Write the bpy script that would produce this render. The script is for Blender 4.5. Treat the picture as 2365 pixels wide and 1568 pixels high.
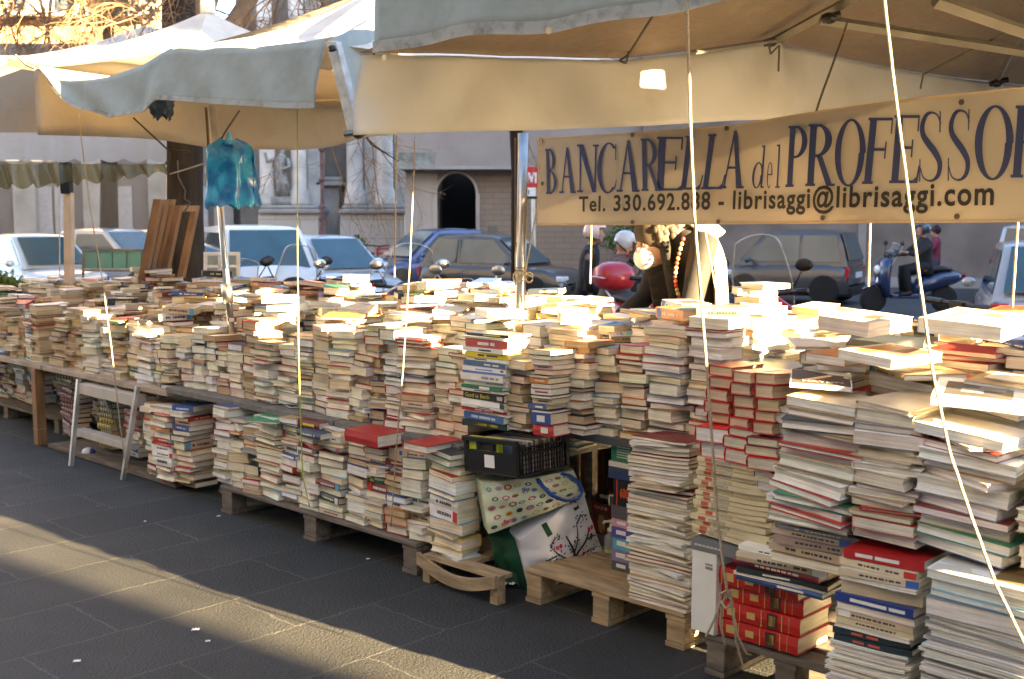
import bpy, bmesh, math, random
from mathutils import Vector, Matrix, noise
from mathutils.bvhtree import BVHTree
for o in list(bpy.data.objects): bpy.data.objects.remove(o)
R = math.radians
RND = random.Random(7)
SC = bpy.context.scene
COL = SC.collection
# ------------------------------------------------------------------ camera, sky, sun, exposure
F = 2650.0; CX = 1182.5; CY = 784.0; TH = math.atan((784-505)/F); CH = 1.65
cam = bpy.data.cameras.new('camera'); co = bpy.data.objects.new('camera', cam); COL.objects.link(co)
cam.sensor_width = 36; cam.lens = 36*F/2365; cam.clip_end = 1000; cam.clip_start = .05
co.location = (0, 0, CH); co.rotation_euler = (math.pi/2-TH, 0, 0)
cam.dof.use_dof = True; cam.dof.focus_distance = 4.9; cam.dof.aperture_fstop = 4.5
SC.camera = co
AZ = R(-44.3)                      # stall frame: a runs right along the stall, t runs away from the camera
CA, SA = math.cos(AZ), math.sin(AZ)
def W(a, t, z=0): return Vector((CA*a - SA*t, SA*a + CA*t, z))
SUNV = W(5.1, .61, 0); SUNV.z = 1.0; SUNV.normalize()
w = bpy.data.worlds.new('World'); SC.world = w; w.use_nodes = True
nt = w.node_tree; bgn = nt.nodes['Background']; sk = nt.nodes.new('ShaderNodeTexSky'); sk.sky_type = 'NISHITA'; sk.sun_disc = False
sk.sun_elevation = math.asin(SUNV.z); sk.sun_rotation = math.atan2(SUNV.x, SUNV.y); sk.air_density = .7; sk.dust_density = .7; sk.ozone_density = .8
nt.links.new(sk.outputs[0], bgn.inputs[0]); bgn.inputs[1].default_value = 0.05
sun = bpy.data.lights.new('sun', 'SUN'); so = bpy.data.objects.new('sun', sun); COL.objects.link(so)
sun.energy = 5.0; sun.angle = R(.4); sun.color = (1, .72, .38)
so.rotation_euler = SUNV.to_track_quat('Z', 'Y').to_euler()
SC.view_settings.view_transform = 'Standard'; SC.view_settings.look = 'None'; SC.view_settings.exposure = 4.5; SC.view_settings.gamma = 1
SC.render.engine = 'CYCLES'
# ------------------------------------------------------------------ measuring helpers (photo position -> point at a real depth)
def ray(x, y):
    u = (x-CX)/F; v = (y-CY)/F
    return Vector((u, math.cos(TH)-v*math.sin(TH), -math.sin(TH)-v*math.cos(TH)))
def P(x, y, Z):
    r = ray(x, y); r = r*(Z/r.y); r.z += CH; return r
def AT(p): return (CA*p.x + SA*p.y, -SA*p.x + CA*p.y)      # world -> (a, t)
def PT(x, y, t):
    r = ray(x, y); k = -SA*r.x + CA*r.y; r = r*(t/k); r.z += CH; return r
def PA(x, y, a):
    r = ray(x, y); k = CA*r.x + SA*r.y; r = r*(a/k); r.z += CH; return r
def PG(x, y, z=0):
    r = ray(x, y); r = r*((z-CH)/r.z); r.z += CH; return r
def a_of(x, t): return AT(PT(x, 700, t))[0]
# ------------------------------------------------------------------ object helpers
MW = {}
def tag(o, label=None, cat=None, group=None, kind=None):
    if label: o['label'] = label
    if cat: o['category'] = cat
    if group: o['group'] = group
    if kind: o['kind'] = kind
    return o
def thing(name, label, cat, loc=(0,0,0), rz=0, group=None):
    o = bpy.data.objects.new(name, None); COL.objects.link(o); o.empty_display_size = .1
    o.location = loc; o.rotation_euler = (0, 0, rz)
    MW[o.name] = Matrix.Translation(Vector(loc)) @ Matrix.Rotation(rz, 4, 'Z')
    return tag(o, label, cat, group)
class MB:
    def __init__(s): s.v = []; s.f = []; s.c = []
    def add(s, vs, fs, col=None):
        n = len(s.v); s.v += [Vector(p) for p in vs]; s.f += [tuple(i+n for i in f) for f in fs]
        s.c += [col]*len(fs); return s
    def box(s, c, d, M=None, col=None):
        x, y, z = d[0]/2, d[1]/2, d[2]/2; c = Vector(c)
        vs = [Vector(p) for p in ((-x,-y,-z),(x,-y,-z),(x,y,-z),(-x,y,-z),(-x,-y,z),(x,-y,z),(x,y,z),(-x,y,z))]
        if M is not None: vs = [M @ p for p in vs]
        return s.add([p+c for p in vs], [(0,3,2,1),(4,5,6,7),(0,1,5,4),(1,2,6,5),(2,3,7,6),(3,0,4,7)], col)
    def hexa(s, p8, col=None):
        return s.add(p8, [(0,3,2,1),(4,5,6,7),(0,1,5,4),(1,2,6,5),(2,3,7,6),(3,0,4,7)], col)
    def tube(s, pts, r, n=8, col=None, cap=True):
        pts = [Vector(p) for p in pts]; rs = r if isinstance(r, (list, tuple)) else [r]*len(pts)
        vs = []; fs = []; up = Vector((0,0,1))
        for i, p in enumerate(pts):
            d = (pts[min(i+1, len(pts)-1)] - pts[max(i-1, 0)])
            if d.length < 1e-9: d = Vector((0,0,1))
            d.normalize()
            a = d.cross(up if abs(d.z) < .95 else Vector((1,0,0))); a.normalize(); b = a.cross(d)
            for k in range(n):
                th = 2*math.pi*k/n; vs.append(p + (a*math.cos(th) + b*math.sin(th))*rs[i])
        for i in range(len(pts)-1):
            for k in range(n): fs.append((i*n+k, i*n+(k+1)%n, (i+1)*n+(k+1)%n, (i+1)*n+k))
        if cap: fs.append(tuple(range(n))[::-1]); fs.append(tuple((len(pts)-1)*n+k for k in range(n)))
        return s.add(vs, fs, col)
    def loft(s, secs, n=14, col=None, pw=2.0, axis='x'):
        # secs: (centre, ry, rz) rings across the axis
        vs = []; fs = []
        for c, ra, rb in secs:
            for k in range(n):
                th = 2*math.pi*k/n; ct, st = math.cos(th), math.sin(th)
                q = 2/pw; aa = math.copysign(abs(ct)**q, ct)*ra; bb = math.copysign(abs(st)**q, st)*rb
                vs.append(Vector(c) + (Vector((0, aa, bb)) if axis == 'x' else Vector((bb, aa, 0)) if axis == 'z' else Vector((aa, 0, bb))))
        for i in range(len(secs)-1):
            for k in range(n): fs.append((i*n+k, i*n+(k+1)%n, (i+1)*n+(k+1)%n, (i+1)*n+k))
        fs.append(tuple(range(n))[::-1]); fs.append(tuple((len(secs)-1)*n+k for k in range(n)))
        return s.add(vs, fs, col)
    def lathe(s, prof, c=(0,0,0), n=16, M=None, col=None):
        vs = []; fs = []; c = Vector(c)
        for r, z in prof:
            for k in range(n):
                p = Vector((r*math.cos(2*math.pi*k/n), r*math.sin(2*math.pi*k/n), z))
                vs.append((M @ p if M is not None else p) + c)
        for i in range(len(prof)-1):
            for k in range(n): fs.append((i*n+k, i*n+(k+1)%n, (i+1)*n+(k+1)%n, (i+1)*n+k))
        if prof[0][0] > 1e-4: fs.append(tuple(range(n))[::-1])
        if prof[-1][0] > 1e-4: fs.append(tuple((len(prof)-1)*n+k for k in range(n)))
        return s.add(vs, fs, col)
    def sphere(s, c, r, n=12, m=8, sc=(1,1,1), M=None, col=None):
        vs = []; fs = []; c = Vector(c)
        for i in range(m+1):
            ph = math.pi*i/m
            for k in range(n):
                p = Vector((r*sc[0]*math.sin(ph)*math.cos(2*math.pi*k/n), r*sc[1]*math.sin(ph)*math.sin(2*math.pi*k/n), r*sc[2]*math.cos(ph)))
                vs.append((M @ p if M is not None else p) + c)
        for i in range(m):
            for k in range(n): fs.append((i*n+k, (i+1)*n+k, (i+1)*n+(k+1)%n, i*n+(k+1)%n))
        return s.add(vs, fs, col)
    def grid(s, fn, nu, nv, col=None, thick=0, closed=False):
        vs = [Vector(fn(i/nu, j/nv)) for j in range(nv+1) for i in range(nu+1)]
        fs = [(j*(nu+1)+i, j*(nu+1)+i+1, (j+1)*(nu+1)+i+1, (j+1)*(nu+1)+i) for j in range(nv) for i in range(nu)]
        return s.add(vs, fs, col)
    def prism(s, poly, off, col=None):
        # planar polygon (list of points) extruded by the vector off
        n = len(poly); off = Vector(off); vs = [Vector(p) for p in poly] + [Vector(p)+off for p in poly]
        fs = [tuple(range(n)), tuple(range(n, 2*n))[::-1]] + [(i, i+n, (i+1)%n+n, (i+1)%n) for i in range(n)]
        return s.add(vs, fs, col)
    def build(s, name, mat, parent=None, smooth=False, local=False, label=None, cat=None, group=None, kind=None, mods=None, fix=False):
        me = bpy.data.meshes.new(name); o = bpy.data.objects.new(name, me); COL.objects.link(o)
        vs = s.v
        if parent is not None:
            Mr = MW[parent.name]
            if not local: Mi = Mr.inverted(); vs = [Mi @ p for p in vs]
            MW[o.name] = Mr; o.parent = parent
        else:
            n = len(vs); org = Vector((sum(p.x for p in vs)/n, sum(p.y for p in vs)/n, min(p.z for p in vs)))
            vs = [p-org for p in vs]; o.location = org; MW[o.name] = Matrix.Translation(org)
        me.from_pydata(vs, [], s.f)
        mats = mat if isinstance(mat, (list, tuple)) else [mat]
        for m in mats: me.materials.append(m)
        if any(c is not None for c in s.c):
            at = me.color_attributes.new('col', 'FLOAT_COLOR', 'CORNER'); buf = []
            for f, c in zip(s.f, s.c):
                c = c or (.5,.5,.5); buf += [c[0], c[1], c[2], 1]*len(f)
            at.data.foreach_set('color', buf)
        if fix:
            b = bmesh.new(); b.from_mesh(me); bmesh.ops.recalc_face_normals(b, faces=b.faces); b.to_mesh(me); b.free()
        if smooth:
            for p in me.polygons: p.use_smooth = True
        for md in (mods or []):
            if md[0] == 'bevel':
                m = o.modifiers.new('bevel', 'BEVEL'); m.width = md[1]; m.segments = 2; m.limit_method = 'ANGLE'; m.angle_limit = R(35)
            elif md[0] == 'sub':
                m = o.modifiers.new('sub', 'SUBSURF'); m.levels = md[1]; m.render_levels = md[1]
            elif md[0] == 'solid':
                m = o.modifiers.new('solid', 'SOLIDIFY'); m.thickness = md[1]; m.offset = 0
        me.update()
        return tag(o, label, cat, group, kind)
# ------------------------------------------------------------------ materials
MATS = {}
def mat(name, col=(.5,.5,.5), rough=.6, metal=0, var=.15, vs=8.0, bump=0, bs=60, coat=0, trans=0, alpha=1, attr=False, stretch=None, col2=None, ior=1.45, emit=0, det=4):
    if name in MATS: return MATS[name]
    m = bpy.data.materials.new(name); m.use_nodes = True; N = m.node_tree.nodes; L = m.node_tree.links
    b = N['Principled BSDF']; b.inputs['Roughness'].default_value = rough; b.inputs['Metallic'].default_value = metal
    b.inputs['Coat Weight'].default_value = coat; b.inputs['Transmission Weight'].default_value = trans; b.inputs['IOR'].default_value = ior
    b.inputs['Alpha'].default_value = alpha
    tc = N.new('ShaderNodeTexCoord'); mp = N.new('ShaderNodeMapping'); L.new(tc.outputs['Object'], mp.inputs[0])
    if stretch: mp.inputs['Scale'].default_value = stretch
    ns = N.new('ShaderNodeTexNoise'); ns.inputs['Scale'].default_value = vs; ns.inputs['Detail'].default_value = det; L.new(mp.outputs[0], ns.inputs[0])
    if attr:
        at = N.new('ShaderNodeAttribute'); at.attribute_name = 'col'; src = at.outputs['Color']
    else:
        rg = N.new('ShaderNodeRGB'); rg.outputs[0].default_value = (*col, 1); src = rg.outputs[0]
    if col2:
        rp = N.new('ShaderNodeMapRange'); rp.inputs[1].default_value = .42; rp.inputs[2].default_value = .62; L.new(ns.outputs[0], rp.inputs[0])
        mx = N.new('ShaderNodeMix'); mx.data_type = 'RGBA'; L.new(rp.outputs[0], mx.inputs[0]); L.new(src, mx.inputs[6]); mx.inputs[7].default_value = (*col2, 1); src = mx.outputs[2]
    else:
        mr = N.new('ShaderNodeMapRange'); mr.inputs[1].default_value = .3; mr.inputs[2].default_value = .7; mr.inputs[3].default_value = 1-var; mr.inputs[4].default_value = 1+var*.5
        L.new(ns.outputs[0], mr.inputs[0]); vm = N.new('ShaderNodeVectorMath'); vm.operation = 'SCALE'; L.new(src, vm.inputs[0]); L.new(mr.outputs[0], vm.inputs['Scale']); src = vm.outputs[0]
    L.new(src, b.inputs['Base Color'])
    if emit: L.new(src, b.inputs['Emission Color']); b.inputs['Emission Strength'].default_value = emit
    if bump:
        n2 = N.new('ShaderNodeTexNoise'); n2.inputs['Scale'].default_value = bs; n2.inputs['Detail'].default_value = 5; L.new(mp.outputs[0], n2.inputs[0])
        bu = N.new('ShaderNodeBump'); bu.inputs['Strength'].default_value = bump; bu.inputs['Distance'].default_value = .01; L.new(n2.outputs[0], bu.inputs['Height']); L.new(bu.outputs[0], b.inputs['Normal'])
    MATS[name] = m; return m
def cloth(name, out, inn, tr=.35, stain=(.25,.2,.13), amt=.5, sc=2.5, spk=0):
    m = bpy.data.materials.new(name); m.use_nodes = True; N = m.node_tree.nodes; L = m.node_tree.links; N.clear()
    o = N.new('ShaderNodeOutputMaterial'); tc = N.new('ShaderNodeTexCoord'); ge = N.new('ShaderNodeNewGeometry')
    mx = N.new('ShaderNodeMix'); mx.data_type = 'RGBA'; L.new(ge.outputs['Backfacing'], mx.inputs[0]); mx.inputs[6].default_value = (*out, 1); mx.inputs[7].default_value = (*inn, 1)  # two-sided cloth; cool sky tint outside and warm inner light painted into it
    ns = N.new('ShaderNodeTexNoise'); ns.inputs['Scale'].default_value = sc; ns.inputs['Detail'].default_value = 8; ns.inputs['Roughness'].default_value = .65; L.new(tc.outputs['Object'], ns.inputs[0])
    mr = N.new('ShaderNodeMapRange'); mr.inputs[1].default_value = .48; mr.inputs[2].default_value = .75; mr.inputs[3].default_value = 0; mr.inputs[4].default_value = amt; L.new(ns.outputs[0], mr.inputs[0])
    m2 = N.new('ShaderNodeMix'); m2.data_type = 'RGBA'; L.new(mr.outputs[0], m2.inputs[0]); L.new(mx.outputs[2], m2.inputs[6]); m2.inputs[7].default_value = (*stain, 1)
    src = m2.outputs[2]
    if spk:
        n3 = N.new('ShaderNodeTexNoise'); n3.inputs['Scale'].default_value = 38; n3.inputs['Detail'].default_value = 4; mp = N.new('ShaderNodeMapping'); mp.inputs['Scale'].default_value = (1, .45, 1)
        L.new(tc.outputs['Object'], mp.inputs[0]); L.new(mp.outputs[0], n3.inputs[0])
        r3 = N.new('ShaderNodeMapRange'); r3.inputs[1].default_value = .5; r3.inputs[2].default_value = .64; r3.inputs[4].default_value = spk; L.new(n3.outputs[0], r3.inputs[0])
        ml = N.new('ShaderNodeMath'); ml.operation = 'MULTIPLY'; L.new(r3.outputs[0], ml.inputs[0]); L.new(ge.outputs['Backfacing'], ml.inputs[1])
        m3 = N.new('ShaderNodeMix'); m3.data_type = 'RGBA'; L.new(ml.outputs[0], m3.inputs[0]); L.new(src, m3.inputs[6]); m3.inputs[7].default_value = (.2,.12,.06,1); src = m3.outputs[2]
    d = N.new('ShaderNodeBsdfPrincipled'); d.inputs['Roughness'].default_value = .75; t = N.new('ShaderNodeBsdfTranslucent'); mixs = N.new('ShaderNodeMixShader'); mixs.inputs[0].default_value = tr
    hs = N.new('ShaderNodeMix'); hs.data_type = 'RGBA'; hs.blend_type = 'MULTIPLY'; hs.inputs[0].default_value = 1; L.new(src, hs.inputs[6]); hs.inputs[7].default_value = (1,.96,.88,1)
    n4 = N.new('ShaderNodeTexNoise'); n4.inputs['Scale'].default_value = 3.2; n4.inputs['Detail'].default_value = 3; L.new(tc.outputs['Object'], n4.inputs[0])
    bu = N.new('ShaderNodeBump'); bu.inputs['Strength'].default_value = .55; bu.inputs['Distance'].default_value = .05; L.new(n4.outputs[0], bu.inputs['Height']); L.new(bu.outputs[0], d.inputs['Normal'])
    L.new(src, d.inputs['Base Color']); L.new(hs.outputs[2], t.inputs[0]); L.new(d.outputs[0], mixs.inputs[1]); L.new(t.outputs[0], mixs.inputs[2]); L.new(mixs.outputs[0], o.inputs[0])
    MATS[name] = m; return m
def glass(name, col, rough=.05, fac=.5, tint=(1,1,1)):
    # thin sheet: part glossy tinted plastic, part clear
    if name in MATS: return MATS[name]
    m = bpy.data.materials.new(name); m.use_nodes = True; N = m.node_tree.nodes; L = m.node_tree.links
    b = N['Principled BSDF']; b.inputs['Base Color'].default_value = (*col, 1); b.inputs['Roughness'].default_value = rough
    o = N['Material Output']; t = N.new('ShaderNodeBsdfTransparent'); t.inputs[0].default_value = (*tint, 1); mi = N.new('ShaderNodeMixShader')
    lw = N.new('ShaderNodeLayerWeight'); lw.inputs[0].default_value = .3; mr = N.new('ShaderNodeMapRange'); mr.inputs[3].default_value = fac; mr.inputs[4].default_value = min(1, fac+.45); L.new(lw.outputs['Facing'], mr.inputs[0])
    L.new(mr.outputs[0], mi.inputs[0]); L.new(t.outputs[0], mi.inputs[1]); L.new(b.outputs[0], mi.inputs[2]); L.new(mi.outputs[0], o.inputs[0])
    MATS[name] = m; return m
def pages_mat():
    m = bpy.data.materials.new('paper_edges'); m.use_nodes = True; N = m.node_tree.nodes; L = m.node_tree.links
    b = N['Principled BSDF']; b.inputs['Roughness'].default_value = .8; b.inputs['Specular IOR Level'].default_value = .2
    at = N.new('ShaderNodeAttribute'); at.attribute_name = 'col'; tc = N.new('ShaderNodeTexCoord')
    def nz(sx, sy, sz, d):
        mp = N.new('ShaderNodeMapping'); mp.inputs['Scale'].default_value = (sx, sy, sz); L.new(tc.outputs['Object'], mp.inputs[0])
        n = N.new('ShaderNodeTexNoise'); n.inputs['Scale'].default_value = 1; n.inputs['Detail'].default_value = d; L.new(mp.outputs[0], n.inputs[0]); return n
    n1 = nz(5, 5, 520, 3); n2 = nz(9, 9, 14, 4)
    r1 = N.new('ShaderNodeMapRange'); r1.inputs[1].default_value = .34; r1.inputs[2].default_value = .6; r1.inputs[3].default_value = .72; r1.inputs[4].default_value = 1.05; L.new(n1.outputs[0], r1.inputs[0])
    r2 = N.new('ShaderNodeMapRange'); r2.inputs[1].default_value = .3; r2.inputs[2].default_value = .7; r2.inputs[3].default_value = .82; r2.inputs[4].default_value = 1.08; L.new(n2.outputs[0], r2.inputs[0])
    mu = N.new('ShaderNodeMath'); mu.operation = 'MULTIPLY'; L.new(r1.outputs[0], mu.inputs[0]); L.new(r2.outputs[0], mu.inputs[1])
    vm = N.new('ShaderNodeVectorMath'); vm.operation = 'SCALE'; L.new(at.outputs['Color'], vm.inputs[0]); L.new(mu.outputs[0], vm.inputs['Scale']); L.new(vm.outputs[0], b.inputs['Base Color'])
    bu = N.new('ShaderNodeBump'); bu.inputs['Strength'].default_value = .35; bu.inputs['Distance'].default_value = .002; L.new(n1.outputs[0], bu.inputs['Height']); L.new(bu.outputs[0], b.inputs['Normal'])
    return m
M_PAGE = pages_mat()
M_COV = mat('book_cover', rough=.42, attr=True, var=.14, vs=14, bump=.08, bs=30)
M_PAINT = mat('printed_colour', rough=.55, attr=True, var=.08, vs=20)
M_ROPE = mat('rope_fibre', (.42,.35,.24), .9, var=.3, vs=150, bump=.4, bs=300)
M_DROPE = mat('dark_string', (.1,.09,.07), .9, var=.3, vs=150)
M_WOOD = mat('pallet_wood', (.4,.29,.16), .85, var=.4, vs=6, bump=.3, bs=40, stretch=(1,6,6))
M_GWOOD = mat('weathered_wood', (.17,.14,.11), .9, var=.45, vs=6, bump=.3, bs=40, stretch=(1,6,6))
M_OWOOD = mat('varnished_wood', (.27,.14,.06), .5, var=.35, vs=5, stretch=(1,8,1))
M_CHROME = mat('galvanised_steel', (.62,.6,.56), .28, 1, var=.15, vs=12)
M_ALU = mat('aluminium', (.6,.61,.62), .38, .85, var=.15, vs=14)
M_BLK = mat('black_plastic', (.012,.012,.013), .42, var=.2)
M_RUB = mat('rubber', (.012,.012,.012), .8, var=.2)
M_GREYT = mat('table_edge_grey', (.17,.16,.14), .75, var=.3, vs=20, bump=.15)
# ------------------------------------------------------------------ the setting
def ground_mat():
    m = bpy.data.materials.new('basalt_slabs'); m.use_nodes = True; N = m.node_tree.nodes; L = m.node_tree.links
    b = N['Principled BSDF']; tc = N.new('ShaderNodeTexCoord'); mp = N.new('ShaderNodeMapping'); L.new(tc.outputs['Object'], mp.inputs[0])
    mp.inputs['Rotation'].default_value = (0, 0, R(90)-AZ)
    nd = N.new('ShaderNodeTexNoise'); nd.inputs['Scale'].default_value = 14; nd.inputs['Detail'].default_value = 5; L.new(tc.outputs['Object'], nd.inputs[0])
    va = N.new('ShaderNodeVectorMath'); va.operation = 'MULTIPLY_ADD'; L.new(nd.outputs['Color'], va.inputs[0]); va.inputs[1].default_value = (.05,.05,0); L.new(mp.outputs[0], va.inputs[2])
    br = N.new('ShaderNodeTexBrick'); L.new(va.outputs[0], br.inputs[0]); br.inputs['Scale'].default_value = 1; br.inputs['Brick Width'].default_value = .92; br.inputs['Row Height'].default_value = .47
    br.inputs['Mortar Size'].default_value = .010; br.inputs['Mortar Smooth'].default_value = .9; br.inputs['Color1'].default_value = (.0155,.017,.0165,1); br.inputs['Color2'].default_value = (.0245,.0255,.0235,1); br.inputs['Mortar'].default_value = (.06,.06,.055,1); br.offset = .42
    n1 = N.new('ShaderNodeTexNoise'); n1.inputs['Scale'].default_value = 2.3; n1.inputs['Detail'].default_value = 9; L.new(tc.outputs['Object'], n1.inputs[0])
    r1 = N.new('ShaderNodeMapRange'); r1.inputs[1].default_value = .3; r1.inputs[2].default_value = .7; r1.inputs[3].default_value = .65; r1.inputs[4].default_value = 1.4; L.new(n1.outputs[0], r1.inputs[0])
    vm = N.new('ShaderNodeVectorMath'); vm.operation = 'SCALE'; L.new(br.outputs[0], vm.inputs[0]); L.new(r1.outputs[0], vm.inputs['Scale'])
    # fine light grit
    n3 = N.new('ShaderNodeTexNoise'); n3.inputs['Scale'].default_value = 160; n3.inputs['Detail'].default_value = 2; L.new(tc.outputs['Object'], n3.inputs[0])
    r3 = N.new('ShaderNodeMapRange'); r3.inputs[1].default_value = .4; r3.inputs[2].default_value = .75; r3.inputs[3].default_value = .75; r3.inputs[4].default_value = 1.5; L.new(n3.outputs[0], r3.inputs[0])
    v2 = N.new('ShaderNodeVectorMath'); v2.operation = 'SCALE'; L.new(vm.outputs[0], v2.inputs[0]); L.new(r3.outputs[0], v2.inputs['Scale']); L.new(v2.outputs[0], b.inputs['Base Color'])
    b.inputs['Roughness'].default_value = .72
    n2 = N.new('ShaderNodeTexNoise'); n2.inputs['Scale'].default_value = 75; n2.inputs['Detail'].default_value = 6; n2.inputs['Roughness'].default_value = .65; L.new(tc.outputs['Object'], n2.inputs[0])
    vo = N.new('ShaderNodeTexVoronoi'); vo.inputs['Scale'].default_value = 95; L.new(tc.outputs['Object'], vo.inputs[0])
    ad = N.new('ShaderNodeMath'); ad.operation = 'MULTIPLY_ADD'; L.new(vo.outputs[0], ad.inputs[0]); ad.inputs[1].default_value = .35; L.new(n2.outputs[0], ad.inputs[2])
    sb = N.new('ShaderNodeMath'); sb.operation = 'MULTIPLY_ADD'; L.new(br.outputs['Fac'], sb.inputs[0]); sb.inputs[1].default_value = -.25; L.new(ad.outputs[0], sb.inputs[2])
    bu = N.new('ShaderNodeBump'); bu.inputs['Strength'].default_value = .75; bu.inputs['Distance'].default_value = .019; L.new(sb.outputs[0], bu.inputs['Height']); L.new(bu.outputs[0], b.inputs['Normal'])
    return m
M_GROUND = ground_mat()
M_ROAD = mat('road_asphalt', (.075,.075,.078), .85, var=.25, vs=3, bump=.3, bs=120)
M_KERB = mat('kerb_stone', (.28,.27,.25), .8, var=.2)
def slab(name, a0, a1, t0, t1, z0, z1, m):
    b = MB(); b.hexa([W(a0,t0,z0), W(a1,t0,z0), W(a1,t1,z0), W(a0,t1,z0), W(a0,t0,z1), W(a1,t0,z1), W(a1,t1,z1), W(a0,t1,z1)])
    return b.build(name, m, kind='structure')
g = MB(); g.add([(-400,-400,-.16),(400,-400,-.16),(400,400,-.16),(-400,400,-.16)], [(0,1,2,3)]); g.build('ground', M_ROAD, kind='structure')
pv = MB(); pv.hexa([W(-40,-30,-.15), W(40,-30,-.15), W(40,7.6,-.15), W(-40,7.6,-.15), W(-40,-30,0), W(40,-30,0), W(40,7.6,0), W(-40,7.6,0)])
o = pv.build('pavement', M_GROUND, kind='structure')
slab('kerb', -40, 40, 7.604, 7.76, -.15, -.004, M_KERB)
M_STONE = mat('travertine', (.62,.6,.56), .8, var=.3, vs=1.6, bump=.3, bs=9, det=8)
M_STONE2 = mat('grey_stone', (.36,.35,.33), .85, var=.3, vs=1.2, bump=.3, bs=9, det=8)
M_WALL = mat('wall_plaster', (.42,.38,.34), .9, var=.3, vs=.7, bump=.2, bs=12, det=8)
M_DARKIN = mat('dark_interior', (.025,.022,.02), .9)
def brick_mat(name, c1, c2, mo, sc=1, bw=.5, rh=.16):
    m = bpy.data.materials.new(name); m.use_nodes = True; N = m.node_tree.nodes; L = m.node_tree.links
    b = N['Principled BSDF']; b.inputs['Roughness'].default_value = .85; tc = N.new('ShaderNodeTexCoord'); mp = N.new('ShaderNodeMapping'); mp.inputs['Rotation'].default_value = (R(90), 0, 0)
    br = N.new('ShaderNodeTexBrick'); L.new(tc.outputs['Object'], mp.inputs[0]); L.new(mp.outputs[0], br.inputs[0]); br.inputs['Scale'].default_value = sc; br.inputs['Brick Width'].default_value = bw; br.inputs['Row Height'].default_value = rh
    br.inputs['Color1'].default_value = (*c1,1); br.inputs['Color2'].default_value = (*c2,1); br.inputs['Mortar'].default_value = (*mo,1); br.inputs['Mortar Size'].default_value = .012
    L.new(br.outputs[0], b.inputs['Base Color']); return m
M_BRICK = brick_mat('tuff_brick', (.27,.21,.155), (.24,.19,.14), (.19,.15,.12))
M_BLOCK = brick_mat('stone_blocks', (.6,.58,.54), (.5,.48,.45), (.3,.29,.27), 1, 1.6, .62)
# -- church facade (about 38 m away)
ZC = 38
def rect(b, x0, x1, y0, y1, Z, dep, col=None):
    p = [P(x0,y1,Z), P(x1,y1,Z), P(x1,y0,Z), P(x0,y0,Z)]; return b.prism(p, (0, dep, 0), col)
def box_px(b, x0, x1, y0, y1, Z, dep):        # upright box, front face at depth Z
    A = P(x0, y1, Z); B = P(x1, y0, Z); return b.box(((A.x+B.x)/2, Z+dep/2, (A.z+B.z)/2), (abs(B.x-A.x), dep, abs(B.z-A.z)))
ch = thing('church', 'pale travertine church front with paired columns and a statue in a niche', 'church', P(760, 680, ZC))
b = MB(); box_px(b, 560, 935, -60, 700, ZC+1.6, 6); b.build('wall', mat('church_recess_shade', (.2,.19,.175), .9, var=.35, vs=1.2), ch)  # wall behind the columns painted darker to carry the recess shade
b = MB(); box_px(b, 601, 735, 494, 705, ZC-.6, 2.1); b.build('pedestal', M_BLOCK, ch)
b = MB(); box_px(b, 788, 934, 494, 705, ZC-.6, 2.1); b.build('pedestal', M_BLOCK, ch)
for x0, x1 in ((596,739), (783,939)):
    b = MB(); box_px(b, x0, x1, 482, 493.5, ZC-.8, 2.3); box_px(b, x0+5, x1-5, 474, 481.5, ZC-.7, 2.2); b.build('cornice', M_STONE2, ch, mods=[('bevel', .05)])
def column(x, wpx, y0, y1, Z):
    r = wpx/2/F*Z; B = P(x, y1, Z); T = P(x, y0, Z)
    b = MB(); H = T.z-B.z
    b.lathe([(r*1.4,0),(r*1.4,.12),(r*1.32,.16),(r*1.38,.26),(r*1.15,.36),(r*1.22,.44),(r*1.02,.54),(r,.7),(r*.97,H*.5),(r*.9,H)], B, 22)
    b.build('column', M_STONE, ch, smooth=True)
for x in (620, 692): column(x, 36, -60, 474, ZC)
for x in (821, 890): column(x, 38, -60, 474, ZC)
b = MB(); box_px(b, 712, 733, -60, 474, ZC+.7, 1); box_px(b, 843, 868, -60, 474, ZC+.7, 1); box_px(b, 912, 934, -60, 474, ZC+.6, 1); b.build('pilaster', M_STONE, ch)
b = MB(); box_px(b, 733, 783, 430, 470+230, ZC+1, .8); box_px(b, 728, 790, 418, 429, ZC+.7, 1.2); box_px(b, 731, 788, 408, 417, ZC+.8, 1.1); b.build('side_portal', M_STONE2, ch, mods=[('bevel', .04)])
# statue: draped saint
st = MB(); ba = P(652, 474, ZC-.1)
for k, (dz, dx, rx, ry) in enumerate([(0,0,.28,.22),(.12,0,.25,.2)]): pass
st.box(ba+Vector((0,0,.14)), (.62,.5,.28))
st.loft([(ba+Vector((.02,0,.28)),.17,.2),(ba+Vector((.06,0,.6)),.19,.2),(ba+Vector((-.02,0,1.0)),.2,.19),(ba+Vector((-.04,0,1.35)),.24,.2),(ba+Vector((0,0,1.6)),.2,.16),(ba+Vector((.03,0,1.68)),.07,.07),(ba+Vector((.05,0,1.74)),.09,.1),(ba+Vector((.05,0,1.86)),.1,.1),(ba+Vector((.05,0,1.95)),.04,.04)], axis='z', n=12)
st.tube([ba+Vector((.2,-.05,1.5)), ba+Vector((.32,-.2,1.25)), ba+Vector((.1,-.28,1.15))], [.08,.07,.05]); st.tube([ba+Vector((-.2,-.05,1.5)), ba+Vector((-.42,-.15,1.42)), ba+Vector((-.5,-.2,1.7))], [.08,.07,.05])
for q in range(7): st.tube([ba+Vector((-.18+.06*q,-.2,1.2-.05*q)), ba+Vector((-.1+.05*q,-.22,.7)), ba+Vector((-.12+.05*q,-.22,.3))], [.02,.04,.03], n=6)
st.build('statue', mat('statue_marble', (.32,.32,.3), .8, var=.5, vs=7), ch, smooth=True)
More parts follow.
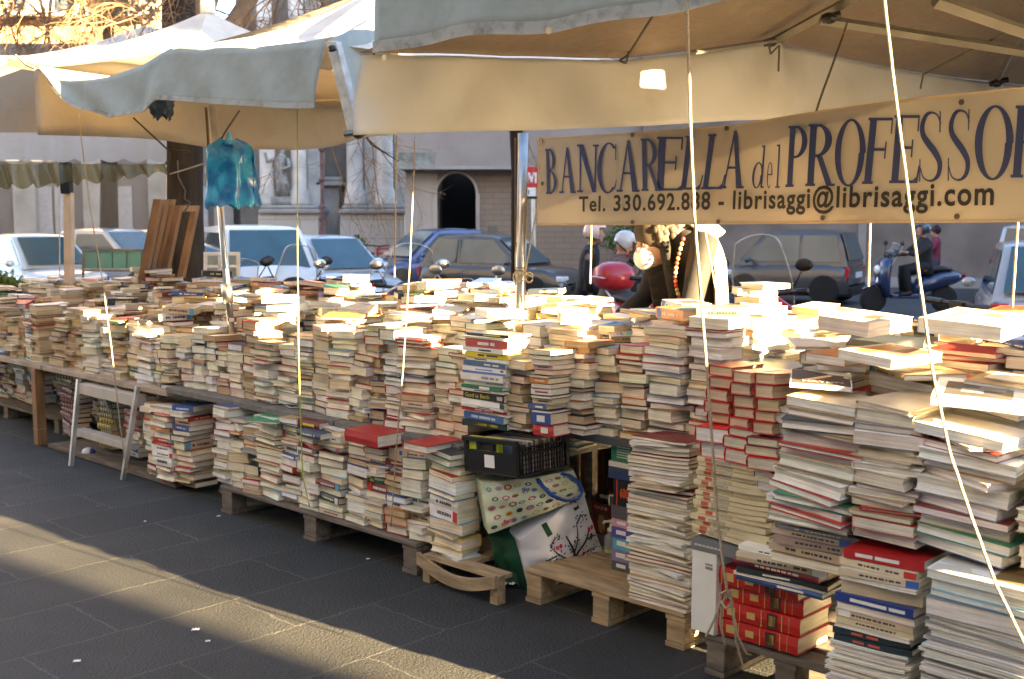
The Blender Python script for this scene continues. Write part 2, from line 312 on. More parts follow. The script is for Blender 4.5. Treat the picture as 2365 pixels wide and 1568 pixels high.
# -- building with the arched doorway, right of the church
ZB = 33
bd = thing('arched_building', 'low beige building with plain upper wall and a tall arched doorway', 'building', P(1100, 690, ZB))
def arch_wall(x0, x1, y0, y1, xa, xb, ytop, Z, dep):
    b = MB(); n = 16; cx = (xa+xb)/2; rx = (xb-xa)/2; ys = ytop + rx*1.05
    arc = [(cx - rx*math.cos(math.pi*i/n), ys - rx*1.05*math.sin(math.pi*i/n)) for i in range(n+1)]
    for i in range(n):
        (xA, yA), (xB, yB) = arc[i], arc[i+1]
        b.prism([P(xA,yA,Z), P(xB,yB,Z), P(xB,y0,Z), P(xA,y0,Z)], (0,dep,0))
    rect(b, x0, xa, y0, y1, Z, dep); rect(b, xb, x1, y0, y1, Z, dep)
    b.prism([P(xa,ys,Z), P(xa,y1,Z), P(xa+.3,y1,Z), P(xa+.3,ys,Z)], (0,dep,0)); return b, arc
b, arc = arch_wall(936, 1700, 392, 720, 1009, 1099, 400, ZB, 1.4); b.build('wall', M_BRICK, bd)
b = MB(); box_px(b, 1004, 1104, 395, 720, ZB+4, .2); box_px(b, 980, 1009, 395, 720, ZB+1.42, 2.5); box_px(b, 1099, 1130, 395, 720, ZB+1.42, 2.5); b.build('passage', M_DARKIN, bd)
b = MB()
for i in range(len(arc)-1):
    (xA,yA),(xB,yB) = arc[i], arc[i+1]; cx, cy = 1054, 447
    f = lambda x, y, k: (cx+(x-cx)*k, cy+(y-cy)*k)
    b.prism([P(*f(xA,yA,1.0),ZB-.1), P(*f(xB,yB,1.0),ZB-.1), P(*f(xB,yB,1.12),ZB-.1), P(*f(xA,yA,1.12),ZB-.1)], (0,.12,0))
rect(b, 1000, 1009, 447, 720, ZB-.1, .12); rect(b, 1099, 1108, 447, 720, ZB-.1, .12); b.build('arch_surround', M_WALL, bd)
b = MB(); rect(b, 936, 1010, 400, 720, ZB-.05, .06); b.build('stone_facing', M_WALL, bd)
b = MB(); box_px(b, 920, 1640, 120, 390, ZB-.6, 3); b.build('upper_wall', mat('upper_plaster', (.3,.27,.25), .9, var=.2, vs=.8), bd)
b = MB(); box_px(b, 918, 1642, 383, 391, ZB-.72, .1); b.build('string_course', M_STONE2, bd)
b = MB(); box_px(b, 920, 1000, 352, 383, ZB-.68, .07); b.build('plaque', mat('plaque_marble', (.22,.25,.23), .6, var=.5, vs=5), bd)
b = MB(); box_px(b, 1130, 1148, 520, 545, ZB-.05, .05); b.build('notice', M_GREYT, bd)
# -- long plain wall and building on the right
rw = thing('roadside_building', 'long plain concrete building wall running behind the parked cars', 'building', P(2000, 670, 31))
b = MB(); A = P(1480, 700, 32); B = P(2900, 700, 28)
for z0, z1, off in ((-.4, 9, 0),):
    b.hexa([Vector((A.x,A.y,z0)), Vector((B.x,B.y,z0)), Vector((B.x,B.y+3,z0)), Vector((A.x,A.y+3,z0)), Vector((A.x,A.y,z1)), Vector((B.x,B.y,z1)), Vector((B.x,B.y+3,z1)), Vector((A.x,A.y+3,z1))])
b.build('wall', mat('concrete_wall', (.24,.2,.17), .9, var=.35, vs=.9, bump=.2, bs=10, det=8), rw)
for xx in (2030, 2480): k = (xx-1480)/1420; q = A.lerp(B, k); b = MB(); b.box((q.x, q.y-.01, 1.4), (.2,.05,3.6)); b.build('buttress', M_WALL, rw)
b = MB()
b.hexa([Vector((A.x,A.y-.06,-.149)), Vector((B.x,B.y-.06,-.149)), Vector((B.x,B.y-.003,-.149)), Vector((A.x,A.y-.003,-.149)), Vector((A.x,A.y-.06,.12)), Vector((B.x,B.y-.06,.12)), Vector((B.x,B.y-.003,.12)), Vector((A.x,A.y-.003,.12))])
b.build('plinth', M_STONE2, rw)
# -- dark building at the left behind the stall
lb = thing('palazzo', 'grey street building with doors seen through the clear plastic sheet', 'building', P(250, 680, 40))
b = MB(); box_px(b, -500, 560, 100, 700, 41, 8); b.build('wall', mat('palazzo_wall', (.22,.2,.19), .9, var=.3, vs=.6), lb)
b = MB()
for x0 in (-60, 40, 200, 350, 500): box_px(b, x0, x0+34, 300, 690, 40.6, .5)
b.build('pilaster', M_STONE2, lb)
for x0 in (80, 130, 265, 440):
    b = MB(); box_px(b, x0, x0+38, 430, 560, 40.9, .15); b.build('door', mat('door_pale', (.4,.4,.42), .5), lb)
b = MB(); box_px(b, 205, 245, 420, 590, 40.8, .2); b.build('door', mat('shutter_dark', (.05,.06,.06), .6), lb)
# -- far building with terracotta eaves, upper left
tb = thing('terracotta_building', 'orange plaster building with a projecting eave behind the bare trees', 'building', P(60, 600, 52))
b = MB(); box_px(b, -900, 300, -500, 640, 54, 8); b.build('wall', mat('ochre_plaster', (.5,.3,.16), .85, var=.25, vs=.5), tb)
b = MB(); p = [P(-900,-10,50), P(290,106,56), P(290,128,56), P(-900,90,50)]; b.prism(p, (0,4,0)); b.build('eave', mat('terracotta', (.42,.17,.07), .8, var=.3, vs=2), tb)
b = MB(); box_px(b, -900, 330, -400, 36, 53, 1); b.build('upper_storey', mat('pink_plaster', (.5,.42,.36), .9, var=.25, vs=.5), tb)
for x0 in (-120, 20, 130, 240):
    b = MB(); box_px(b, x0, x0+36, -40, 22, 52.9, .2); b.build('window', mat('window_dark', (.05,.06,.07), .2), tb)
# -- unseen blocks added off to the right, gap shaped for the low sun
AB = 22
def block(name, label, a0, a1, t0, t1, h):
    r = thing(name, label, 'building', W((a0+a1)/2, (t0+t1)/2, -.15), AZ)
    b = MB(); b.hexa([W(a0,t0,-.15), W(a1,t0,-.15), W(a1,t1,-.15), W(a0,t1,-.15), W(a0,t0,h), W(a1,t0,h), W(a1,t1,h), W(a0,t1,h)]); b.build('wall', M_WALL, r)
    b = MB(); e = .3; b.hexa([W(a0-e,t0,h+.002), W(a1+e,t0,h+.002), W(a1+e,t1,h+.002), W(a0-e,t1,h+.002), W(a0-e,t0,h+.35), W(a1+e,t0,h+.35), W(a1+e,t1,h+.35), W(a0-e,t1,h+.35)]); b.build('cornice', M_STONE2, r)
    n = int((t1-t0)/2.4)
    for k in range(n):
        tt = t0+1.2+k*2.4
        for zz in (1.6, 5.0, 8.4):
            if zz+1.5 < h and k < 14:
                b = MB(); b.hexa([W(a0-.03,tt,zz), W(a0+.05,tt,zz), W(a0+.05,tt+1,zz), W(a0-.03,tt+1,zz), W(a0-.03,tt,zz+1.5), W(a0+.05,tt,zz+1.5), W(a0+.05,tt+1,zz+1.5), W(a0-.03,tt+1,zz+1.5)]); b.build('window', mat('window_dark', (.05,.06,.07), .2), r)
SUN_GAP0, SUN_GAP1 = 5.5, 10.3
block('near_sun_blocker', 'unseen plaster building added on the near side of the sun gap', AB, AB+10, -26, SUN_GAP0, 13)
block('sky_blocker', 'unseen plaster building added behind the viewer to cut sky light', -50, 16, -20, -9, 20)  # unseen block added behind the camera to cut sky light
block('far_sun_blocker', 'unseen plaster building added on the far side of the sun gap', AB, AB+10, SUN_GAP1, SUN_GAP1+60, 20)
# ------------------------------------------------------------------ books
COVERS = [((.78,.76,.7),26,'white'),((.6,.5,.34),20,'cream'),((.4,.28,.15),14,'tan'),((.45,.04,.03),9,'red'),((.2,.03,.03),8,'maroon'),((.05,.1,.3),6,'blue'),((.16,.36,.5),3,'light blue'),
          ((.03,.04,.05),6,'black'),((.04,.2,.1),4,'green'),((.75,.5,.06),3,'yellow'),((.6,.22,.05),3,'orange'),((.25,.25,.26),4,'grey'),((.6,.25,.3),1,'pink')]
PAGES = [((.85,.75,.56),30),((.78,.65,.45),26),((.85,.81,.66),24),((.85,.83,.77),20),((.56,.42,.25),13)]
def pick(lst, rnd): 
    tot = sum(x[1] for x in lst); r = rnd.random()*tot
    for x in lst:
        r -= x[1]
        if r <= 0: return x
    return lst[-1]
CN = {c[2]: c[0] for c in COVERS}
BOOKS = []; STACKS = []
def jc(c, rnd, a=.12): k = 1+rnd.uniform(-a, a); return tuple(min(.85, x*k*(1+rnd.uniform(-.04,.04))) for x in c)
def add_book(sid, rank, base, yaw, w, l, h, cn, pc, hard, q, tilt=(0,0), spine=None, art=None, dxy=(0,0), cc=None, hid=False, kind=None, depthhid=False):
    BOOKS.append(dict(sid=sid, rank=rank, base=Vector(base), yaw=yaw, w=w, l=l, h=h, cn=cn, cc=cc or jc(CN[cn], RND), pc=pc, hard=hard, q=q, tilt=tilt, spine=spine, art=art, hid=hid, kind=kind))
def book_matrix(b):
    return Matrix.Translation(b['base']) @ Matrix.Rotation(AZ, 4, 'Z') @ Matrix.Rotation(b['tilt'][0], 4, 'X') @ Matrix.Rotation(b['tilt'][1], 4, 'Y') @ Matrix.Rotation(b['yaw'], 4, 'Z')
def book_geo(b, hi):
    w, l, h = b['w'], b['l'], b['h']; hard = b['hard']; tk = .0026 if hard else .0012; ov = .004 if hard else .0022
    nx, ny = (4, 4) if hi else (2, 1)
    cy, sy = math.cos(b['yaw']), math.sin(b['yaw']); q1, q2, q3 = b['q']
    def bend(x, y, z):
        px, py = cy*x - sy*y, sy*x + cy*y
        return Vector((x, y, z + q1*px*px*math.copysign(1, px)*(1 if px > 0 else .4) + q2*py*py + q3*px*py*4))
    xs = [w/2 - w*i/nx for i in range(nx+1)]
    outer = [(x, h) for x in xs] + [(x, 0) for x in xs[::-1]]
    xi = [w/2 - (w-tk)*i/nx for i in range(nx+1)]
    inner = [(x, h-tk) for x in xi] + [(x, tk) for x in xi[::-1]]
    if hard and hi:   # rounded spine
        outer[nx] = (-w/2+.002, h); outer[nx+1] = (-w/2+.002, 0)
        outer.insert(nx+1, (-w/2-.003, h*.5)); inner.insert(nx+1, (-w/2+tk-.003, h*.5))
    n = len(outer); ys = [-l/2 + l*j/ny for j in range(ny+1)]
    V = []; Fc = []
    for y in ys:
        V += [bend(x, y, z) for x, z in outer]; V += [bend(x, y, z) for x, z in inner]
    m = 2*n
    for j in range(ny):
        for k in range(n-1):
            Fc.append((j*m+k, j*m+k+1, (j+1)*m+k+1, (j+1)*m+k)); Fc.append((j*m+n+k+1, j*m+n+k, (j+1)*m+n+k, (j+1)*m+n+k+1))
        Fc.append((j*m+n-1, j*m+2*n-1, (j+1)*m+2*n-1, (j+1)*m+n-1)); Fc.append((j*m+n, j*m, (j+1)*m, (j+1)*m+n))
    for k in range(n-1):
        Fc.append((k+1, k, n+k, n+k+1)); o = ny*m; Fc.append((o+k, o+k+1, o+n+k+1, o+n+k))
    # page block
    x0, x1 = -w/2+tk+.0004, w/2-ov; y0, y1 = -l/2+ov, l/2-ov; z0, z1 = tk+.0002, h-tk-.0002
    PV = []; PF = []
    cv = .006 if hard else .0
    for z, ff in ((z0, 0), ((z0+z1)/2, cv), (z1, 0)):
        for j in range(ny+1):
            for i in range(nx+1):
                x = x0 + (x1-ff-x0)*i/nx; PV.append(bend(x, y0+(y1-y0)*j/ny, z))
    A = (nx+1)*(ny+1)
    idx = lambda q, i, j: q*A + j*(nx+1)+i
    for j in range(ny):
        for i in range(nx):
            PF.append((idx(0,i,j), idx(0,i,j+1), idx(0,i+1,j+1), idx(0,i+1,j))); PF.append((idx(2,i,j), idx(2,i+1,j), idx(2,i+1,j+1), idx(2,i,j+1)))
    for q in (0, 1):
        for i in range(nx):
            PF.append((idx(q,i,0), idx(q,i+1,0), idx(q+1,i+1,0), idx(q+1,i,0))); PF.append((idx(q,i+1,ny), idx(q,i,ny), idx(q+1,i,ny), idx(q+1,i+1,ny)))
        for j in range(ny):
            PF.append((idx(q,nx,j), idx(q,nx,j+1), idx(q+1,nx,j+1), idx(q+1,nx,j))); PF.append((idx(q,0,j+1), idx(q,0,j), idx(q+1,0,j), idx(q+1,0,j+1)))
    ex = MB()
    # printed marks on the spine / cover: rectangles (y0, y1, z0, z1, colour) as fractions
    if hi and b['spine']:
        xo = -w/2-(.0036 if hard else .0004)
        for (ya, yb, za, zb, c) in b['spine']:
            pts = []
            for jj in range(4):
                yy = (ya+(yb-ya)*jj/3-.5)*l
                pts.append((bend(xo, yy, za*h), bend(xo, yy, zb*h)))
            for jj in range(3):
                ex.add([pts[jj][0], pts[jj+1][0], pts[jj+1][1], pts[jj][1]], [(0,1,2,3)], c)
    if hi and b['art']:
        for k, (xa, xb, ya, yb, c) in enumerate(b['art']):
            zz = h + .0003*(k+1)
            ex.grid(lambda u, v: bend((xa+(xb-xa)*u-.5)*w, (ya+(yb-ya)*v-.5)*l, zz), 3, 3, c)
    return V, Fc, PV, PF, ex
def spine_marks(rnd, cn, n=None):
    lt = cn in ('white','cream','tan','yellow','light blue','pink')
    ink = (.05,.05,.06) if lt else rnd.choice([(.7,.6,.35),(.75,.75,.72),(.7,.68,.6)])
    out = []; 
    if rnd.random() < .45: c = rnd.choice([(.5,.04,.03),(.04,.12,.4),(.05,.05,.05),(.1,.35,.5),(.7,.68,.62)]); y = rnd.choice([.0, .8]); out.append((y+.004, y+.16, .04, .96, c))
    y = .22
    while y < .74:
        d = rnd.uniform(.02, .07); out.append((y, y+d, .34, .62, ink)); y += d+rnd.uniform(.01,.02)
        if rnd.random() < .08: y += .06
    return out
def stack(sid, ac, tc, z0, z1, typ='A', big=0, cov=None, page=None, spinep=.06, hardp=.2, thk=None, lean=None, qa=None, wl=None, jit=.013, yawj=5.5, tilt=None, hid=False, seq=None, label=None, rnd=None):
    rnd = rnd or RND
    STACKS.append((sid, ac, tc, z0, z1))
    z = z0+.001; la, lt = lean or (rnd.uniform(-.045,.045), rnd.uniform(-.02,.03))
    q1 = rnd.uniform(-.35,.15) if qa is None else qa; q2 = rnd.uniform(-.2,.15); q3 = 0
    tl = tilt or (rnd.uniform(-.04,.03), rnd.uniform(-.045,.045)); k = 0; y0 = yawj
    pcb = pick(PAGES, rnd)[0]; lw = wl or ((.135+rnd.uniform(-.01,.02), .205+rnd.uniform(-.01,.012)) if not big else (.2+rnd.uniform(-.02,.03), .275+rnd.uniform(-.02,.03)))
    base_yaw = 0 if typ == 'B' else -math.pi/2
    drift = 0
    while True:
        if seq is not None:
            if k >= len(seq): break
            s = seq[k]; h, cn, hard, sv = s[0], s[1], s[2], s[3]; cc = s[4] if len(s) > 4 else None
        else:
            h = rnd.choice([.012,.017,.022,.026,.03,.034,.04,.048]) if thk is None else rnd.uniform(*thk)
            h *= rnd.uniform(.85,1.15)
            cn = pick(COVERS, rnd)[2] if cov is None else rnd.choice(cov); hard = rnd.random() < hardp; sv = rnd.random() < spinep; cc = None
            if h > .033 and rnd.random() < .5: hard = True
        if z+h > z1 and seq is None: break
        f = (z-z0)/max(.01, z1-z0); drift = drift*.8 + rnd.uniform(-.004,.004)
        w = lw[0]*rnd.uniform(.93,1.05); l = lw[1]*rnd.uniform(.94,1.04)
        if seq is not None: w, l = lw[0]*rnd.uniform(.985,1.01), lw[1]*rnd.uniform(.985,1.01)
        yaw = base_yaw + R(rnd.gauss(0, y0)) + ((math.pi/2 if typ == 'A' else -math.pi/2) if (rnd.random() < .08 and seq is None and not big) else 0)
        if sv: yaw = math.pi/2 + R(rnd.gauss(0, y0)) if typ == 'A' else (math.pi/2 if rnd.random() < .6 else math.pi)+R(rnd.gauss(0, y0))
        if rnd.random() < .12 and seq is None: yaw += R(rnd.uniform(-18,18))
        cx, ct = ac + la*f + rnd.uniform(-jit,jit)+drift, tc + lt*f + rnd.uniform(-jit,jit)
        # square front edges up with the stack front
        if typ == 'A' and wl is None: ct -= (lw[0]-w)*.5
        pc = jc(pcb if rnd.random() < .55 else pick(PAGES, rnd)[0], rnd, .1) if page is None else jc(page, rnd, .06)
        q1 = max(-1.1, min(.5, q1+rnd.uniform(-.16,.16))); q2 = max(-.6, min(.45, q2+rnd.uniform(-.1,.1)))
        qq = (q1*(.5 if hard else 1), q2*(.5 if hard else 1), q3) if not big else (q1*.5, q2*.4, 0)
        add_book(sid, k, W(cx, ct, z), yaw, w, l, h, cn, pc, hard, qq, tl, spine=(spine_marks(rnd, cn) if sv is True else sv if sv else None), hid=hid, cc=cc)
        z += h + .0014 + (rnd.uniform(0,.003) if rnd.random() < .15 else 0); k += 1
    return z, k
def stackpx(sid, x0, x1, tf, z0, z1, dep, **kw):
    a0, a1 = a_of(x0, tf), a_of(x1, tf); return stack(sid, (a0+a1)/2, tf+dep/2, z0, z1, wl=kw.pop('wl', None) or ((dep, a1-a0) if kw.get('typ','A') == 'A' else (a1-a0, dep)), **kw)
def lerp(pts, x):
    if x <= pts[0][0]: return pts[0][1]
    for (x0,y0),(x1,y1) in zip(pts, pts[1:]):
        if x <= x1: return y0+(y1-y0)*(x-x0)/(x1-x0)
    return pts[-1][1]
TOPS = []
def heap(sid, a, t, z, k0, n, big=0, rnd=None):
    rnd = rnd or RND
    for i in range(n):
        h = rnd.choice([.014,.02,.026,.034,.045]); cn = pick(COVERS, rnd)[2]; yaw = R(rnd.uniform(-180,180)); hard = rnd.random() < .35
        w, l = (.14,.21) if not big else (.2,.27)
        art = None
        if rnd.random() < .6:
            c1 = jc(rnd.choice([(.5,.08,.05),(.1,.2,.4),(.7,.66,.55),(.6,.4,.12),(.12,.25,.18),(.55,.5,.45),(.3,.2,.14)]), rnd); art = [(.12,.88,.1,.62,c1), (.2,.8,.7,.76,(.08,.08,.08)), (.3,.7,.8,.83,(.08,.08,.08))]
        tl = (R(rnd.uniform(-5,5)), R(rnd.uniform(-5,5))); lift = (abs(tl[0])*l/2+abs(tl[1])*w/2)*.7
        add_book(sid, k0+i, W(a+rnd.uniform(-.04,.04), t+rnd.uniform(-.03,.03), z+lift), yaw, w*rnd.uniform(.9,1.1), l*rnd.uniform(.9,1.1), h, cn, jc(pick(PAGES, rnd)[0], rnd), hard, (rnd.uniform(-.2,.1), 0, 0), tl, art=art, spine=spine_marks(rnd, cn))
        z += h+.002+lift*.8
# heights along the stall (a runs to the right)
ZF = [(-10.5,.98),(-8.2,1.0),(-7.2,.99),(-6.3,1.0),(-5.5,1.06),(-4,1.12),(-2.9,1.22),(-2.3,1.22),(-1,1.2)]
ZBK = [(-11,1.05),(-8,1.12),(-6,1.18),(-4.2,1.23),(-3.4,1.2),(-2.4,1.2),(-1,1.33)]
TABLES = [(-10.8,-8.16,.60),(-8.14,-6.36,.60),(-6.34,-4.66,.63),(-4.65,-3.32,.63),(-3.30,-2.50,.735)]
SKIP = [(a_of(1062,3.56)-.0, a_of(1300,3.56)+.02)]
rn = random.Random(11)
for ti, (a0, a1, zt) in enumerate(TABLES):
    tf0 = 3.56 if ti < 4 else 3.70
    for row in range(6):
        a = a0+.03; idx = 0
        while a < a1-.1:
            typ = 'B' if rn.random() < .62 else 'A'
            wd = .135 if typ == 'B' else .2
            if a+wd > a1+.05: break
            if row == 0 and any(s0 < a+wd*.5 < s1 for s0, s1 in SKIP): a += wd+.01; idx += 1; continue
            zz = lerp(ZF, a); zb = lerp(ZBK, a); ztop = zz + (zb-zz)*row/5 + rn.uniform(-.1,.05)
            if row == 5: ztop += .02
            tcen = tf0 + row*.213 + (.105 if typ == 'B' else .072) + rn.uniform(-.012,.012)
            sid = (ti, row, idx)
            z, k = stack(sid, a+wd/2, tcen, zt, ztop, typ=typ, spinep=.018 if row == 0 else .015, hid=(row > 1), page=(rn.choice([(.5,.36,.2),(.6,.45,.27),(.42,.28,.15),(.7,.58,.38)]) if ti < 2 and rn.random() < (.75 if ti == 0 else .5) else None), rnd=rn, wl=(.135+rn.uniform(-.006,.008), .2+rn.uniform(-.008,.008)))
            if row >= 1 and rn.random() < (.35 if row < 3 else .7): heap(sid, a+wd/2, tcen, z, k, rn.choice([1,1,2,2]), rnd=rn)
            a += wd + rn.uniform(-.01,.008); idx += 1
# larger format piles on the right-hand table
def bigrow(name, row, a0, a1, tf, z0, tops, rnd, dep=.24):
    a = a0; i = 0
    while a < a1:
        typ = 'B' if rnd.random() < .5 else 'A'; w0, l0 = .19+rnd.uniform(-.015,.02), .25+rnd.uniform(-.02,.03)
        wd = w0 if typ == 'B' else l0; dd = l0 if typ == 'B' else w0
        sid = (name, row, i); zt = lerp(tops, a)+rnd.uniform(-.09,.05)
        z, k = stack(sid, a+wd/2, tf+dd/2, z0, zt, typ=typ, big=1, wl=(w0, l0), thk=(.009,.042), hardp=.35, yawj=7, jit=.016, spinep=.0 if row == 0 else .03, page=rnd.choice([(.8,.79,.74),(.78,.72,.6),(.8,.78,.7)]), rnd=rnd, tilt=(R(rnd.uniform(-1,4)), R(rnd.uniform(0,6))), lean=(rnd.uniform(-.03,.07), rnd.uniform(-.03,.03)), hid=row > 1)
        if row >= 1 and rnd.random() < .6: heap(sid, a+wd/2, tf+dd/2, z, k, 1, big=1, rnd=rnd)
        a += wd+.012; i += 1
rb = random.Random(5)
bigrow('right', 0, a_of(1795,3.17), -.75, 3.13, .705, [(-2.2,1.0),(-1.7,1.14),(-1.4,1.12),(-1.0,1.05)], rb)
bigrow('right', 1, a_of(1765,3.42), -.75, 3.40, .705, [(-2.2,1.1),(-1.8,1.2),(-1.5,1.18),(-1.0,1.2)], rb)
bigrow('right', 2, a_of(1700,3.7), -.85, 3.70, .705, [(-2.5,1.12),(-2.1,1.2),(-1.9,1.24),(-1.2,1.3)], rb)
rb2 = random.Random(9)
for row in range(3, 7):
    a = -2.48; i = 0; tf = 4.0+(row-3)*.22
    while a < -1.0:
        typ = 'B' if rb2.random() < .6 else 'A'; wd = .14 if typ == 'B' else .2
        sid = ('rightback', row, i); z, k = stack(sid, a+wd/2, tf+.1, .745, 1.17+rb2.uniform(-.06,.03)+.01*(row-3), typ=typ, hid=True, rnd=rb2)
        if rb2.random() < .6: heap(sid, a+wd/2, tf+.1, z, k, rb2.choice([1,2]), rnd=rb2)
        a += wd+.012; i += 1
rx = random.Random(77)  # unseen stacks added past the right edge to block the low sun
for i in range(5):
    stack(('right',3,i), -.62+.24*i, 3.55, .03, .7, typ='A', big=1, rnd=rx, hid=True, lean=(0,0)); stack(('right',4,i), -.58+.24*i, 3.5, .745, 1.36, typ='A', big=1, rnd=rx, hid=True, lean=(0,0)); stack(('right',5,i), -.58+.24*i, 3.85, .745, 1.42, typ='A', big=1, rnd=rx, hid=True, lean=(0,0))
# -- particular stacks
WH = (.78,.77,.73)
def bars(c, *spans): return [(a, b, .3, .66, c) for a, b in spans]
S = lambda h, cn, hard, sv, cc=None: (h, cn, hard, sv, cc)
lt, dk, yl = (.72,.7,.64), (.05,.05,.06), (.75,.62,.05)
seqA = [S(.028,'black',0,[(.05,.95,.1,.9,(.03,.05,.03))]+bars(yl,(.2,.4),(.44,.7))), S(.03,'blue',0,bars((.5,.55,.7),(.2,.3),(.32,.6),(.63,.8)),(.06,.14,.36)), S(.008,'white',0,True), S(.016,'red',0,bars(lt,(.3,.5),(.54,.7))), S(.01,'white',0,bars(dk,(.3,.6))), S(.022,'white',0,[(.0,.1,.0,1,dk)]),
        S(.034,'black',0,[(.04,.17,.25,.75,(.5,.42,.4))],(.035,.03,.022)), S(.012,'white',0,bars(dk,(.3,.7))), S(.014,'green',0,[(.3,.55,.05,.95,lt)]), S(.022,'white',0,bars((.4,.4,.4),(.1,.5))), S(.03,'white',0,bars((.3,.3,.32),(.1,.16),(.2,.3),(.33,.5))), S(.03,'white',0,[(.0,1,0,.32,(.1,.2,.5)),(.05,.12,.5,.8,(.6,.05,.05)),(.3,.7,.5,.7,(.2,.3,.6))]),
        S(.022,'blue',0,bars(lt,(.15,.3),(.34,.5)),(.08,.16,.26)), S(.014,'white',0,bars(dk,(.5,.8))), S(.022,'yellow',0,bars(dk,(.25,.5),(.55,.7)),(.78,.62,.03)), S(.02,'white',0,bars(dk,(.3,.6))), S(.036,'red',0,bars(lt,(.3,.4),(.44,.7)),(.5,.1,.08)), S(.009,'white',0,None), S(.012,'black',0,bars(yl,(.2,.6)))]
stackpx(('colour',0,0), 1066, 1164, 3.5, .728, 1.1, .14, seq=seqA[:], lean=(.01,0), yawj=1.5, qa=-.1, rnd=random.Random(3))
stackpx(('colour',0,1), 1168, 1222, 3.53, .735, 1.06, .2, typ='B', rnd=random.Random(4), spinep=0)
seqB = [S(.05,'red',1,[(.25,.6,.25,.75,lt)],(.55,.05,.05)), S(.045,'blue',0,[(.3,.7,.2,.8,lt)],(.05,.09,.28)), S(.012,'black',0,None), S(.022,'blue',0,bars(lt,(.2,.6)),(.08,.12,.28)), S(.024,'cream',0,True), S(.012,'black',0,None), S(.026,'white',0,[(.15,.8,.3,.6,(.4,.05,.05))]), S(.02,'maroon',0,None), S(.022,'orange',0,True), S(.012,'black',0,None), S(.02,'orange',0,None,(.65,.25,.04)), S(.02,'pink',0,True,(.6,.4,.42)), S(.02,'white',0,None), S(.018,'green',0,None), S(.02,'tan',0,None)]
stackpx(('colour',0,2), 1212, 1286, 3.50, .735, 1.08, .21, typ='A', wl=(.2,.11), seq=seqB, lean=(0,0), yawj=2, rnd=random.Random(6))
# stack with one black clothbound book near the pole
stackpx(('colour',0,3), 1300, 1352, 3.62, .735, 1.15, .2, typ='B', rnd=random.Random(8), spinep=.05)
# red volumes
rr = random.Random(21)
def redseq(n, r): return [S(r.uniform(.034,.046),'red',1,None,(.5,.02,.015)) for _ in range(n)]
stackpx(('redvolumes',0,0), 1632, 1690, 3.43, .915, 1.2, .2, typ='B', seq=redseq(5, rr), page=(.6,.47,.3), lean=(0,.03), rnd=rr)
stackpx(('redvolumes',0,1), 1694, 1745, 3.40, .915, 1.2, .2, typ='B', seq=redseq(4, rr)+redseq(1, rr), page=(.62,.5,.34), lean=(.02,.0), rnd=rr)
stackpx(('redvolumes',0,2), 1748, 1800, 3.36, .915, 1.2, .2, typ='B', seq=redseq(5, rr), page=(.6,.47,.3), lean=(.02,0), rnd=rr)
stackpx(('redlow',0,0), 1628, 1686, 3.39, .797, .9, .22, typ='B', wl=(.15,.22), seq=[S(.058,'red',1,None,(.66,.015,.015)), S(.055,'red',1,None,(.66,.015,.015))], page=WH, yawj=1, lean=(0,0), rnd=rr)
stackpx(('redlow',0,1), 1690, 1740, 3.37, .797, .9, .22, typ='B', wl=(.13,.22), seq=[S(.05,'red',1,None,(.66,.015,.015)), S(.042,'red',1,None,(.6,.03,.02)), S(.03,'red',1,None,(.45,.02,.02))], page=(.7,.64,.5), yawj=1, lean=(0,0), rnd=rr)
stackpx(('redlow',0,2), 1743, 1790, 3.35, .797, .9, .22, typ='B', wl=(.13,.22), seq=[S(.045,'red',1,None,(.55,.02,.02)), S(.035,'red',1,None,(.55,.02,.02)), S(.03,'maroon',1,None)], page=(.7,.64,.5), yawj=1, lean=(0,0), rnd=rr)
# thin cream magazines, tall stack on the bare pallet
rm = random.Random(31)
stackpx(('magazines',0,0), 1452, 1596, 3.5, .148, .81, .21, thk=(.011,.0145), cov=['cream','white','cream','tan','white','maroon'], page=(.8,.74,.6), hardp=0, spinep=0, yawj=2.2, jit=.006, lean=(.01,0), qa=-.05, rnd=rm)
# cream spined magazines with printed boxes
def magsp(r): return [(.52,.75,.15,.85,(.42,.37,.28)), (.55,.72,.38,.62,(.7,.64,.48)), (.79,.89,.12,.88,(.5,.1,.05)), (.1,.3,.4,.6,(.66,.58,.4))]
stackpx(('spined',0,0), 1612, 1790, 3.39, .505, .8, .21, seq=[S(rm.uniform(.014,.019),'cream',0,magsp(rm),(.68,.58,.36)) for _ in range(17)], lean=(.01,.01), yawj=2.2, qa=-.1, page=(.74,.66,.48), rnd=rm)
# leather volumes and the mixed column over them
def gold(r): g = (.55,.38,.12); k = (.06,.03,.02); return [(.12,.125,0,1,g),(.2,.21,0,1,g),(.26,.38,.06,.94,k),(.28,.36,.2,.8,g),(.44,.45,0,1,g),(.52,.62,.3,.7,g),(.7,.71,0,1,g),(.76,.86,.25,.75,g),(.9,.91,0,1,g)]
stackpx(('leather',0,0), 1672, 1868, 3.4, .16, .7, .22, seq=[S(.06,'red',1,gold(rm),(.5,.025,.02)) for _ in range(4)], yawj=1.6, lean=(.0,.0), page=(.7,.62,.46), rnd=rm)
stackpx(('mixed',0,0), 1706, 1918, 3.32, .405, .56, .24, seq=[S(.022,'blue',1,bars(lt,(.2,.5)),(.03,.1,.3)), S(.008,'white',0,None), S(.018,'black',0,bars(lt,(.4,.7))), S(.024,'maroon',1,True,(.25,.02,.04)), S(.03,'cream',1,True), S(.016,'white',0,True)], yawj=3, lean=(.03,.0), page=(.76,.7,.54), rnd=rm)
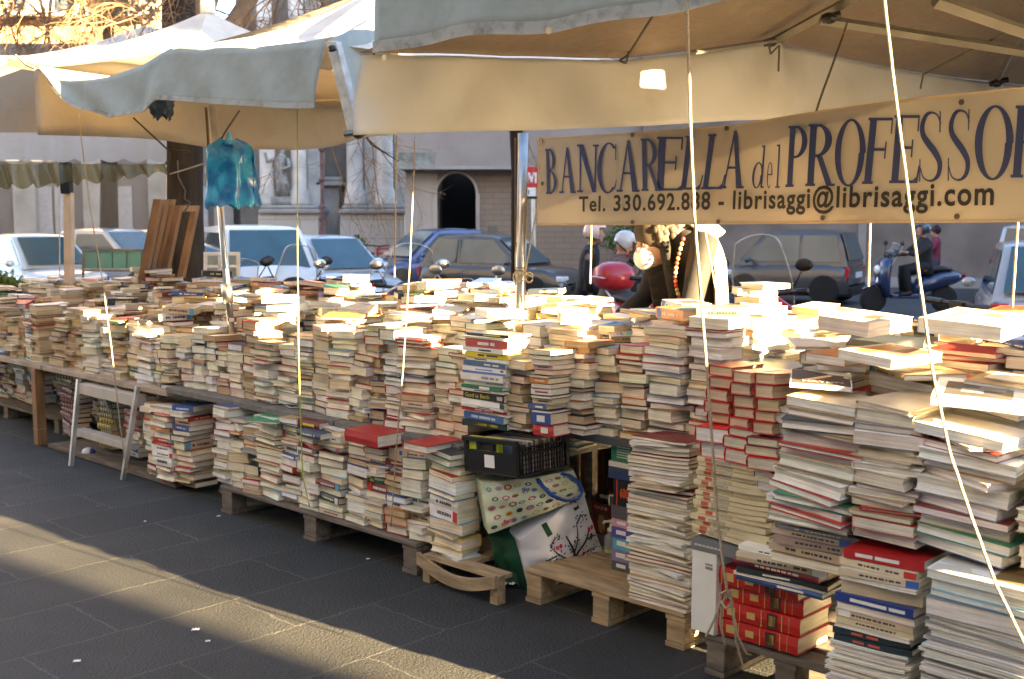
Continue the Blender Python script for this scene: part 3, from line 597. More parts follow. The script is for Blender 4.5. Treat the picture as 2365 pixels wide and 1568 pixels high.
stackpx(('mixed',0,1), 1792, 1990, 3.24, .535, .7, .26, seq=[S(.03,'tan',0,None), S(.03,'cream',0,True), S(.024,'pink',0,True,(.45,.33,.28)), S(.02,'cream',0,True), S(.012,'grey',0,True), S(.006,'black',0,None)], yawj=3, lean=(.03,-.0), page=(.8,.76,.62), rnd=rm)
BOOKS[-1]['art'] = [(.02,.98,.02,.98,(.015,.02,.03)), (.35,.65,.5,.75,(.55,.5,.42)), (.1,.2,.2,.5,(.6,.6,.58))]
stackpx(('columnN',0,0), 1893, 2142, 3.1, .05, .76, .26, seq=[S(.012,'black',0,True) for _ in range(3)]+[S(.006,'white',0,None) for _ in range(3)]+[S(.007,'white',0,None) for _ in range(31)]+[S(.02,'black',0,bars((.5,.1,.05),(.4,.55),(.6,.75)),(.02,.035,.045)) for _ in range(2)]+[S(.012,'white',0,None), S(.02,'cream',0,True), S(.022,'cream',0,True), S(.02,'white',0,None), S(.028,'blue',0,bars(lt,(.1,.3),(.33,.8)),(.02,.045,.2)), S(.045,'cream',0,[(.3,.42,.7,.95,lt)]), S(.01,'white',0,None), S(.022,'cream',0,True), S(.022,'cream',0,True), S(.03,'red',0,bars(lt,(.3,.6),(.63,.85)),(.42,.02,.02))], page=(.76,.7,.56), yawj=2.2, lean=(.06,.0), wl=(.26,.25), rnd=rm)
for q in range(3): pass
stackpx(('columnO',0,0), 2128, 2460, 3.04, .03, .65, .3, seq=[S(rm.uniform(.006,.011),'grey' if j % 3 else 'black',0,None) for j in range(10)]+[S(rm.uniform(.006,.01),'white' if j % 4 else 'grey',0,None) for j in range(44)]+[S(.05,'grey',0,None,(.2,.22,.22)), S(.018,'light blue',0,None), S(.03,'white',0,None), S(.025,'white',0,None)], page=(.7,.69,.64), yawj=1.6, lean=(.03,0), wl=(.29,.22*1.5), jit=.009, rnd=rm)
BOOKS[-1]['art'] = [(.02,.98,.02,.98,(.6,.58,.5)), (.1,.9,.5,.95,(.2,.13,.05)), (.2,.6,.6,.85,(.4,.25,.1)), (.4,.44,.1,.4,(.5,.2,.15))]
# art book lying on the right-hand piles
for (x, y, tt, zz, yw, w_, l_, h_, art) in ((2270,965,3.3,1.13,20,.24,.31,.028,[(.02,.98,.02,.98,(.72,.7,.64)),(.12,.88,.12,.8,(.07,.065,.06)),(.3,.55,.3,.5,(.3,.29,.27)),(.5,.8,.45,.7,(.2,.19,.18))]),
        (2060,850,3.42,1.205,-10,.2,.26,.03,[(.02,.98,.02,.98,(.7,.66,.55)),(.1,.5,.1,.9,(.6,.25,.08)),(.55,.95,.3,.9,(.25,.12,.08))]),
        (1900,905,3.33,1.125,30,.19,.25,.014,[(.02,.98,.02,.98,(.1,.07,.05)),]),
        (2000,760,3.75,1.26,-5,.2,.28,.05,[(.02,.98,.02,.98,(.75,.73,.7)),(.5,.8,.3,.7,(.3,.1,.07))]),
        (2260,740,3.6,1.30,5,.25,.36,.045,[(.02,.98,.02,.98,(.7,.66,.52)),(.2,.3,.2,.8,(.3,.28,.2)),(.5,.75,.55,.8,(.25,.22,.15))])):
    a = a_of(x, tt); add_book(('loose',0,int(x)), 0, W(a, tt, zz), R(yw), w_, l_, h_, 'white', (.78,.76,.7), 0, (-.15,0,0), (R(1.5),R(3)), art=art)
# -- books under the tables
rl = random.Random(17)
def lowrow(name, row, x0, x1, tf, z0, z1, sp=.3):
    a = a_of(x0, tf); ae = a_of(x1, tf); i = 0
    while a < ae-.06:
        typ = 'B' if rl.random() < .55 else 'A'; wd = .145 if typ == 'B' else .205
        stack((name, row, i), a+wd/2, tf+(.11 if typ == 'B' else .075), z0, z1+rl.uniform(-.05,.02), typ=typ, spinep=sp, rnd=rl, hardp=.3, lean=(rl.uniform(-.03,.03), rl.uniform(-.03,.01)), wl=(.14+rl.uniform(-.01,.02), .2+rl.uniform(-.01,.02)))
        a += wd+rl.uniform(.005,.02); i += 1
lowrow('pallet', 0, 484, 960, 3.42, .155, .61, .26)
lowrow('pallet', 1, 470, 1000, 3.66, .155, .56, .1)
lowrow('stand', 0, 985, 1040, 3.40, .125, .66, .3)
lowrow('stand', 1, 985, 1030, 3.64, .125, .6, .1)
lowrow('trestle', 0, 322, 432, 3.48, .035, .53, .45)
lowrow('trestle', 1, 300, 480, 3.75, .035, .52, .3)
lowrow('farleft', 0, -60, 70, 3.95, .12, .5, .4)
lowrow('farleft', 1, -60, 110, 4.2, .12, .52, .4)
lowrow('undertable', 2, 120, 480, 4.1, .035, .52, .3)
lowrow('cabinet', 0, 1425, 1470, 3.8, .16, .5, .9)
def stripes(c, n=5): return [(.05+.18*k, .12+.18*k, .15, .85, c) for k in range(n)]
stackpx(('maroonset',0,0), 122, 170, 3.72, .04, .55, .15, seq=[S(.034,'maroon',1,stripes((.42,.3,.28)),(.16,.02,.04)) for _ in range(11)]+[S(.034,'black',1,stripes((.5,.42,.15)),(.05,.05,.02)) for _ in range(3)], wl=(.15,.2), lean=(0,0), rnd=rl)
stackpx(('goldset',0,0), 206, 262, 3.66, .06, .45, .15, seq=[S(.04,'yellow',1,stripes((.06,.06,.04)),(.4,.33,.08)) for _ in range(5)]+[S(.036,'black',1,stripes((.5,.4,.12)),(.03,.05,.06)) for _ in range(5)], wl=(.15,.2), lean=(0,0), rnd=rl)
stackpx(('redset',0,0), 268, 318, 3.66, .06, .45, .15, seq=[S(.03,'white',0,True), S(.035,'blue',0,True), S(.02,'white',0,None), S(.03,'white',0,True), S(.02,'white',0,None), S(.03,'white',0,True), S(.032,'maroon',1,True,(.35,.05,.05)), S(.05,'red',1,True,(.4,.08,.06)), S(.05,'red',1,True,(.4,.08,.06))], wl=(.15,.19), lean=(0,0), rnd=rl)
# big red dictionaries on the under-table piles
def single(x, y, tt, z, yaw, w_, l_, h_, cn, cc, sp=None, pc=(.78,.74,.62), hard=1, n=0):
    add_book(('single',0,x), n, W(a_of(x, tt), tt, z), R(yaw), w_, l_, h_, cn, pc, hard, (-.1,0,0), (0,0), spine=sp, cc=cc)
single(862, 1003, 3.42, .585, 90, .17, .25, .06, 'red', (.42,.03,.03), [])
single(1000, 1025, 3.44, .64-.03, 2, .16, .24, .035, 'red', (.4,.03,.03), None)
single(735, 975, 3.5, .585, 90, .16, .2, .035, 'maroon', (.16,.03,.03), bars(yl, (.2,.7)))
single(735, 990, 3.44, .55, 90, .15, .2, .034, 'blue', (.06,.08,.14), True and spine_marks(rl,'blue'))
single(630, 955, 3.46, .585, 25, .2, .3, .012, 'green', (.03,.25,.12), None, hard=0)
# ------------------------------------------------------------------ which books show largest from the street side
def all_geo():
    G = []
    for b in BOOKS: G.append(book_geo(b, not b['hid']))
    return G
GEO = all_geo(); MX = [book_matrix(b) for b in BOOKS]
vv = []; ff = []; own = []
for i, g_ in enumerate(GEO):
    for V_, F_ in ((g_[0], g_[1]), (g_[2], g_[3])):
        n = len(vv); vv += [MX[i] @ p for p in V_]; ff += [tuple(k+n for k in f) for f in F_]; own += [i]*len(F_)
bvh = BVHTree.FromPolygons(vv, ff); cnt = [0]*len(BOOKS)
ny_ = 0
for yy in range(600, 1568, 5):
    for xx in range(0, 2365, 5):
        r_ = ray(xx, yy); hit = bvh.ray_cast(Vector((0,0,CH)), r_.normalized())
        if hit[2] is not None: cnt[own[hit[2]]] += 1
order = sorted(range(len(BOOKS)), key=lambda i: -cnt[i])
TOPB = set(order[:296])
print('BOOKS', len(BOOKS), 'visible', sum(1 for c in cnt if c), 'cut', cnt[order[295]])
# words for each stack
STK = {}
for i, b in enumerate(BOOKS): STK.setdefault(b['sid'], []).append(i)
ANCH = [(a_of(60,3.6),'the orange wooden post'),(a_of(290,3.6),'the aluminium trestle'),(a_of(525,3.6),'the blue bag pole'),(a_of(687,3.6),'the yellow string'),(a_of(930,3.6),'the middle string'),(a_of(1202,3.6),'the central steel pole'),(a_of(1450,3.6),'the phone number'),(a_of(1625,3.6),'the knotted rope'),(a_of(2180,3.2),'the white rope')]
ORD = ['first','second','third','fourth','fifth','sixth','seventh','eighth','ninth','tenth','eleventh','twelfth','thirteenth','fourteenth','fifteenth','sixteenth','seventeenth','eighteenth','nineteenth','twentieth']
def od(n): return ORD[n] if n < 20 else '%dth' % (n+1)
SPEC = {('colour',0,0):'bright spine stack above the black crate', ('colour',0,1):'tan paged stack right of the bright spines', ('colour',0,2):'orange and blue stack above the crate corner', ('colour',0,3):'stack right of the crate',
  ('redvolumes',0,0):'left stack of red edged volumes', ('redvolumes',0,1):'middle stack of red edged volumes', ('redvolumes',0,2):'right stack of red edged volumes', ('redlow',0,0):'left pile of scarlet slipcases', ('redlow',0,1):'middle pile of scarlet slipcases', ('redlow',0,2):'right pile of scarlet slipcases',
  ('magazines',0,0):'tall thin stack on the bare pallet', ('spined',0,0):'cream spine stack with red labels', ('leather',0,0):'column with gilt red leather volumes', ('mixed',0,0):'mixed pile right on the gilt red volumes', ('mixed',0,1):'pile topped by a black moon cover', ('columnN',0,0):'column topped by the red book', ('columnO',0,0):'thick corner pile at bottom right',
  ('maroonset',0,0):'maroon set under the far table', ('goldset',0,0):'gold striped set between trestle legs', ('redset',0,0):'pile right of the gold striped set'}
def stack_words():
    out = {}; rows = {}
    for sid in STK:
        if sid in SPEC: out[sid] = SPEC[sid]; continue
        key = sid[0] if isinstance(sid[0], str) else 'table'; rows.setdefault((key, sid[1]), []).append(sid)
    for (key, row), lst in rows.items():
        lst = [s for s in lst if any(i in TOPB for i in STK[s])]; 
        def am(s): b = BOOKS[STK[s][0]]; return AT(b['base'])[0]
        lst.sort(key=am)
        rw = {'table': ['front row','second row','third row','fourth row','fifth row','back row'], 'right': ['large front row','large second row','large third row','','',''], 'rightback': ['']*3+['right rear first row','right rear second row','right rear third row','right rear last row'],
              'pallet': ['lower pallet row','inner pallet row'], 'stand': ['low stand row','inner stand row'], 'trestle': ['ground row','inner ground row'], 'farleft': ['shelf row','inner shelf row'], 'undertable': ['','','deep shaded row'], 'cabinet': ['cabinet row'], 'single': ['loose'], 'loose': ['loose']}[key][row]
        used = {}
        for s in lst:
            a = am(s); k = min(range(len(ANCH)), key=lambda q: abs(ANCH[q][0]-a)); side = 'right' if a >= ANCH[k][0] else 'left'; used.setdefault((k, side), []).append(s)
        for (k, side), ls in used.items():
            ls.sort(key=lambda s: abs(am(s)-ANCH[k][0]))
            for n, s in enumerate(ls): out[s] = '%s, %s %s of %s' % (rw, od(n)+' stack' if key not in ('single','loose') else od(n), side, ANCH[k][1])
    return out
SW = stack_words()
def book_label(i):
    b = BOOKS[i]; lst = sorted(STK[b['sid']], key=lambda j: -BOOKS[j]['base'].z); r = lst.index(i)
    rk = 'top' if r == 0 else od(r)+' down'
    if b['sid'][0] in ('single','loose'): return '%s %s book lying %s' % ('thick' if b['h'] > .03 else 'thin', b['cn'], SW.get(b['sid'], 'on the piles'))
    ty = 'hardback' if b['hard'] else ('magazine' if b['sid'][0] in ('magazines','spined') else 'paperback')
    return '%s %s, %s, %s' % (b['cn'], ty, rk, SW.get(b['sid'], 'stack'))
def colour_attr(me, cols):
    at = me.color_attributes.new('col', 'FLOAT_COLOR', 'CORNER'); at.data.foreach_set('color', cols)
COVER_OF = {}
def emit_book(i):
    b = BOOKS[i]; V_, F_, PV_, PF_, ex = GEO[i]
    e = bpy.data.objects.new('book', None); COL.objects.link(e); e.empty_display_size = .05; e.matrix_world = MX[i]
    tag(e, book_label(i), 'book', 'books stacked on and under the stall tables')
    for nm, vs, fs, c, m in (('cover', V_, F_, b['cc'], M_COV), ('pages', PV_, PF_, b['pc'], M_PAGE)):
        me = bpy.data.meshes.new(nm); me.from_pydata(vs, [], fs); me.materials.append(m); colour_attr(me, [c[0],c[1],c[2],1]*sum(len(f) for f in fs))
        o = bpy.data.objects.new(nm, me); COL.objects.link(o); o.parent = e
        if nm == 'cover': cov = o; COVER_OF[i] = o
    if ex.v:
        me = bpy.data.meshes.new('print'); me.from_pydata(ex.v, [], ex.f); me.materials.append(M_PAINT)
        buf = []
        for f, c in zip(ex.f, ex.c): buf += [c[0],c[1],c[2],1]*len(f)
        colour_attr(me, buf); o = bpy.data.objects.new('printing', me); COL.objects.link(o); o.parent = cov
vs_ = []; fs_ = []; cs_ = []; mi_ = []
for i, g_ in enumerate(GEO):
    if i in TOPB: emit_book(i); continue
    b = BOOKS[i]
    for V_, F_, c, m in ((g_[0], g_[1], b['cc'], 0), (g_[2], g_[3], b['pc'], 1)):
        n = len(vs_); vs_ += [MX[i] @ p for p in V_]; fs_ += [tuple(k+n for k in f) for f in F_]; mi_ += [m]*len(F_); cs_ += [c[0],c[1],c[2],1]*sum(len(f) for f in F_)
    ex = g_[4]
    if ex.v:
        n = len(vs_); vs_ += [MX[i] @ p for p in ex.v]; fs_ += [tuple(k+n for k in f) for f in ex.f]; mi_ += [2]*len(ex.f)
        for f, c in zip(ex.f, ex.c): cs_ += [c[0],c[1],c[2],1]*len(f)
me = bpy.data.meshes.new('more_books'); me.from_pydata(vs_, [], fs_)
for m in (M_COV, M_PAGE, M_PAINT): me.materials.append(m)
me.polygons.foreach_set('material_index', mi_); colour_attr(me, cs_); me.update()
o = bpy.data.objects.new('more_books', me); COL.objects.link(o)
tag(o, 'the many further cream paged used books filling the rear and gaps of the stall', 'books', kind='stuff')
# ------------------------------------------------------------------ tables, trestle, pallets
def sbox(b, a0, a1, t0, t1, z0, z1, col=None):
    return b.hexa([W(a0,t0,z0), W(a1,t0,z0), W(a1,t1,z0), W(a0,t1,z0), W(a0,t0,z1), W(a1,t0,z1), W(a1,t1,z1), W(a0,t1,z1)], col)
def table(label, a0, a1, t0, t1, z, m=None, th=.035, legs=None, lm=None):
    r = thing('table', label, 'table', W((a0+a1)/2, (t0+t1)/2, 0), AZ, 'trestle tables under the books')
    b = MB(); sbox(b, a0, a1, t0, t1, z-th, z); b.build('tabletop', m or M_GREYT, r, mods=[('bevel', .004)])
    for la in (legs if legs is not None else (a0+.25, a1-.25)):
        for lt_ in (t0+.32, t1-.12):
            b = MB(); sbox(b, la-.02, la+.02, lt_-.02, lt_+.02, 0, z-th-.001); b.build('leg', lm or M_GWOOD, r)
    return r
table('far left table on an orange wooden post', -10.9, -8.17, 3.5, 4.9, .60, mat('plank', (.4,.32,.24), .8, var=.3), legs=(-10.4,-8.5))
table('plank table carried by the aluminium trestle', -8.15, -6.37, 3.5, 4.9, .60, mat('plank', (.4,.32,.24), .8), legs=(-6.6,))
table('grey edged table left of the middle guy string', -6.35, -4.67, 3.48, 4.9, .63)
table('grey edged table left of the black crate', -4.655, a_of(1060,3.48), 3.48, 4.9, .63)
table('short table set back behind the black crate', a_of(1060,3.48)+.004, -3.33, 3.78, 4.9, .63)
table('dark edged table over the bare pallet', -3.315, -2.485, 3.7, 5.0, .735, mat('table_edge_dark', (.07,.08,.085), .6), legs=(-2.55,))
table('short table behind the red volumes', -2.47, a_of(1800,3.2)-.004, 3.62, 5.0, .742, legs=())
r = table('table under the large art books at right', a_of(1800,3.2), .62, 3.33, 5.0, .70, legs=(-.8,), th=.022, lm=M_GWOOD)
r = thing('wooden_post', 'orange brown wooden post holding up the far left table edge', 'post', W(a_of(78,3.52), 3.52, 0), AZ)
b = MB(); a = a_of(78,3.52); sbox(b, a-.035, a+.035, 3.49, 3.56, 0, .563); b.build('post', M_OWOOD, r, mods=[('bevel', .004)])
b = MB(); b.tube([W(a-.036,3.489,.12), W(a+.036,3.489,.12), W(a+.036,3.561,.12)], .002, 5); b.build('wire', M_ROPE, r)
# aluminium step trestle
r = thing('trestle', 'small aluminium step trestle with flat rungs holding the plank table', 'trestle', W(a_of(225,3.48), 3.48, 0), AZ)
for (xt, yt, xb, yb) in ((182,876,164,1076), (318,892,284,1108)):
    b = MB(); p = PT(xt,yt,3.47); q = PG(xb,yb,0); b.tube([q, p], .019, 4); b.build('rail', M_ALU, r)
    b = MB(); d = W(0,.32,0); b.tube([q+d*1.3, p+d*.4], .017, 4); b.build('rear_rail', M_ALU, r)
for (x0,y0,x1,y1,th) in ((182,885,312,912,26), (172,990,296,1026,17)):
    b = MB(); A = PT(x0,y0,3.46); B = PT(x1,y1,3.46); hz = th/2650*7.4
    B.z = A.z; b.prism([A, B, B+Vector((0,0,-hz)), A+Vector((0,0,-hz))], W(0,.08,0)); b.build('rung', mat('rung_cream', (.5,.46,.4), .6), r, mods=[('bevel', .003)])
def pallet(label, a0, a1, t0, t1, m, zt=.144, nb=3, gap=.03, boards=7, blk=.078, sag=0):
    r = thing('pallet', label, 'pallet', W((a0+a1)/2, (t0+t1)/2, 0), AZ, 'wooden pallets under the books')
    b = MB(); w_ = (t1-t0-(boards-1)*gap)/boards
    for k in range(boards):
        tt = t0+k*(w_+gap); o = RND.uniform(-.004,.004); sbox(b, a0+o, a1+o, tt, tt+w_, zt-.02+o*.3, zt+o*.3)
    b.build('deck', m, r, mods=[('bevel', .003)])
    for i in range(3):
        aa = a0+(a1-a0-blk)*i/2
        b = MB(); sbox(b, aa-.004, aa+blk+.004, t0+.006, t1-.006, zt-.041, zt-.022); b.build('stringer', m, r)
        b = MB(); sbox(b, aa-.002, aa+blk+.002, t0+.003, t1-.003, 0.001, .02); b.build('runner', m, r)
        for j in range(3):
            tt = t0+.008+(t1-t0-.016-.1)*j/2; b = MB(); sbox(b, aa, aa+blk, tt, tt+.1, .021, zt-.042); b.build('block', m, r, mods=[('bevel', .004)])
    return r
pallet('bare pine pallet beside the bags, its deck half empty', -3.335, -2.50, 3.5, 4.5, M_WOOD, .15, boards=6, gap=.035, blk=.085)
pallet('dark weathered pallet under the lower stacks', a_of(512,3.44), a_of(955,3.4), 3.40, 4.3, M_GWOOD, .152, boards=6, blk=.1)
pallet('grey pallet under the gilt red leather volumes', a_of(1658,3.42), a_of(1830,3.42)+.35, 3.38, 4.2, M_GWOOD, .152, boards=6)
pallet('splintered grey pallet in the shade of the far left table', -10.6, -8.6, 3.8, 4.7, M_GWOOD, .115, boards=6)
r = thing('low_board', 'thin board on the ground under the trestle side piles', 'board', W(-6.7,3.8,0), AZ); b = MB(); sbox(b, -8.1, -6.3, 3.5, 4.4, .008, .033); b.build('board', M_GWOOD, r)
# sagging little stand
a0, a1 = a_of(960,3.36), a_of(1145,3.36)
r = thing('low_stand', 'low wooden stand with a sagging front slat on two short feet', 'stand', W((a0+a1)/2,3.5,0), AZ)
b = MB(); b.grid(lambda u, v: W(a0+(a1-a0)*u, 3.36+.0*v, .135-.055*math.sin(math.pi*u)-.055*(1-v)), 12, 1); b.build('front_slat', M_WOOD, r, mods=[('solid', .018)])
b = MB(); sbox(b, a0+.01, a_of(1068,3.4), 3.385, 3.9, .105, .123); sbox(b, a_of(1068,3.4)+.001, a1-.01, 3.385, 3.47, .105, .123); b.build('deck', M_WOOD, r)
for aa in (a0+.02, a1-.05):
    for tt in (3.36,): b = MB(); sbox(b, aa, aa+.045, tt+.012, tt+.06, 0, .104); b.build('foot', M_WOOD, r)
# ------------------------------------------------------------------ canopies
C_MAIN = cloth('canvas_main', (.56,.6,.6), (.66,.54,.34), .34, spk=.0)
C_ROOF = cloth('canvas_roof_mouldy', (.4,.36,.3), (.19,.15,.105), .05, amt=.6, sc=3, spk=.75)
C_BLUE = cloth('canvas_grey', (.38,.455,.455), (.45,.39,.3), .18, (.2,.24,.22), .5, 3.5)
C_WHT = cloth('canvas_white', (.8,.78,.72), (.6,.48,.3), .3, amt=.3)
M_FRAME = mat('grey_frame', (.2,.19,.16), .55, .3, var=.2)
def strip(topf, botf, nu, nv, fold=0):
    def f(u, v):
        p = topf(u)*(v) + botf(u)*(1-v); return p
    b = MB(); b.grid(f, nu, nv); return b
def pl(pts, u, lo, hi):
    x = lo+(hi-lo)*u; return x, lerp(pts, x)
c1 = thing('market_canopy', 'large cream canopy over the banner with a grey front valance', 'canopy', W(-2,5.5,0), AZ, 'market canopies over the book stall')
AV = a_of(877, 3.0)
zb1 = lambda a: 2.307+.012*math.sin(a*3.1)+.006*math.sin(a*9)
def sp(t, h, z): return W(0,0,0)
b = MB(); b.grid(lambda u, v: W(AV+(-.13-AV)*u, 3.0-.02*math.sin(u*17)*(1-v)-.015*math.sin(u*41+1)*(1-v), (1-v)*zb1(-3.93+3.8*u)+v*2.72), 70, 6)
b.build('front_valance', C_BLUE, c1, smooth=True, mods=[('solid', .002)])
b = MB(); b.grid(lambda u, v: W(AV+(-.13-AV)*u, 2.992-.02*math.sin(u*17)-.015*math.sin(u*41+1), zb1(-3.93+3.8*u)-.003+v*.045), 70, 1); b.build('hem', cloth('hem_stained', (.44,.47,.46), (.5,.42,.3), .2, (.1,.11,.09), .8, 14), c1, smooth=True)
for xx, yy in ((888,137),(1268,75)):
    b = MB(); p = PT(xx, yy-4, 2.965); Mx = Matrix.Rotation(AZ, 4, 'Z') @ Matrix.Rotation(R(90), 4, 'X'); b.lathe([(.006,0),(.012,0),(.012,.003),(.006,.003)], p, 14, Mx); b.build('eyelet', mat('brass_eyelet', (.6,.5,.3), .4, .8), c1)
aL = lambda x: -3.86+(x-835)*.00035
ptop = [(835,128),(900,127),(1100,131),(1350,137),(1450,139),(1600,122),(1700,108),(1790,93),(1880,118),(2000,145),(2100,168),(2250,186),(2365,198),(2600,215),(2900,235)]
pbot = [(835,312),(1000,305),(1250,300),(1500,290),(1700,278),(1900,275),(2900,280)]
X0, X1 = 835, 2900
def fold(x, v):
    d = 0
    for cx, s_, k in ((1790,1,.05),(1760,-1,.03),(1830,-1,.03),(1000,1,.012),(1180,-1,.012),(1480,1,.012),(2150,1,.015)):
        d += k*math.exp(-((x-cx)/(18+45*(1-v)))**2)*s_
    d += .014*math.sin(x*.011+v*3)+.008*math.sin(x*.03-v*5)
    return d
def side1(u, v):
    x = X0+(X1-X0)*u; T = PA(x, lerp(ptop, x), aL(x)); B = PA(x-(20*(1-u) if x < 900 else 0), lerp(pbot, x), aL(x)+.05)
    return T*v + B*(1-v) + W(fold(x, v), 0)
b = MB(); b.grid(side1, 110, 12); b.build('side_panel', cloth('canvas_side', (.54,.54,.51), (.56,.54,.48), .24, (.42,.33,.19), .45, 1.8), c1, smooth=True, mods=[('solid', .002)])
RG0, RG1 = W(-1.9, 4.6, 3.36), W(-1.9, 10.2, 3.36)
def roofL(u, v):
    x = X0+(X1-X0)*u; E = side1(u, 1)+W(-.03,0,.012); k = (AT(E)[1]-3.0)/7.3; rdg = W(-1.9, 3.6+6.6*max(0,k), 3.0+.36*min(1, max(0, k*5)))
    p = E.lerp(rdg, v); p.z -= .07*math.sin(math.pi*v)*(1 if v > 0 else 0); return p
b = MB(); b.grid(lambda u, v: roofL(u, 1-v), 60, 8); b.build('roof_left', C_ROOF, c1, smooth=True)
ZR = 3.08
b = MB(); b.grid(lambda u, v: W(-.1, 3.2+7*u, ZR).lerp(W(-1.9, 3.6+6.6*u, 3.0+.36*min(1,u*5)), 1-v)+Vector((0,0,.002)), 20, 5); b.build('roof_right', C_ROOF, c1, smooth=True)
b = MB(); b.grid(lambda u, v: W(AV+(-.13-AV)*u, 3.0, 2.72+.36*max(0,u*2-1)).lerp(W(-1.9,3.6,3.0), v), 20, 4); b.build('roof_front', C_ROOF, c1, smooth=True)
for (t0, t1, z0, z1) in ((3.2,5.05,2.5,ZR),(5.05,5.22,2.5,3.0),(5.22,10.2,2.5,ZR)):  # unseen side; notch shaped to throw a sun spot on the side panel
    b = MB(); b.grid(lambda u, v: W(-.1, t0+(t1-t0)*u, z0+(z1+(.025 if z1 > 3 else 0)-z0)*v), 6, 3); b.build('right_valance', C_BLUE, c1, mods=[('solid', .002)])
for (p, q, rr_) in ((P(1778,100,6.35),P(2120,-85,5.2),.026),(P(1895,45,5.75),P(2420,128,5.9),.026),(P(2160,2,4.6),P(2420,92,4.75),.028),(P(2302,190,8.1),P(2420,-60,6.0),.022),(P(1590,122,5.6),P(1800,92,6.3),.012)):
    b = MB(); b.tube([p, q], rr_, 4); b.build('frame_bar', M_FRAME, c1)
for (x, y, Z, s) in ((1780,98,6.3,.035),(1915,42,5.7,.04),(2302,192,8.0,.04)):
    b = MB(); b.sphere(P(x,y,Z), s, 8, 6, (1,1,.7)); b.tube([P(x-15,y+2,Z), P(x+25,y-8,Z)], .022, 6); b.build('joint', M_BLK, c1)
# canopy 2
c2 = thing('market_canopy', 'middle canopy with a drooping grey valance left of the cream one', 'canopy', W(-5.9,4.7,0), AZ, 'market canopies over the book stall')
t2 = [(60,150),(90,152),(150,188),(250,178),(330,150),(395,110),(500,110),(600,107),(700,97),(757,88)]
b2 = [(60,152),(90,162),(130,212),(180,250),(260,273),(330,258),(372,230),(380,231),(550,243),(650,250),(728,249),(757,249)]
def v2(u, v):
    x = 84+(752-84)*u; xb = 84+(728-84)*u; p = PT(x, lerp(t2, x), 3.2)*v + PT(xb, lerp(b2, xb), 3.17)*(1-v)
    dd = .02*math.sin(x*.05+v*4)*(1-v)+.03*math.exp(-((x-(395-30*(1-v)))/25)**2)*(1-v); return p + W(0, -dd)
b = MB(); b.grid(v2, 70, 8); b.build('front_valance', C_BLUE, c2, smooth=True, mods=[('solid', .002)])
b = MB(); b.grid(lambda u, v: v2(u, v*.09)+W(0,-.006), 70, 1); b.build('hem', MATS['hem_stained'], c2, smooth=True)
pk2 = W(-5.75, 4.75, 3.12)
u9 = (397-84)/(752-84)
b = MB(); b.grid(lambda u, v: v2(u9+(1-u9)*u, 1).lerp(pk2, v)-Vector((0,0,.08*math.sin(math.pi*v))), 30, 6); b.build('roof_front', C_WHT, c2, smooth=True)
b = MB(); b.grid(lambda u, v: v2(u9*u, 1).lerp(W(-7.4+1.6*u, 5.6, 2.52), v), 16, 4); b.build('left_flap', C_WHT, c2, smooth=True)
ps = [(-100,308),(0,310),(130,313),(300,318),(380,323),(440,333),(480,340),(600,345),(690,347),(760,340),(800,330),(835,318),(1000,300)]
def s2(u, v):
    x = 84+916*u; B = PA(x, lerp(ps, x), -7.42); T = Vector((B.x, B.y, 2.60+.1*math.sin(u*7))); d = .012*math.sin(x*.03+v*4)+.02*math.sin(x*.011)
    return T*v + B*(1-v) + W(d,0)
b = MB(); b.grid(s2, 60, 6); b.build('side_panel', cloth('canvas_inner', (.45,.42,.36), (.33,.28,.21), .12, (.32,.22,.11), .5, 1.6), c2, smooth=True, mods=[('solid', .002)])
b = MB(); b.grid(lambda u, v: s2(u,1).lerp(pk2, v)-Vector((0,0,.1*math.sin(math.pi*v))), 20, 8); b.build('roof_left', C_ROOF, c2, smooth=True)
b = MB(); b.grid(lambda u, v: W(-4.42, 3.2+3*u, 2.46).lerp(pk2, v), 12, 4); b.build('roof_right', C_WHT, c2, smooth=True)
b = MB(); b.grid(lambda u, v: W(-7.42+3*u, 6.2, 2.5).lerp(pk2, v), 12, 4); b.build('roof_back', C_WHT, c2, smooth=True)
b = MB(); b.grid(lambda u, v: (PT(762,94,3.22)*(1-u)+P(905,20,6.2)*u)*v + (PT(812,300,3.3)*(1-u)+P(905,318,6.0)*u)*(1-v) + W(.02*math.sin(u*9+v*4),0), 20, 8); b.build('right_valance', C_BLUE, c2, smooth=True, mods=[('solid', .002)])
b = MB(); b.prism([PT(753,95,3.16), PT(775,95,3.16), PT(826,304,3.2), PT(802,304,3.2)], W(0,.035)); b.build('strut', mat('strut_paint', (.55,.58,.58), .5, .2, var=.3, vs=20), c2, mods=[('bevel',.004)])
b = MB(); b.sphere(PT(828,306,3.15), .03, 10, 6); b.tube([PT(800,310,3.15), PT(850,302,3.15)], .017, 8); b.build('clamp', M_BLK, c2, smooth=True)
b = MB(); b.tube([PT(766,108,3.14), PT(768,116,3.14)], .018, 8); b.build('bolt', M_BLK, c2)
b = MB(); b.tube([P(870,60,4.98), P(862,140,4.98), P(838,205,4.98), P(843,240,4.98), P(828,262,4.98), P(843,258,4.98), P(832,300,4.98)], .005, 6); b.build('cord', M_DROPE, c2)
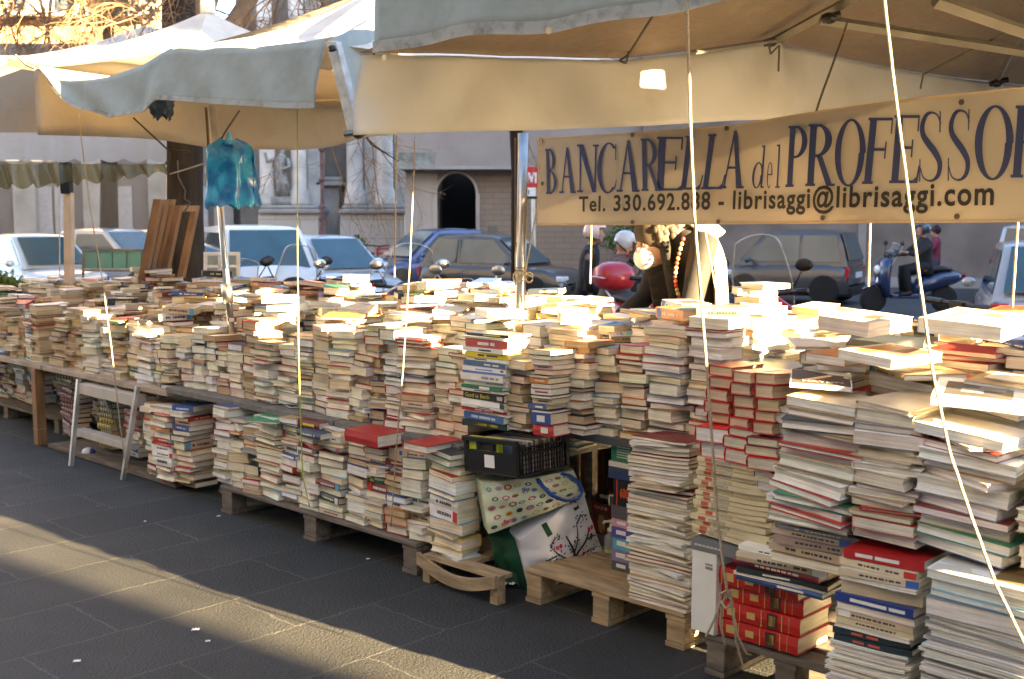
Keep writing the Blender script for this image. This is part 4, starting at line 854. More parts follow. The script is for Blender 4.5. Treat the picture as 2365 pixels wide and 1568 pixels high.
# canopy 3, brightly lit at the far left
c3 = thing('market_canopy', 'sunlit white canopy with a pointed top at far left', 'canopy', P(480,600,10.8), 0, 'market canopies over the book stall')
FLp, FRp, BRp, BLp, PK = P(18,134,10.0), P(398,152,9.0), P(745,90,10.6), P(330,60,12.8), P(480,24,10.8)
for nm, A, B in (('roof_front', FLp, FRp), ('roof_right', FRp, BRp), ('roof_back', BRp, BLp), ('roof_left', BLp, FLp)):
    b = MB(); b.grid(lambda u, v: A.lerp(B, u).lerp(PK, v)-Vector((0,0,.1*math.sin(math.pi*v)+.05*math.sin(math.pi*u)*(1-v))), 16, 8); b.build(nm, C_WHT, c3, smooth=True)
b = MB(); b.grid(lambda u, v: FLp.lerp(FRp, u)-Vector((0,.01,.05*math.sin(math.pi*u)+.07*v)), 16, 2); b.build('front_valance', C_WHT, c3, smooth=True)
b = MB(); b.lathe([(.07,0),(.07,.1),(.06,.14),(.02,.15)], PK-Vector((0,0,.03)), 12); b.build('cap', mat('cap_white', (.8,.8,.78), .5), c3, smooth=True)
b = MB(); b.grid(lambda u, v: P(-120+330*u, 128+v*0, 11.3)*v + P(-120+330*u, 312, 10.6)*(1-v), 20, 4); b.build('side_panel', cloth('canvas_painted_shade', (.2,.17,.12), (.2,.16,.11), .0), c3, smooth=True)  # shade painted in as a darker cloth colour
b = MB(); b.tube([P(36,128,9.9), P(60,150,9.6), P(82,160,9.3)], .01, 6); b.build('tie', M_ROPE, c3)
# far left stall: scalloped awning, clear sheets, post
aw = thing('scalloped_awning', 'pale grey awning with a scalloped edge and yellowed clear plastic fringe', 'awning', P(190,640,10.5))
def sc_(u): return 375+6*abs(math.sin(u*math.pi*8.5))*-1+4-6*u*0
def awf(u, v):
    x = -60+445*u; yb = 366+ (9*abs(math.sin((x)*.055))) - (0 if x > 130 else -2); p = P(x, 306, 9.0)*v + P(x, yb, 8.85)*(1-v); return p
b = MB(); b.grid(awf, 120, 2); b.build('awning_cloth', cloth('awning_grey', (.36,.35,.33), (.36,.35,.33), .1, amt=.2), aw, smooth=True)
b = MB(); b.tube([P(-60,371,8.87), P(135,374,8.87)], .015, 8); b.build('light_rail', mat('rail_white', (.8,.76,.65), .3, .5), aw)
def fr(u, v):
    x = -60+445*u; yb = lerp([(-60,445),(0,432),(130,428),(250,415),(385,400)], x)+6*math.sin(x*.15); p = P(x, 378, 8.83)*v + P(x, yb, 8.8)*(1-v); p.y += .05*math.sin(x*.12+v*2); return p
b = MB(); b.grid(fr, 120, 6); b.build('plastic_fringe', glass('yellow_plastic', (.12,.1,.04), .12, .5, (.7,.66,.45)), aw, smooth=True)
for (x0, x1, y0, y1, Z) in ((-60,138,378,640,10.2),(164,384,380,640,10.3)):
    r = thing('plastic_sheet', 'clear plastic wall sheet hanging %s the pale wooden post' % ('left of' if x0 < 0 else 'right of'), 'plastic sheet', P((x0+x1)/2, 660, Z))
    b = MB(); b.grid(lambda u, v: P(x0+(x1-x0)*u, y0+(y1-y0)*(1-v), Z)+Vector((0,.03*math.sin(u*14+v*3),0)), 40, 8); b.build('sheet', glass('clear_plastic', (.5,.48,.42), .15, .13, (.93,.92,.88)), r, smooth=True)
    b = MB(); b.tube([P(x0,y0,Z), P(x0,y1,Z)], .006, 5); b.tube([P(x1,y0,Z), P(x1,y1,Z)], .006, 5); b.build('seam', mat('seam', (.5,.48,.4), .4), r)
r = thing('post', 'pale square wooden post with a black head at the far left', 'post', P(152,655,9.7))
b = MB(); b.prism([P(146,445,9.7), P(164,445,9.7), P(166,655,9.7), P(148,655,9.7)], (.0,.07,0)); b.build('shaft', mat('pale_wood', (.6,.47,.33), .7, var=.2), r)
b = MB(); b.prism([P(134,374,9.68), P(157,374,9.68), P(160,447,9.68), P(140,447,9.68)], (0,.09,0)); b.build('head', M_BLK, r)
# string of small teal crates behind
r = thing('teal_crates', 'row of teal panels on a green metal rack behind the books', 'rack', P(290,660,11))
for k in range(6):
    b = MB(); x0 = 193+k*33.5; b.prism([P(x0+1.5,620,11), P(x0+31,620,11), P(x0+31,579,11), P(x0+1.5,579,11)], (0,.25,0)); b.build('panel', mat('teal_paint', (.08,.3,.27), .6, var=.25), r)
b = MB(); b.tube([P(190,576,10.98), P(396,578,10.98)], .012, 6); b.tube([P(190,624,10.98), P(396,626,10.98)], .012, 6); b.tube([P(192,576,10.98), P(192,665,10.98)], .012, 6); b.tube([P(394,576,10.98), P(394,665,10.98)], .012, 6); b.build('rack_frame', M_GWOOD, r)
# leaning picture frames
for k, (xt, xb, w_, lab, c) in enumerate(((362,326,16,'dark brown picture frame leaning leftmost by the tree trunk','a'),(380,338,14,'mid brown picture frame leaning behind the leftmost one','b'),(407,372,18,'shorter orange brown picture frame leaning against the tree trunk','c'))):
    r = thing('picture_frame', lab, 'frame', P(xb, 645, 9.4+.12*k)); yt = 460+ (14 if k == 2 else 0); Z = 9.4+.12*k
    b = MB(); n = Vector((0,.03,0)); d = Vector((.02,.55,0))
    b.prism([P(xt-w_/2,yt,Z), P(xt+w_/2,yt,Z), P(xb+w_/2,645,Z), P(xb-w_/2,645,Z)], (.015,.05,0)); b.build('side_rail', M_OWOOD, r)
    b = MB(); o_ = Vector((.03,.07,0)) if k < 2 else Vector((.09,.22,0)); w_ *= .7; b.prism([P(xt-w_/2,yt,Z)+o_, P(xt+w_/2,yt,Z)+o_, P(xb+w_/2,645,Z)+o_, P(xb-w_/2,645,Z)+o_], (.015,.05,0)); b.build('side_rail', M_OWOOD, r)
    b = MB(); b.hexa([P(xt-w_/2,yt+14,Z)+Vector((0,.051,0)), P(xt+w_/2,yt+14,Z)+Vector((0,.051,0)), P(xt+w_/2,yt+14,Z)+o_-Vector((0,.001,0)), P(xt-w_/2,yt+14,Z)+o_-Vector((0,.001,0)), P(xt-w_/2,yt,Z)+Vector((0,.051,0)), P(xt+w_/2,yt,Z)+Vector((0,.051,0)), P(xt+w_/2,yt,Z)+o_-Vector((0,.001,0)), P(xt-w_/2,yt,Z)+o_-Vector((0,.001,0))]); b.build('top_rail', M_OWOOD, r)
# white metal barrier next to the trunk
r = thing('white_crate', 'white slatted plastic crate standing right of the dark tree trunk', 'crate', P(512,665,9.2))
for (x0,x1,y0,y1) in ((470,553,582,590),(470,553,612,619),(470,553,645,652),(470,477,582,660),(503,509,582,660),(546,553,582,660)):
    pass
b = MB()
for (x0,x1,y0,y1) in ((470,553,582,590),(477.5,545.5,612,618),(477.5,545.5,645,652)): rect(b, x0,x1,y0,y1,9.2,.03)
for (x0,x1) in ((470,477),(503,509),(546,553)): rect(b, x0,x1,590.5,660,9.2,.03)
b.build('frame', mat('white_plastic', (.8,.8,.78), .4), r)
b = MB(); rect(b, 471,552,584,658,9.26,.01); b.build('panel', mat('pale_panel', (.5,.55,.5), .5), r)
# ------------------------------------------------------------------ banner
LB = P(1240,520,6.2); RB = P(2365,512,4.25); DB = (RB-LB); DB.z = 0; DB.normalize(); NB = Vector((DB.y, -DB.x, 0));
if NB.dot(LB - Vector((0,0,0))) > 0: NB = -NB
def bpx(x, y, off=0):
    r_ = ray(x, y); k = (LB.x*NB.x+LB.y*NB.y)/(r_.x*NB.x+r_.y*NB.y); p = r_*k; p.z += CH
    s_ = (p-LB).dot(DB); d = .012*math.sin(s_*4.2)+.006*math.sin(s_*9+p.z*6); return p + NB*(d+off)
bn = thing('banner', 'beige cloth banner with blue serif shop lettering and a phone line', 'banner', LB-Vector((0,0,.4)))
btop = [(1240,318),(1300,316),(1500,303),(1700,287),(1900,255),(2100,228),(2365,200),(2520,183)]
M_BAN = cloth('banner_cloth', (.35,.315,.25), (.35,.315,.25), .05, (.4,.3,.16), .4, 2.0)
b = MB(); b.grid(lambda u, v: bpx(1240+1280*u, lerp(btop, 1240+1280*u)*v + (521-9*u)*(1-v)), 90, 8); o = b.build('cloth', M_BAN, bn, smooth=True)
if o.data.polygons[10].normal.dot(NB) < 0: o.data.flip_normals()
b = MB()
for f0, f1, sgn in ((0,.018,0),(.982,1,0)): b.grid(lambda u, v: bpx(1240+1280*u, (lambda T, Bt: Bt+(T-Bt)*(f0+(f1-f0)*v))(lerp(btop, 1240+1280*u), 521-9*u), .003), 60, 1)
b.build('hem', cloth('banner_hem', (.5,.38,.22), (.5,.4,.3), .1), bn)
for k, (x, y) in enumerate(((1254,326),(1463,312),(1675,296),(2222,236),(1254,424),(1463,518-5),(1659,516-4),(1907,503),(2210,500),(2500,500))):
    b = MB(); c_ = bpx(x, y if k > 3 else y, .006); Mx = Matrix.Rotation(math.atan2(DB.y, DB.x), 4, 'Z') @ Matrix.Rotation(R(90), 4, 'X'); b.lathe([(.005,0),(.011,0),(.011,.003),(.005,.003)], c_, 12, Mx); b.build('eyelet', mat('dark_eyelet', (.12,.09,.06), .5, .5), bn)
M_INK = mat('navy_ink', (.03,.045,.13), .6, var=.1); M_INK2 = mat('black_ink', (.02,.018,.016), .6, var=.1)
SW_, TN, SR = .235, .075, .042
def g_stem(x, w_=SW_, y0=0, y1=1, sl=0): return [(x-w_/2,y0),(x+w_/2,y0),(x+w_/2+sl,y1),(x-w_/2+sl,y1)]
def g_bar(x0, x1, y, th=SR): return [(x0,y),(x1,y),(x1,y+th),(x0,y+th)]
def g_ser(x, y, w_=.36, th=SR): return g_bar(x-w_/2, x+w_/2, y, th)
def g_arc(cx, cy, rx, ry, a0, a1, w_=SW_, tn=.035, n=18):
    out = []
    for i in range(n):
        t0_ = R(a0+(a1-a0)*i/n); t1_ = R(a0+(a1-a0)*(i+1)/n)
        out.append([(cx+rx*math.cos(t0_), cy+ry*math.sin(t0_)), (cx+rx*math.cos(t1_), cy+ry*math.sin(t1_)), (cx+(rx-w_)*math.cos(t1_), cy+(ry-tn)*math.sin(t1_)), (cx+(rx-w_)*math.cos(t0_), cy+(ry-tn)*math.sin(t0_))])
    return out
def g_path(pts, ws):
    # smooth ribbon
    P_ = []; n = len(pts)
    for i in range(n-1):
        for k in range(4):
            t = k/4; p0 = pts[max(i-1,0)]; p1 = pts[i]; p2 = pts[i+1]; p3 = pts[min(i+2,n-1)]
            f = lambda a,b_,c,d: .5*((2*b_)+(-a+c)*t+(2*a-5*b_+4*c-d)*t*t+(-a+3*b_-3*c+d)*t**3)
            P_.append((f(p0[0],p1[0],p2[0],p3[0]), f(p0[1],p1[1],p2[1],p3[1]), ws[i]+(ws[i+1]-ws[i])*t))
    P_.append((*pts[-1], ws[-1])); out = []; E = []
    for i, (x, y, w_) in enumerate(P_):
        a_ = P_[max(i-1,0)]; b_ = P_[min(i+1,len(P_)-1)]; dx, dy = (b_[0]-a_[0])*.5, b_[1]-a_[1]; L_ = math.hypot(dx, dy) or 1
        nx_, ny_ = -dy/L_, dx/L_*.5; E.append(((x+nx_*w_/2, y+ny_*w_/2), (x-nx_*w_/2, y-ny_*w_/2)))
    for i in range(len(E)-1): out.append([E[i][0], E[i+1][0], E[i+1][1], E[i][1]])
    return out
def glyph(c):
    G = []
    if c in 'BPR':
        G += [g_stem(.2), g_ser(.2,0), g_bar(.02,.5,1-SR)]
        if c == 'B': G += g_arc(.36,.76,.44,.24,-90,90) + g_arc(.36,.27,.58,.27,-90,90) + [g_bar(.2,.4,.5), g_bar(.2,.4,0)]
        else: G += g_arc(.36,.735,.52,.265,-90,90) + [g_bar(.2,.4,.47)]
        if c == 'R': G += [[(.4,.48),(.6,.48),(1.02,0),(.8,0)], g_ser(.95,0,.3)]
    elif c == 'A': G += [[(.1,0),(.17,0),(.54,1),(.46,1)], [(.68,0),(.94,0),(.58,1),(.44,1)], g_bar(.26,.72,.34), g_ser(.12,0,.28), g_ser(.85,0,.34)]
    elif c == 'N': G += [g_stem(.16,TN), g_stem(.88,TN), [(.76,0),(.94,0),(.3,1),(.06,1)], g_ser(.16,0,.28), g_ser(.88,1-SR,.28), g_bar(0,.2,1-SR)]
    elif c == 'C': G += g_arc(.56,.5,.54,.51,52,308,.2) + [g_stem(.92,.05,.66,.97), g_path([(.88,.1),(.95,.17),(.98,.27)],[.1,.07,.04])[0]] + g_path([(.85,.08),(.93,.15),(.98,.27)],[.08,.06,.03])
    elif c == 'O': G += g_arc(.5,.5,.5,.51,0,360,.2,.035,36)
    elif c in 'EF':
        G += [g_stem(.2), g_ser(.2,0), g_bar(.02,.85,1-SR), g_stem(.86,.05,.76,1), g_bar(.2,.68,.5), g_stem(.7,.05,.38,.64)]
        if c == 'E': G += [g_bar(.1,.95,0), [(.9,.03),(.97,.03),(1.02,.26),(.96,.26)], [(.7,.0),(.97,.0),(1.0,.16),(.93,.1)]]
    elif c == 'L': G += [g_stem(.2), g_ser(.2,1-SR), g_bar(.02,.95,0), [(.9,.03),(.97,.03),(1.04,.27),(.98,.27)], [(.7,.0),(.97,.0),(1.0,.16),(.93,.1)]]
    elif c == 'S': G += g_path([(.84,.82),(.72,.94),(.5,.98),(.28,.94),(.14,.8),(.18,.66),(.4,.54),(.66,.42),(.86,.27),(.82,.11),(.62,.025),(.4,.02),(.22,.07),(.12,.2)], [.05,.05,.06,.13,.18,.2,.22,.23,.2,.16,.08,.05,.05,.04]) + [g_stem(.88,.05,.7,1.0), g_stem(.1,.05,0,.32)]
    elif c == 'd': G += g_arc(.38,.3,.38,.31,0,360,.15,.03,24) + [g_stem(.75,.13), g_ser(.68,1-SR,.2), g_ser(.82,0,.24)]
    elif c == 'e': G += g_arc(.45,.3,.43,.31,0,310,.16,.03,24) + [g_bar(.12,.86,.3,.03)]
    elif c == 'l': G += [g_stem(.5,.24), g_ser(.35,1-SR,.5), g_ser(.55,0,.7)]
    return G
LET = [('B',1261,1294,344,448,0),('A',1296,1336,341,446,0),('N',1339,1386,334,444,0),('C',1384,1429,330,446,0),('A',1428,1476,324,443,0),('R',1480,1524,320,441,0),('E',1512,1580,316,440,8),('L',1572,1622,313,438,14),('L',1622,1672,309,437,14),('A',1664,1716,302,435,6),
       ('d',1736,1770,336,434,10),('e',1772,1786,336,434,6),('l',1790,1806,334,434,8),('P',1818,1874,291,432,10),('R',1866,1932,287,430,8),('O',1934,2002,276,430,4),('F',1998,2064,272,425,14),('E',2058,2126,266,423,14),('S',2124,2182,257,420,4),('S',2190,2246,252,418,4),('O',2252,2338,244,415,4),('R',2334,2412,243,410,10),('E',2408,2490,238,406,12)]
for (c, xl, xr, yt, yb, sl) in LET:
    b = MB()
    for k, poly in enumerate(glyph(c)):
        pts = []
        for gx, gy in poly: pts.append(bpx(xl+(xr-xl)*gx+sl*(gy-.3)*(1 if c != 'x' else 0), yb+(yt-yb)*gy, .004+.00025*k))
        b.add(pts, [tuple(range(len(pts)))])
    b.build('letter', M_INK, bn, local=False, label='navy serif letter')
def textmesh(txt, size=1, bold=.0, shear=0, sp_=1.0):
    cu = bpy.data.curves.new('txt', 'FONT'); cu.body = txt; cu.size = size; cu.offset = bold; cu.shear = shear; cu.space_character = sp_; cu.resolution_u = 4
    to = bpy.data.objects.new('txt', cu); COL.objects.link(to); dg = bpy.context.evaluated_depsgraph_get(); me = bpy.data.meshes.new_from_object(to.evaluated_get(dg))
    vs = [v.co.copy() for v in me.vertices]; fs = [tuple(p.vertices) for p in me.polygons]
    bpy.data.objects.remove(to); bpy.data.curves.remove(cu); bpy.data.meshes.remove(me); return vs, fs
def textmap(txt, fn, name, m, parent, bold=.0, shear=0, sp_=1.0):
    vs, fs = textmesh(txt, 1, bold, shear, sp_); x0 = min(v.x for v in vs); x1 = max(v.x for v in vs); h = .73
    b = MB(); b.add([fn((v.x-x0)/(x1-x0), v.y/h) for v in vs], fs); return b.build(name, m, parent)
A_, B_ = bpx(1350, 488, .0), bpx(2294, 472, .0)
def telmap(u, v):
    p = A_.lerp(B_, u) + Vector((0,0,1))*(v*(.078+.016*u)); s_ = (p-LB).dot(DB); return p + NB*(.012*math.sin(s_*4.2)+.006*math.sin(s_*9+p.z*6)+.007)
vs_t, fs_t = textmesh('Tel. 330.692.888 - librisaggi@librisaggi.com', 1, .022, 0, 1.12)
xm0 = min(v.x for v in vs_t); xm1 = max(v.x for v in vs_t)
par = list(range(len(vs_t)))
def fnd(i):
    while par[i] != i: par[i] = par[par[i]]; i = par[i]
    return i
for f in fs_t:
    for q in f[1:]: par[fnd(q)] = fnd(f[0])
grp = {}
for i in range(len(vs_t)): grp.setdefault(fnd(i), []).append(i)
for g_ in grp.values():
    mp_ = {k: n for n, k in enumerate(g_)}; b = MB(); b.add([telmap((vs_t[k].x-xm0)/(xm1-xm0), vs_t[k].y/.73) for k in g_], [tuple(mp_[q] for q in f) for f in fs_t if f[0] in mp_]); b.build('letter', M_INK2, bn, label='small black printed character')
# ------------------------------------------------------------------ poles, ropes
def pole(label, p, q, r_, extra=None):
    t = thing('pole', label, 'pole', Vector((q.x,q.y,0)), 0); b = MB(); d = (q-p)/(q-p).length; k = (q.z)/(p.z-q.z); g_ = q + (q-p)*k
    b.tube([p, q, Vector((g_.x,g_.y,.1))], r_, 16); b.build('tube', M_CHROME, t, smooth=True)
    b = MB(); b.lathe([(.02,.12),(r_*2,.1),(.14,.05),(.16,0)], (g_.x,g_.y,0), 16); b.build('base', M_GWOOD, t); return t
pl1 = pole('slim steel pole carrying the blue plastic bag bundle', P(489,245,6.9), P(523,640,6.9), .021)
b = MB(); b.tube([P(523,655,6.9), P(527,700,6.9)], .034, 14); b.build('collar', M_CHROME, pl1, smooth=True)
b = MB(); b.tube([P(476,248,6.95), P(488,440,6.95)], .008, 6); b.build('brace', mat('rusty_rod', (.2,.12,.07), .7), pl1)
pl2 = pole('central steel pole tied with rope beside the banner', P(1208,308,5.75), P(1202,690,5.75), .026)
b = MB(); b.tube([P(1190,318,5.8), P(1191,690,5.8)], .006, 6); b.build('brace', mat('rusty_rod', (.2,.12,.07), .7), pl2)
kn = thing('knotted_rope', 'cream rope wound and knotted round the central pole', 'rope', P(1205,640,5.7))
b = MB()
for yy in (618,624,631): b.lathe([(.0265,-.004),(.034,0),(.0265,.004)], P(1204,yy,5.75), 14)
b.tube([P(1250,315,5.7), P(1240,480,5.7), P(1215,620,5.68), P(1192,655,5.68)], .0045, 6)
b.tube([P(1205,625,5.7)] + [P(1222+9*math.cos(k*.6), 640+12*math.sin(k*.6), 5.69) for k in range(11)], .005, 6)
b.tube([P(1205,625,5.7)] + [P(1194+9*math.cos(-k*.6), 640+12*math.sin(k*.6), 5.69) for k in range(11)], .005, 6); b.tube([P(1194,560,5.7), P(1190,590,5.7), P(1192,660,5.7)], .004, 6)
b.build('knot', M_ROPE, kn)
def rope(label, pts, r_=.005, m=None, n=6):
    b = MB(); fine = []
    for i in range(len(pts)-1):
        for k in range(6): fine.append(pts[i].lerp(pts[i+1], k/6)+Vector((math.sin(i*7+k*2.1)*.0004,0,0)))
    fine.append(pts[-1]); b.tube(fine, r_, n); return b.build('rope', m or M_ROPE, None, smooth=True, label=label, cat='rope')
rope('thick white guy rope running down across the right piles', [PT(x,y,3.0) for x,y in ((2038,-40),(2066,205),(2112,560),(2152,850),(2192,1040),(2242,1190),(2300,1350),(2392,1540),)], .0040)
rope('knotted grey guy rope from canopy to the grey pallet', [PT(x,y,t_) for x,y,t_ in ((1586,-20,2.94),(1595,300,3.05),(1605,520,3.12),(1620,700,3.25),(1640,950,3.27),(1657,1200,3.29),(1680,1372,3.3))]+[PT(1668,1395,3.3), PT(1664,1440,3.31), PT(1675,1490,3.33)], .0052)
b = MB(); 
for k in range(4): b.tube([PT(1664+26*k/4, 1372+3*k, 3.28), PT(1680+10*math.sin(k), 1362, 3.26), PT(1692,1388+4*k,3.28), PT(1676,1405,3.27), PT(1662,1385,3.28)], .0042, 6)
b.tube([PT(1690,1400,3.28), PT(1705,1470,3.3), PT(1725,1510,3.33), PT(1735,1512,3.36)], .004, 6); b.tube([PT(1664,1392,3.28), PT(1650,1430,3.28), PT(1630,1470,3.28)], .0045, 6); b.tube([PT(1690,1400,3.28), PT(1700,1480,3.31), PT(1715,1535,3.34)], .0042, 6)
b.build('rope_knot', M_ROPE, None, label='bundle of rope loops knotted above the grey pallet', cat='knot')
rope('middle guy string hanging in front of the stacks', [PT(x,y,3.36) for x,y in ((959,318),(947,600),(931,850),(918,1000),(903,1215))], .0036)
rope('yellow tinged string hanging left of the middle one', [PT(x,y,3.3) for x,y in ((687,250),(687,560),(690,840),(699,1100),(715,1170))], .0036, mat('yellow_string', (.4,.42,.1), .8))
rope('dark thin string hanging over the trestle table piles', [PT(x,y,3.4) for x,y in ((180,262),(208,480),(237,650),(257,800),(275,960),(293,1100))], .0036)
rope('short thin cord hanging behind the middle guy string', [P(916,312,8), P(911,640,8)], .006)
rope('thin cord below the banner near the pink helmet', [P(1366,519,5.9), P(1363,655,5.9)], .005)
rope('white cord below the banner over the draped shawl', [P(1626,516,5.6), P(1640,600,5.6), P(1652,665,5.6)], .005)
rope('cream cord between the small grey car and scooter rider', [P(2010,514,5.2), P(2006,662,5.2)], .005)
rope('cream cord hanging before the right edge silver car', [P(2351,512,4.7), P(2337,722,4.7)], .005)
for lab, pts in (('dark tie cord with a hook left of the banner rope', [P(1512,30,4.4), P(1450,128,4.9), P(1430,140,4.9), P(1446,146,4.9), P(1452,118,4.9)]), ('dark tie cord holding the banner under the roof bar', [P(1958,48,5.6), P(1948,80,5.6), P(1893,232,5.1), P(1884,262,5.1)]),
        ('dark tie cord slanting up to the right roof bar', [P(2126,205,7), P(2132,172,7), P(2250,112,6.2), P(2330,72,5.6)]), ('dark tie loop at the canopy frame joint', [P(1775,100,6.2), P(1780,125,6.2), P(1792,112,6.2), P(1800,105,6.2), P(1798,165,6.2)]),
        ('black cord tied under the middle canopy by the trunk', [P(308,272,7.2), P(388,346,7.2), P(386,400,7.2), P(394,345,7.2), P(440,350,7.2)]), ('black cord hanging beside the slim pole top', [P(553,255,6.85), P(520,305,6.85), P(512,320,6.85)]),
        ('pale cord strung from the trunk to the awning corner', [P(392,402,9.2), P(440,388,9.2), P(470,378,7.5)]), ('thin curling cord dangling before the trunk', [P(410,370,9.6), P(412,410,9.6), P(428,440,9.6), P(426,460,9.6), P(440,468,9.6), P(424,492,9.6)])):
    rope(lab, pts, .0055 if 'dark' in lab else .006, M_DROPE if 'pale' not in lab else M_ROPE)
# ------------------------------------------------------------------ hanging bags
def noise3(p, s): return noise.noise(Vector(p)*s)
M_BBAG = mat('blue_film', (.008,.14,.42), .3, var=.5, vs=12, bump=.8, bs=22, coat=.3, col2=(.03,.32,.6))
bb = thing('plastic_bags', 'bundle of blue plastic bags hanging on the slim pole', 'plastic bags', P(535,485,6.55))
def bagf(cx, y0, y1, w0, w1, Z, ph):
    def f(u, v):
        th = 2*math.pi*u; y = y0+(y1-y0)*v; wd = (w0*(1-v)+w1*v)*(.4+.6*min(1, v*9+.1)); r_ = 1+.13*math.sin(th*5+ph+v*3)+.09*math.sin(th*9+ph*2)
        c_ = P(cx+(v-.5)*10, y, Z); q = wd/2/F*Z; yy = .05*math.sin(th*7+ph)*v
        e = Vector((noise3(Vector((u*6,v*5,ph)),1), noise3(Vector((u*6+9,v*5,ph)),1), noise3(Vector((u*7,v*3+5,ph)),1)))*.02; return c_ + Vector((q*r_*math.cos(th), .35*q*r_*math.sin(th), yy*.25)) + e
    return f
b = MB(); b.grid(bagf(530,322,478,88,104,6.55,.3), 48, 14); b.build('front_bag', M_BBAG, bb, smooth=True, fix=True)
b = MB(); b.grid(bagf(548,330,470,60,96,6.68,2.2), 48, 12); b.build('rear_bag', M_BBAG, bb, smooth=True, fix=True)
b = MB(); b.grid(bagf(500,345,455,42,50,6.66,4.2), 40, 10); b.build('side_bag', mat('pale_film', (.3,.4,.42), .35, var=.4, vs=9, bump=.3), bb, smooth=True, fix=True)
b = MB(); b.loft([(P(527,303,6.55),.004,.004),(P(529,310,6.55),.02,.014),(P(528,322,6.55),.026,.02),(P(528,334,6.55),.06,.04)], axis='z', n=12); b.build('handles', M_BBAG, bb, smooth=True)
b = MB(); b.grid(bagf(372,226,272,58,40,7.0,1), 30, 8); b.build('blue_bag', mat('slate_film', (.05,.09,.16), .4, var=.4), None, smooth=True, fix=True, label='crumpled slate blue bag tucked under the grey valance', cat='bag')
# ------------------------------------------------------------------ black crate with records
cr = thing('crate', 'black plastic crate of records with a white sticker, tilted on the bags', 'crate', P(1193,1105,4.76), AZ)
CW, CD, CHH = .32, .34, .158; T_ = Matrix.Rotation(R(-3), 4, 'Y')
def cl(x, y, z): return T_ @ Vector((x, y, z))
def cbox(b, x0,x1,y0,y1,z0,z1, col=None):
    return b.hexa([cl(x0,y0,z0),cl(x1,y0,z0),cl(x1,y1,z0),cl(x0,y1,z0),cl(x0,y0,z1),cl(x1,y0,z1),cl(x1,y1,z1),cl(x0,y1,z1)], col)
b = MB(); cbox(b, -CW,0,0,CD,0,.008); cbox(b, -CW-.006,.006,-.006,.012,CHH-.02,CHH); cbox(b, -CW-.006,.006,CD-.012,CD+.006,CHH-.02,CHH); cbox(b,-CW-.006,.006-.012,.0121,CD-.0121,CHH-.019,CHH-.001) if 0 else None
b.tube([cl(-.003, .012+(CD-.024)*k/14, CHH-.008-.055*min(1, 2.2*math.sin(math.pi*k/14))) for k in range(15)], .008, 6); cbox(b, -CW-.006,-CW+.008,.0122,CD-.0122,CHH-.02,CHH)
for x, y in ((-CW,0),(-.02,0),(-CW,CD-.02),(-.02,CD-.02)): cbox(b, x,x+.02,y,y+.02,.0081,CHH-.0205)
b.build('frame', M_BLK, cr, local=True, mods=[('bevel', .002)])
b = MB(); cbox(b, -CW+.021,-.021,.001,.007,.0082,.1); cbox(b, -CW+.08,-CW+.095,.001,.007,.101,CHH-.021); cbox(b, -CW+.17,-CW+.185,.001,.007,.101,CHH-.021); b.build('front_wall', M_BLK, cr, local=True)
b = MB(); cbox(b, -CW+.13,-CW+.19,-.0012,.0008,.03,.085); b.build('sticker', mat('sticker_white', (.82,.82,.8), .5), cr, local=True)
b = MB()
for k in range(16): yy = .025+k*(CD-.05)/16; cbox(b, -.0055,.0005,yy,yy+.004,.0082,.118)
for k in range(5): zz = .025+k*.021; cbox(b, -.0075,-.0058,.0205,CD-.0205,zz,zz+.004)
cbox(b, -.006,.002,.0205,.06,.1185,CHH-.021); cbox(b, -.006,.002,CD-.06,CD-.0205,.1185,CHH-.021); cbox(b, -.006,.001,.061,CD-.061,.1185,.124); b.build('side_lattice', M_BLK, cr, local=True)
recs = random.Random(2)
for k in range(26):
    yy = .05+k*.0108; o_ = thing('record', 'thin record sleeve, %s from the front inside the black crate' % od(k), 'record', P(1193,1105,4.76), AZ, 'records in the black crate')
    c_ = recs.choice([(.5,.48,.42),(.12,.1,.09),(.3,.26,.2),(.6,.56,.48),(.2,.12,.1),(.42,.4,.4),(.1,.13,.18)])
    b = MB(); cbox(b, -CW+.03, -.012, yy, yy+.007, .01, .135+recs.uniform(0,.012), c_); b.build('sleeve', M_PAINT, o_, local=True)
o_ = thing('folder', 'acid yellow folder lying across the front of the black crate', 'folder', P(1193,1105,4.76), AZ)
b = MB(); cbox(b, -CW+.01,-.12,.015,.045,.02,.155); b.build('cover', mat('acid_yellow', (.55,.62,.05), .5), o_, local=True)
b = MB(); cbox(b, -CW+.03,-CW+.07,.0135,.0148,.05,.1); cbox(b, -CW+.09,-.13,.0135,.0148,.1,.15); b.build('picture', mat('cover_black', (.03,.03,.03), .5), o_, local=True)
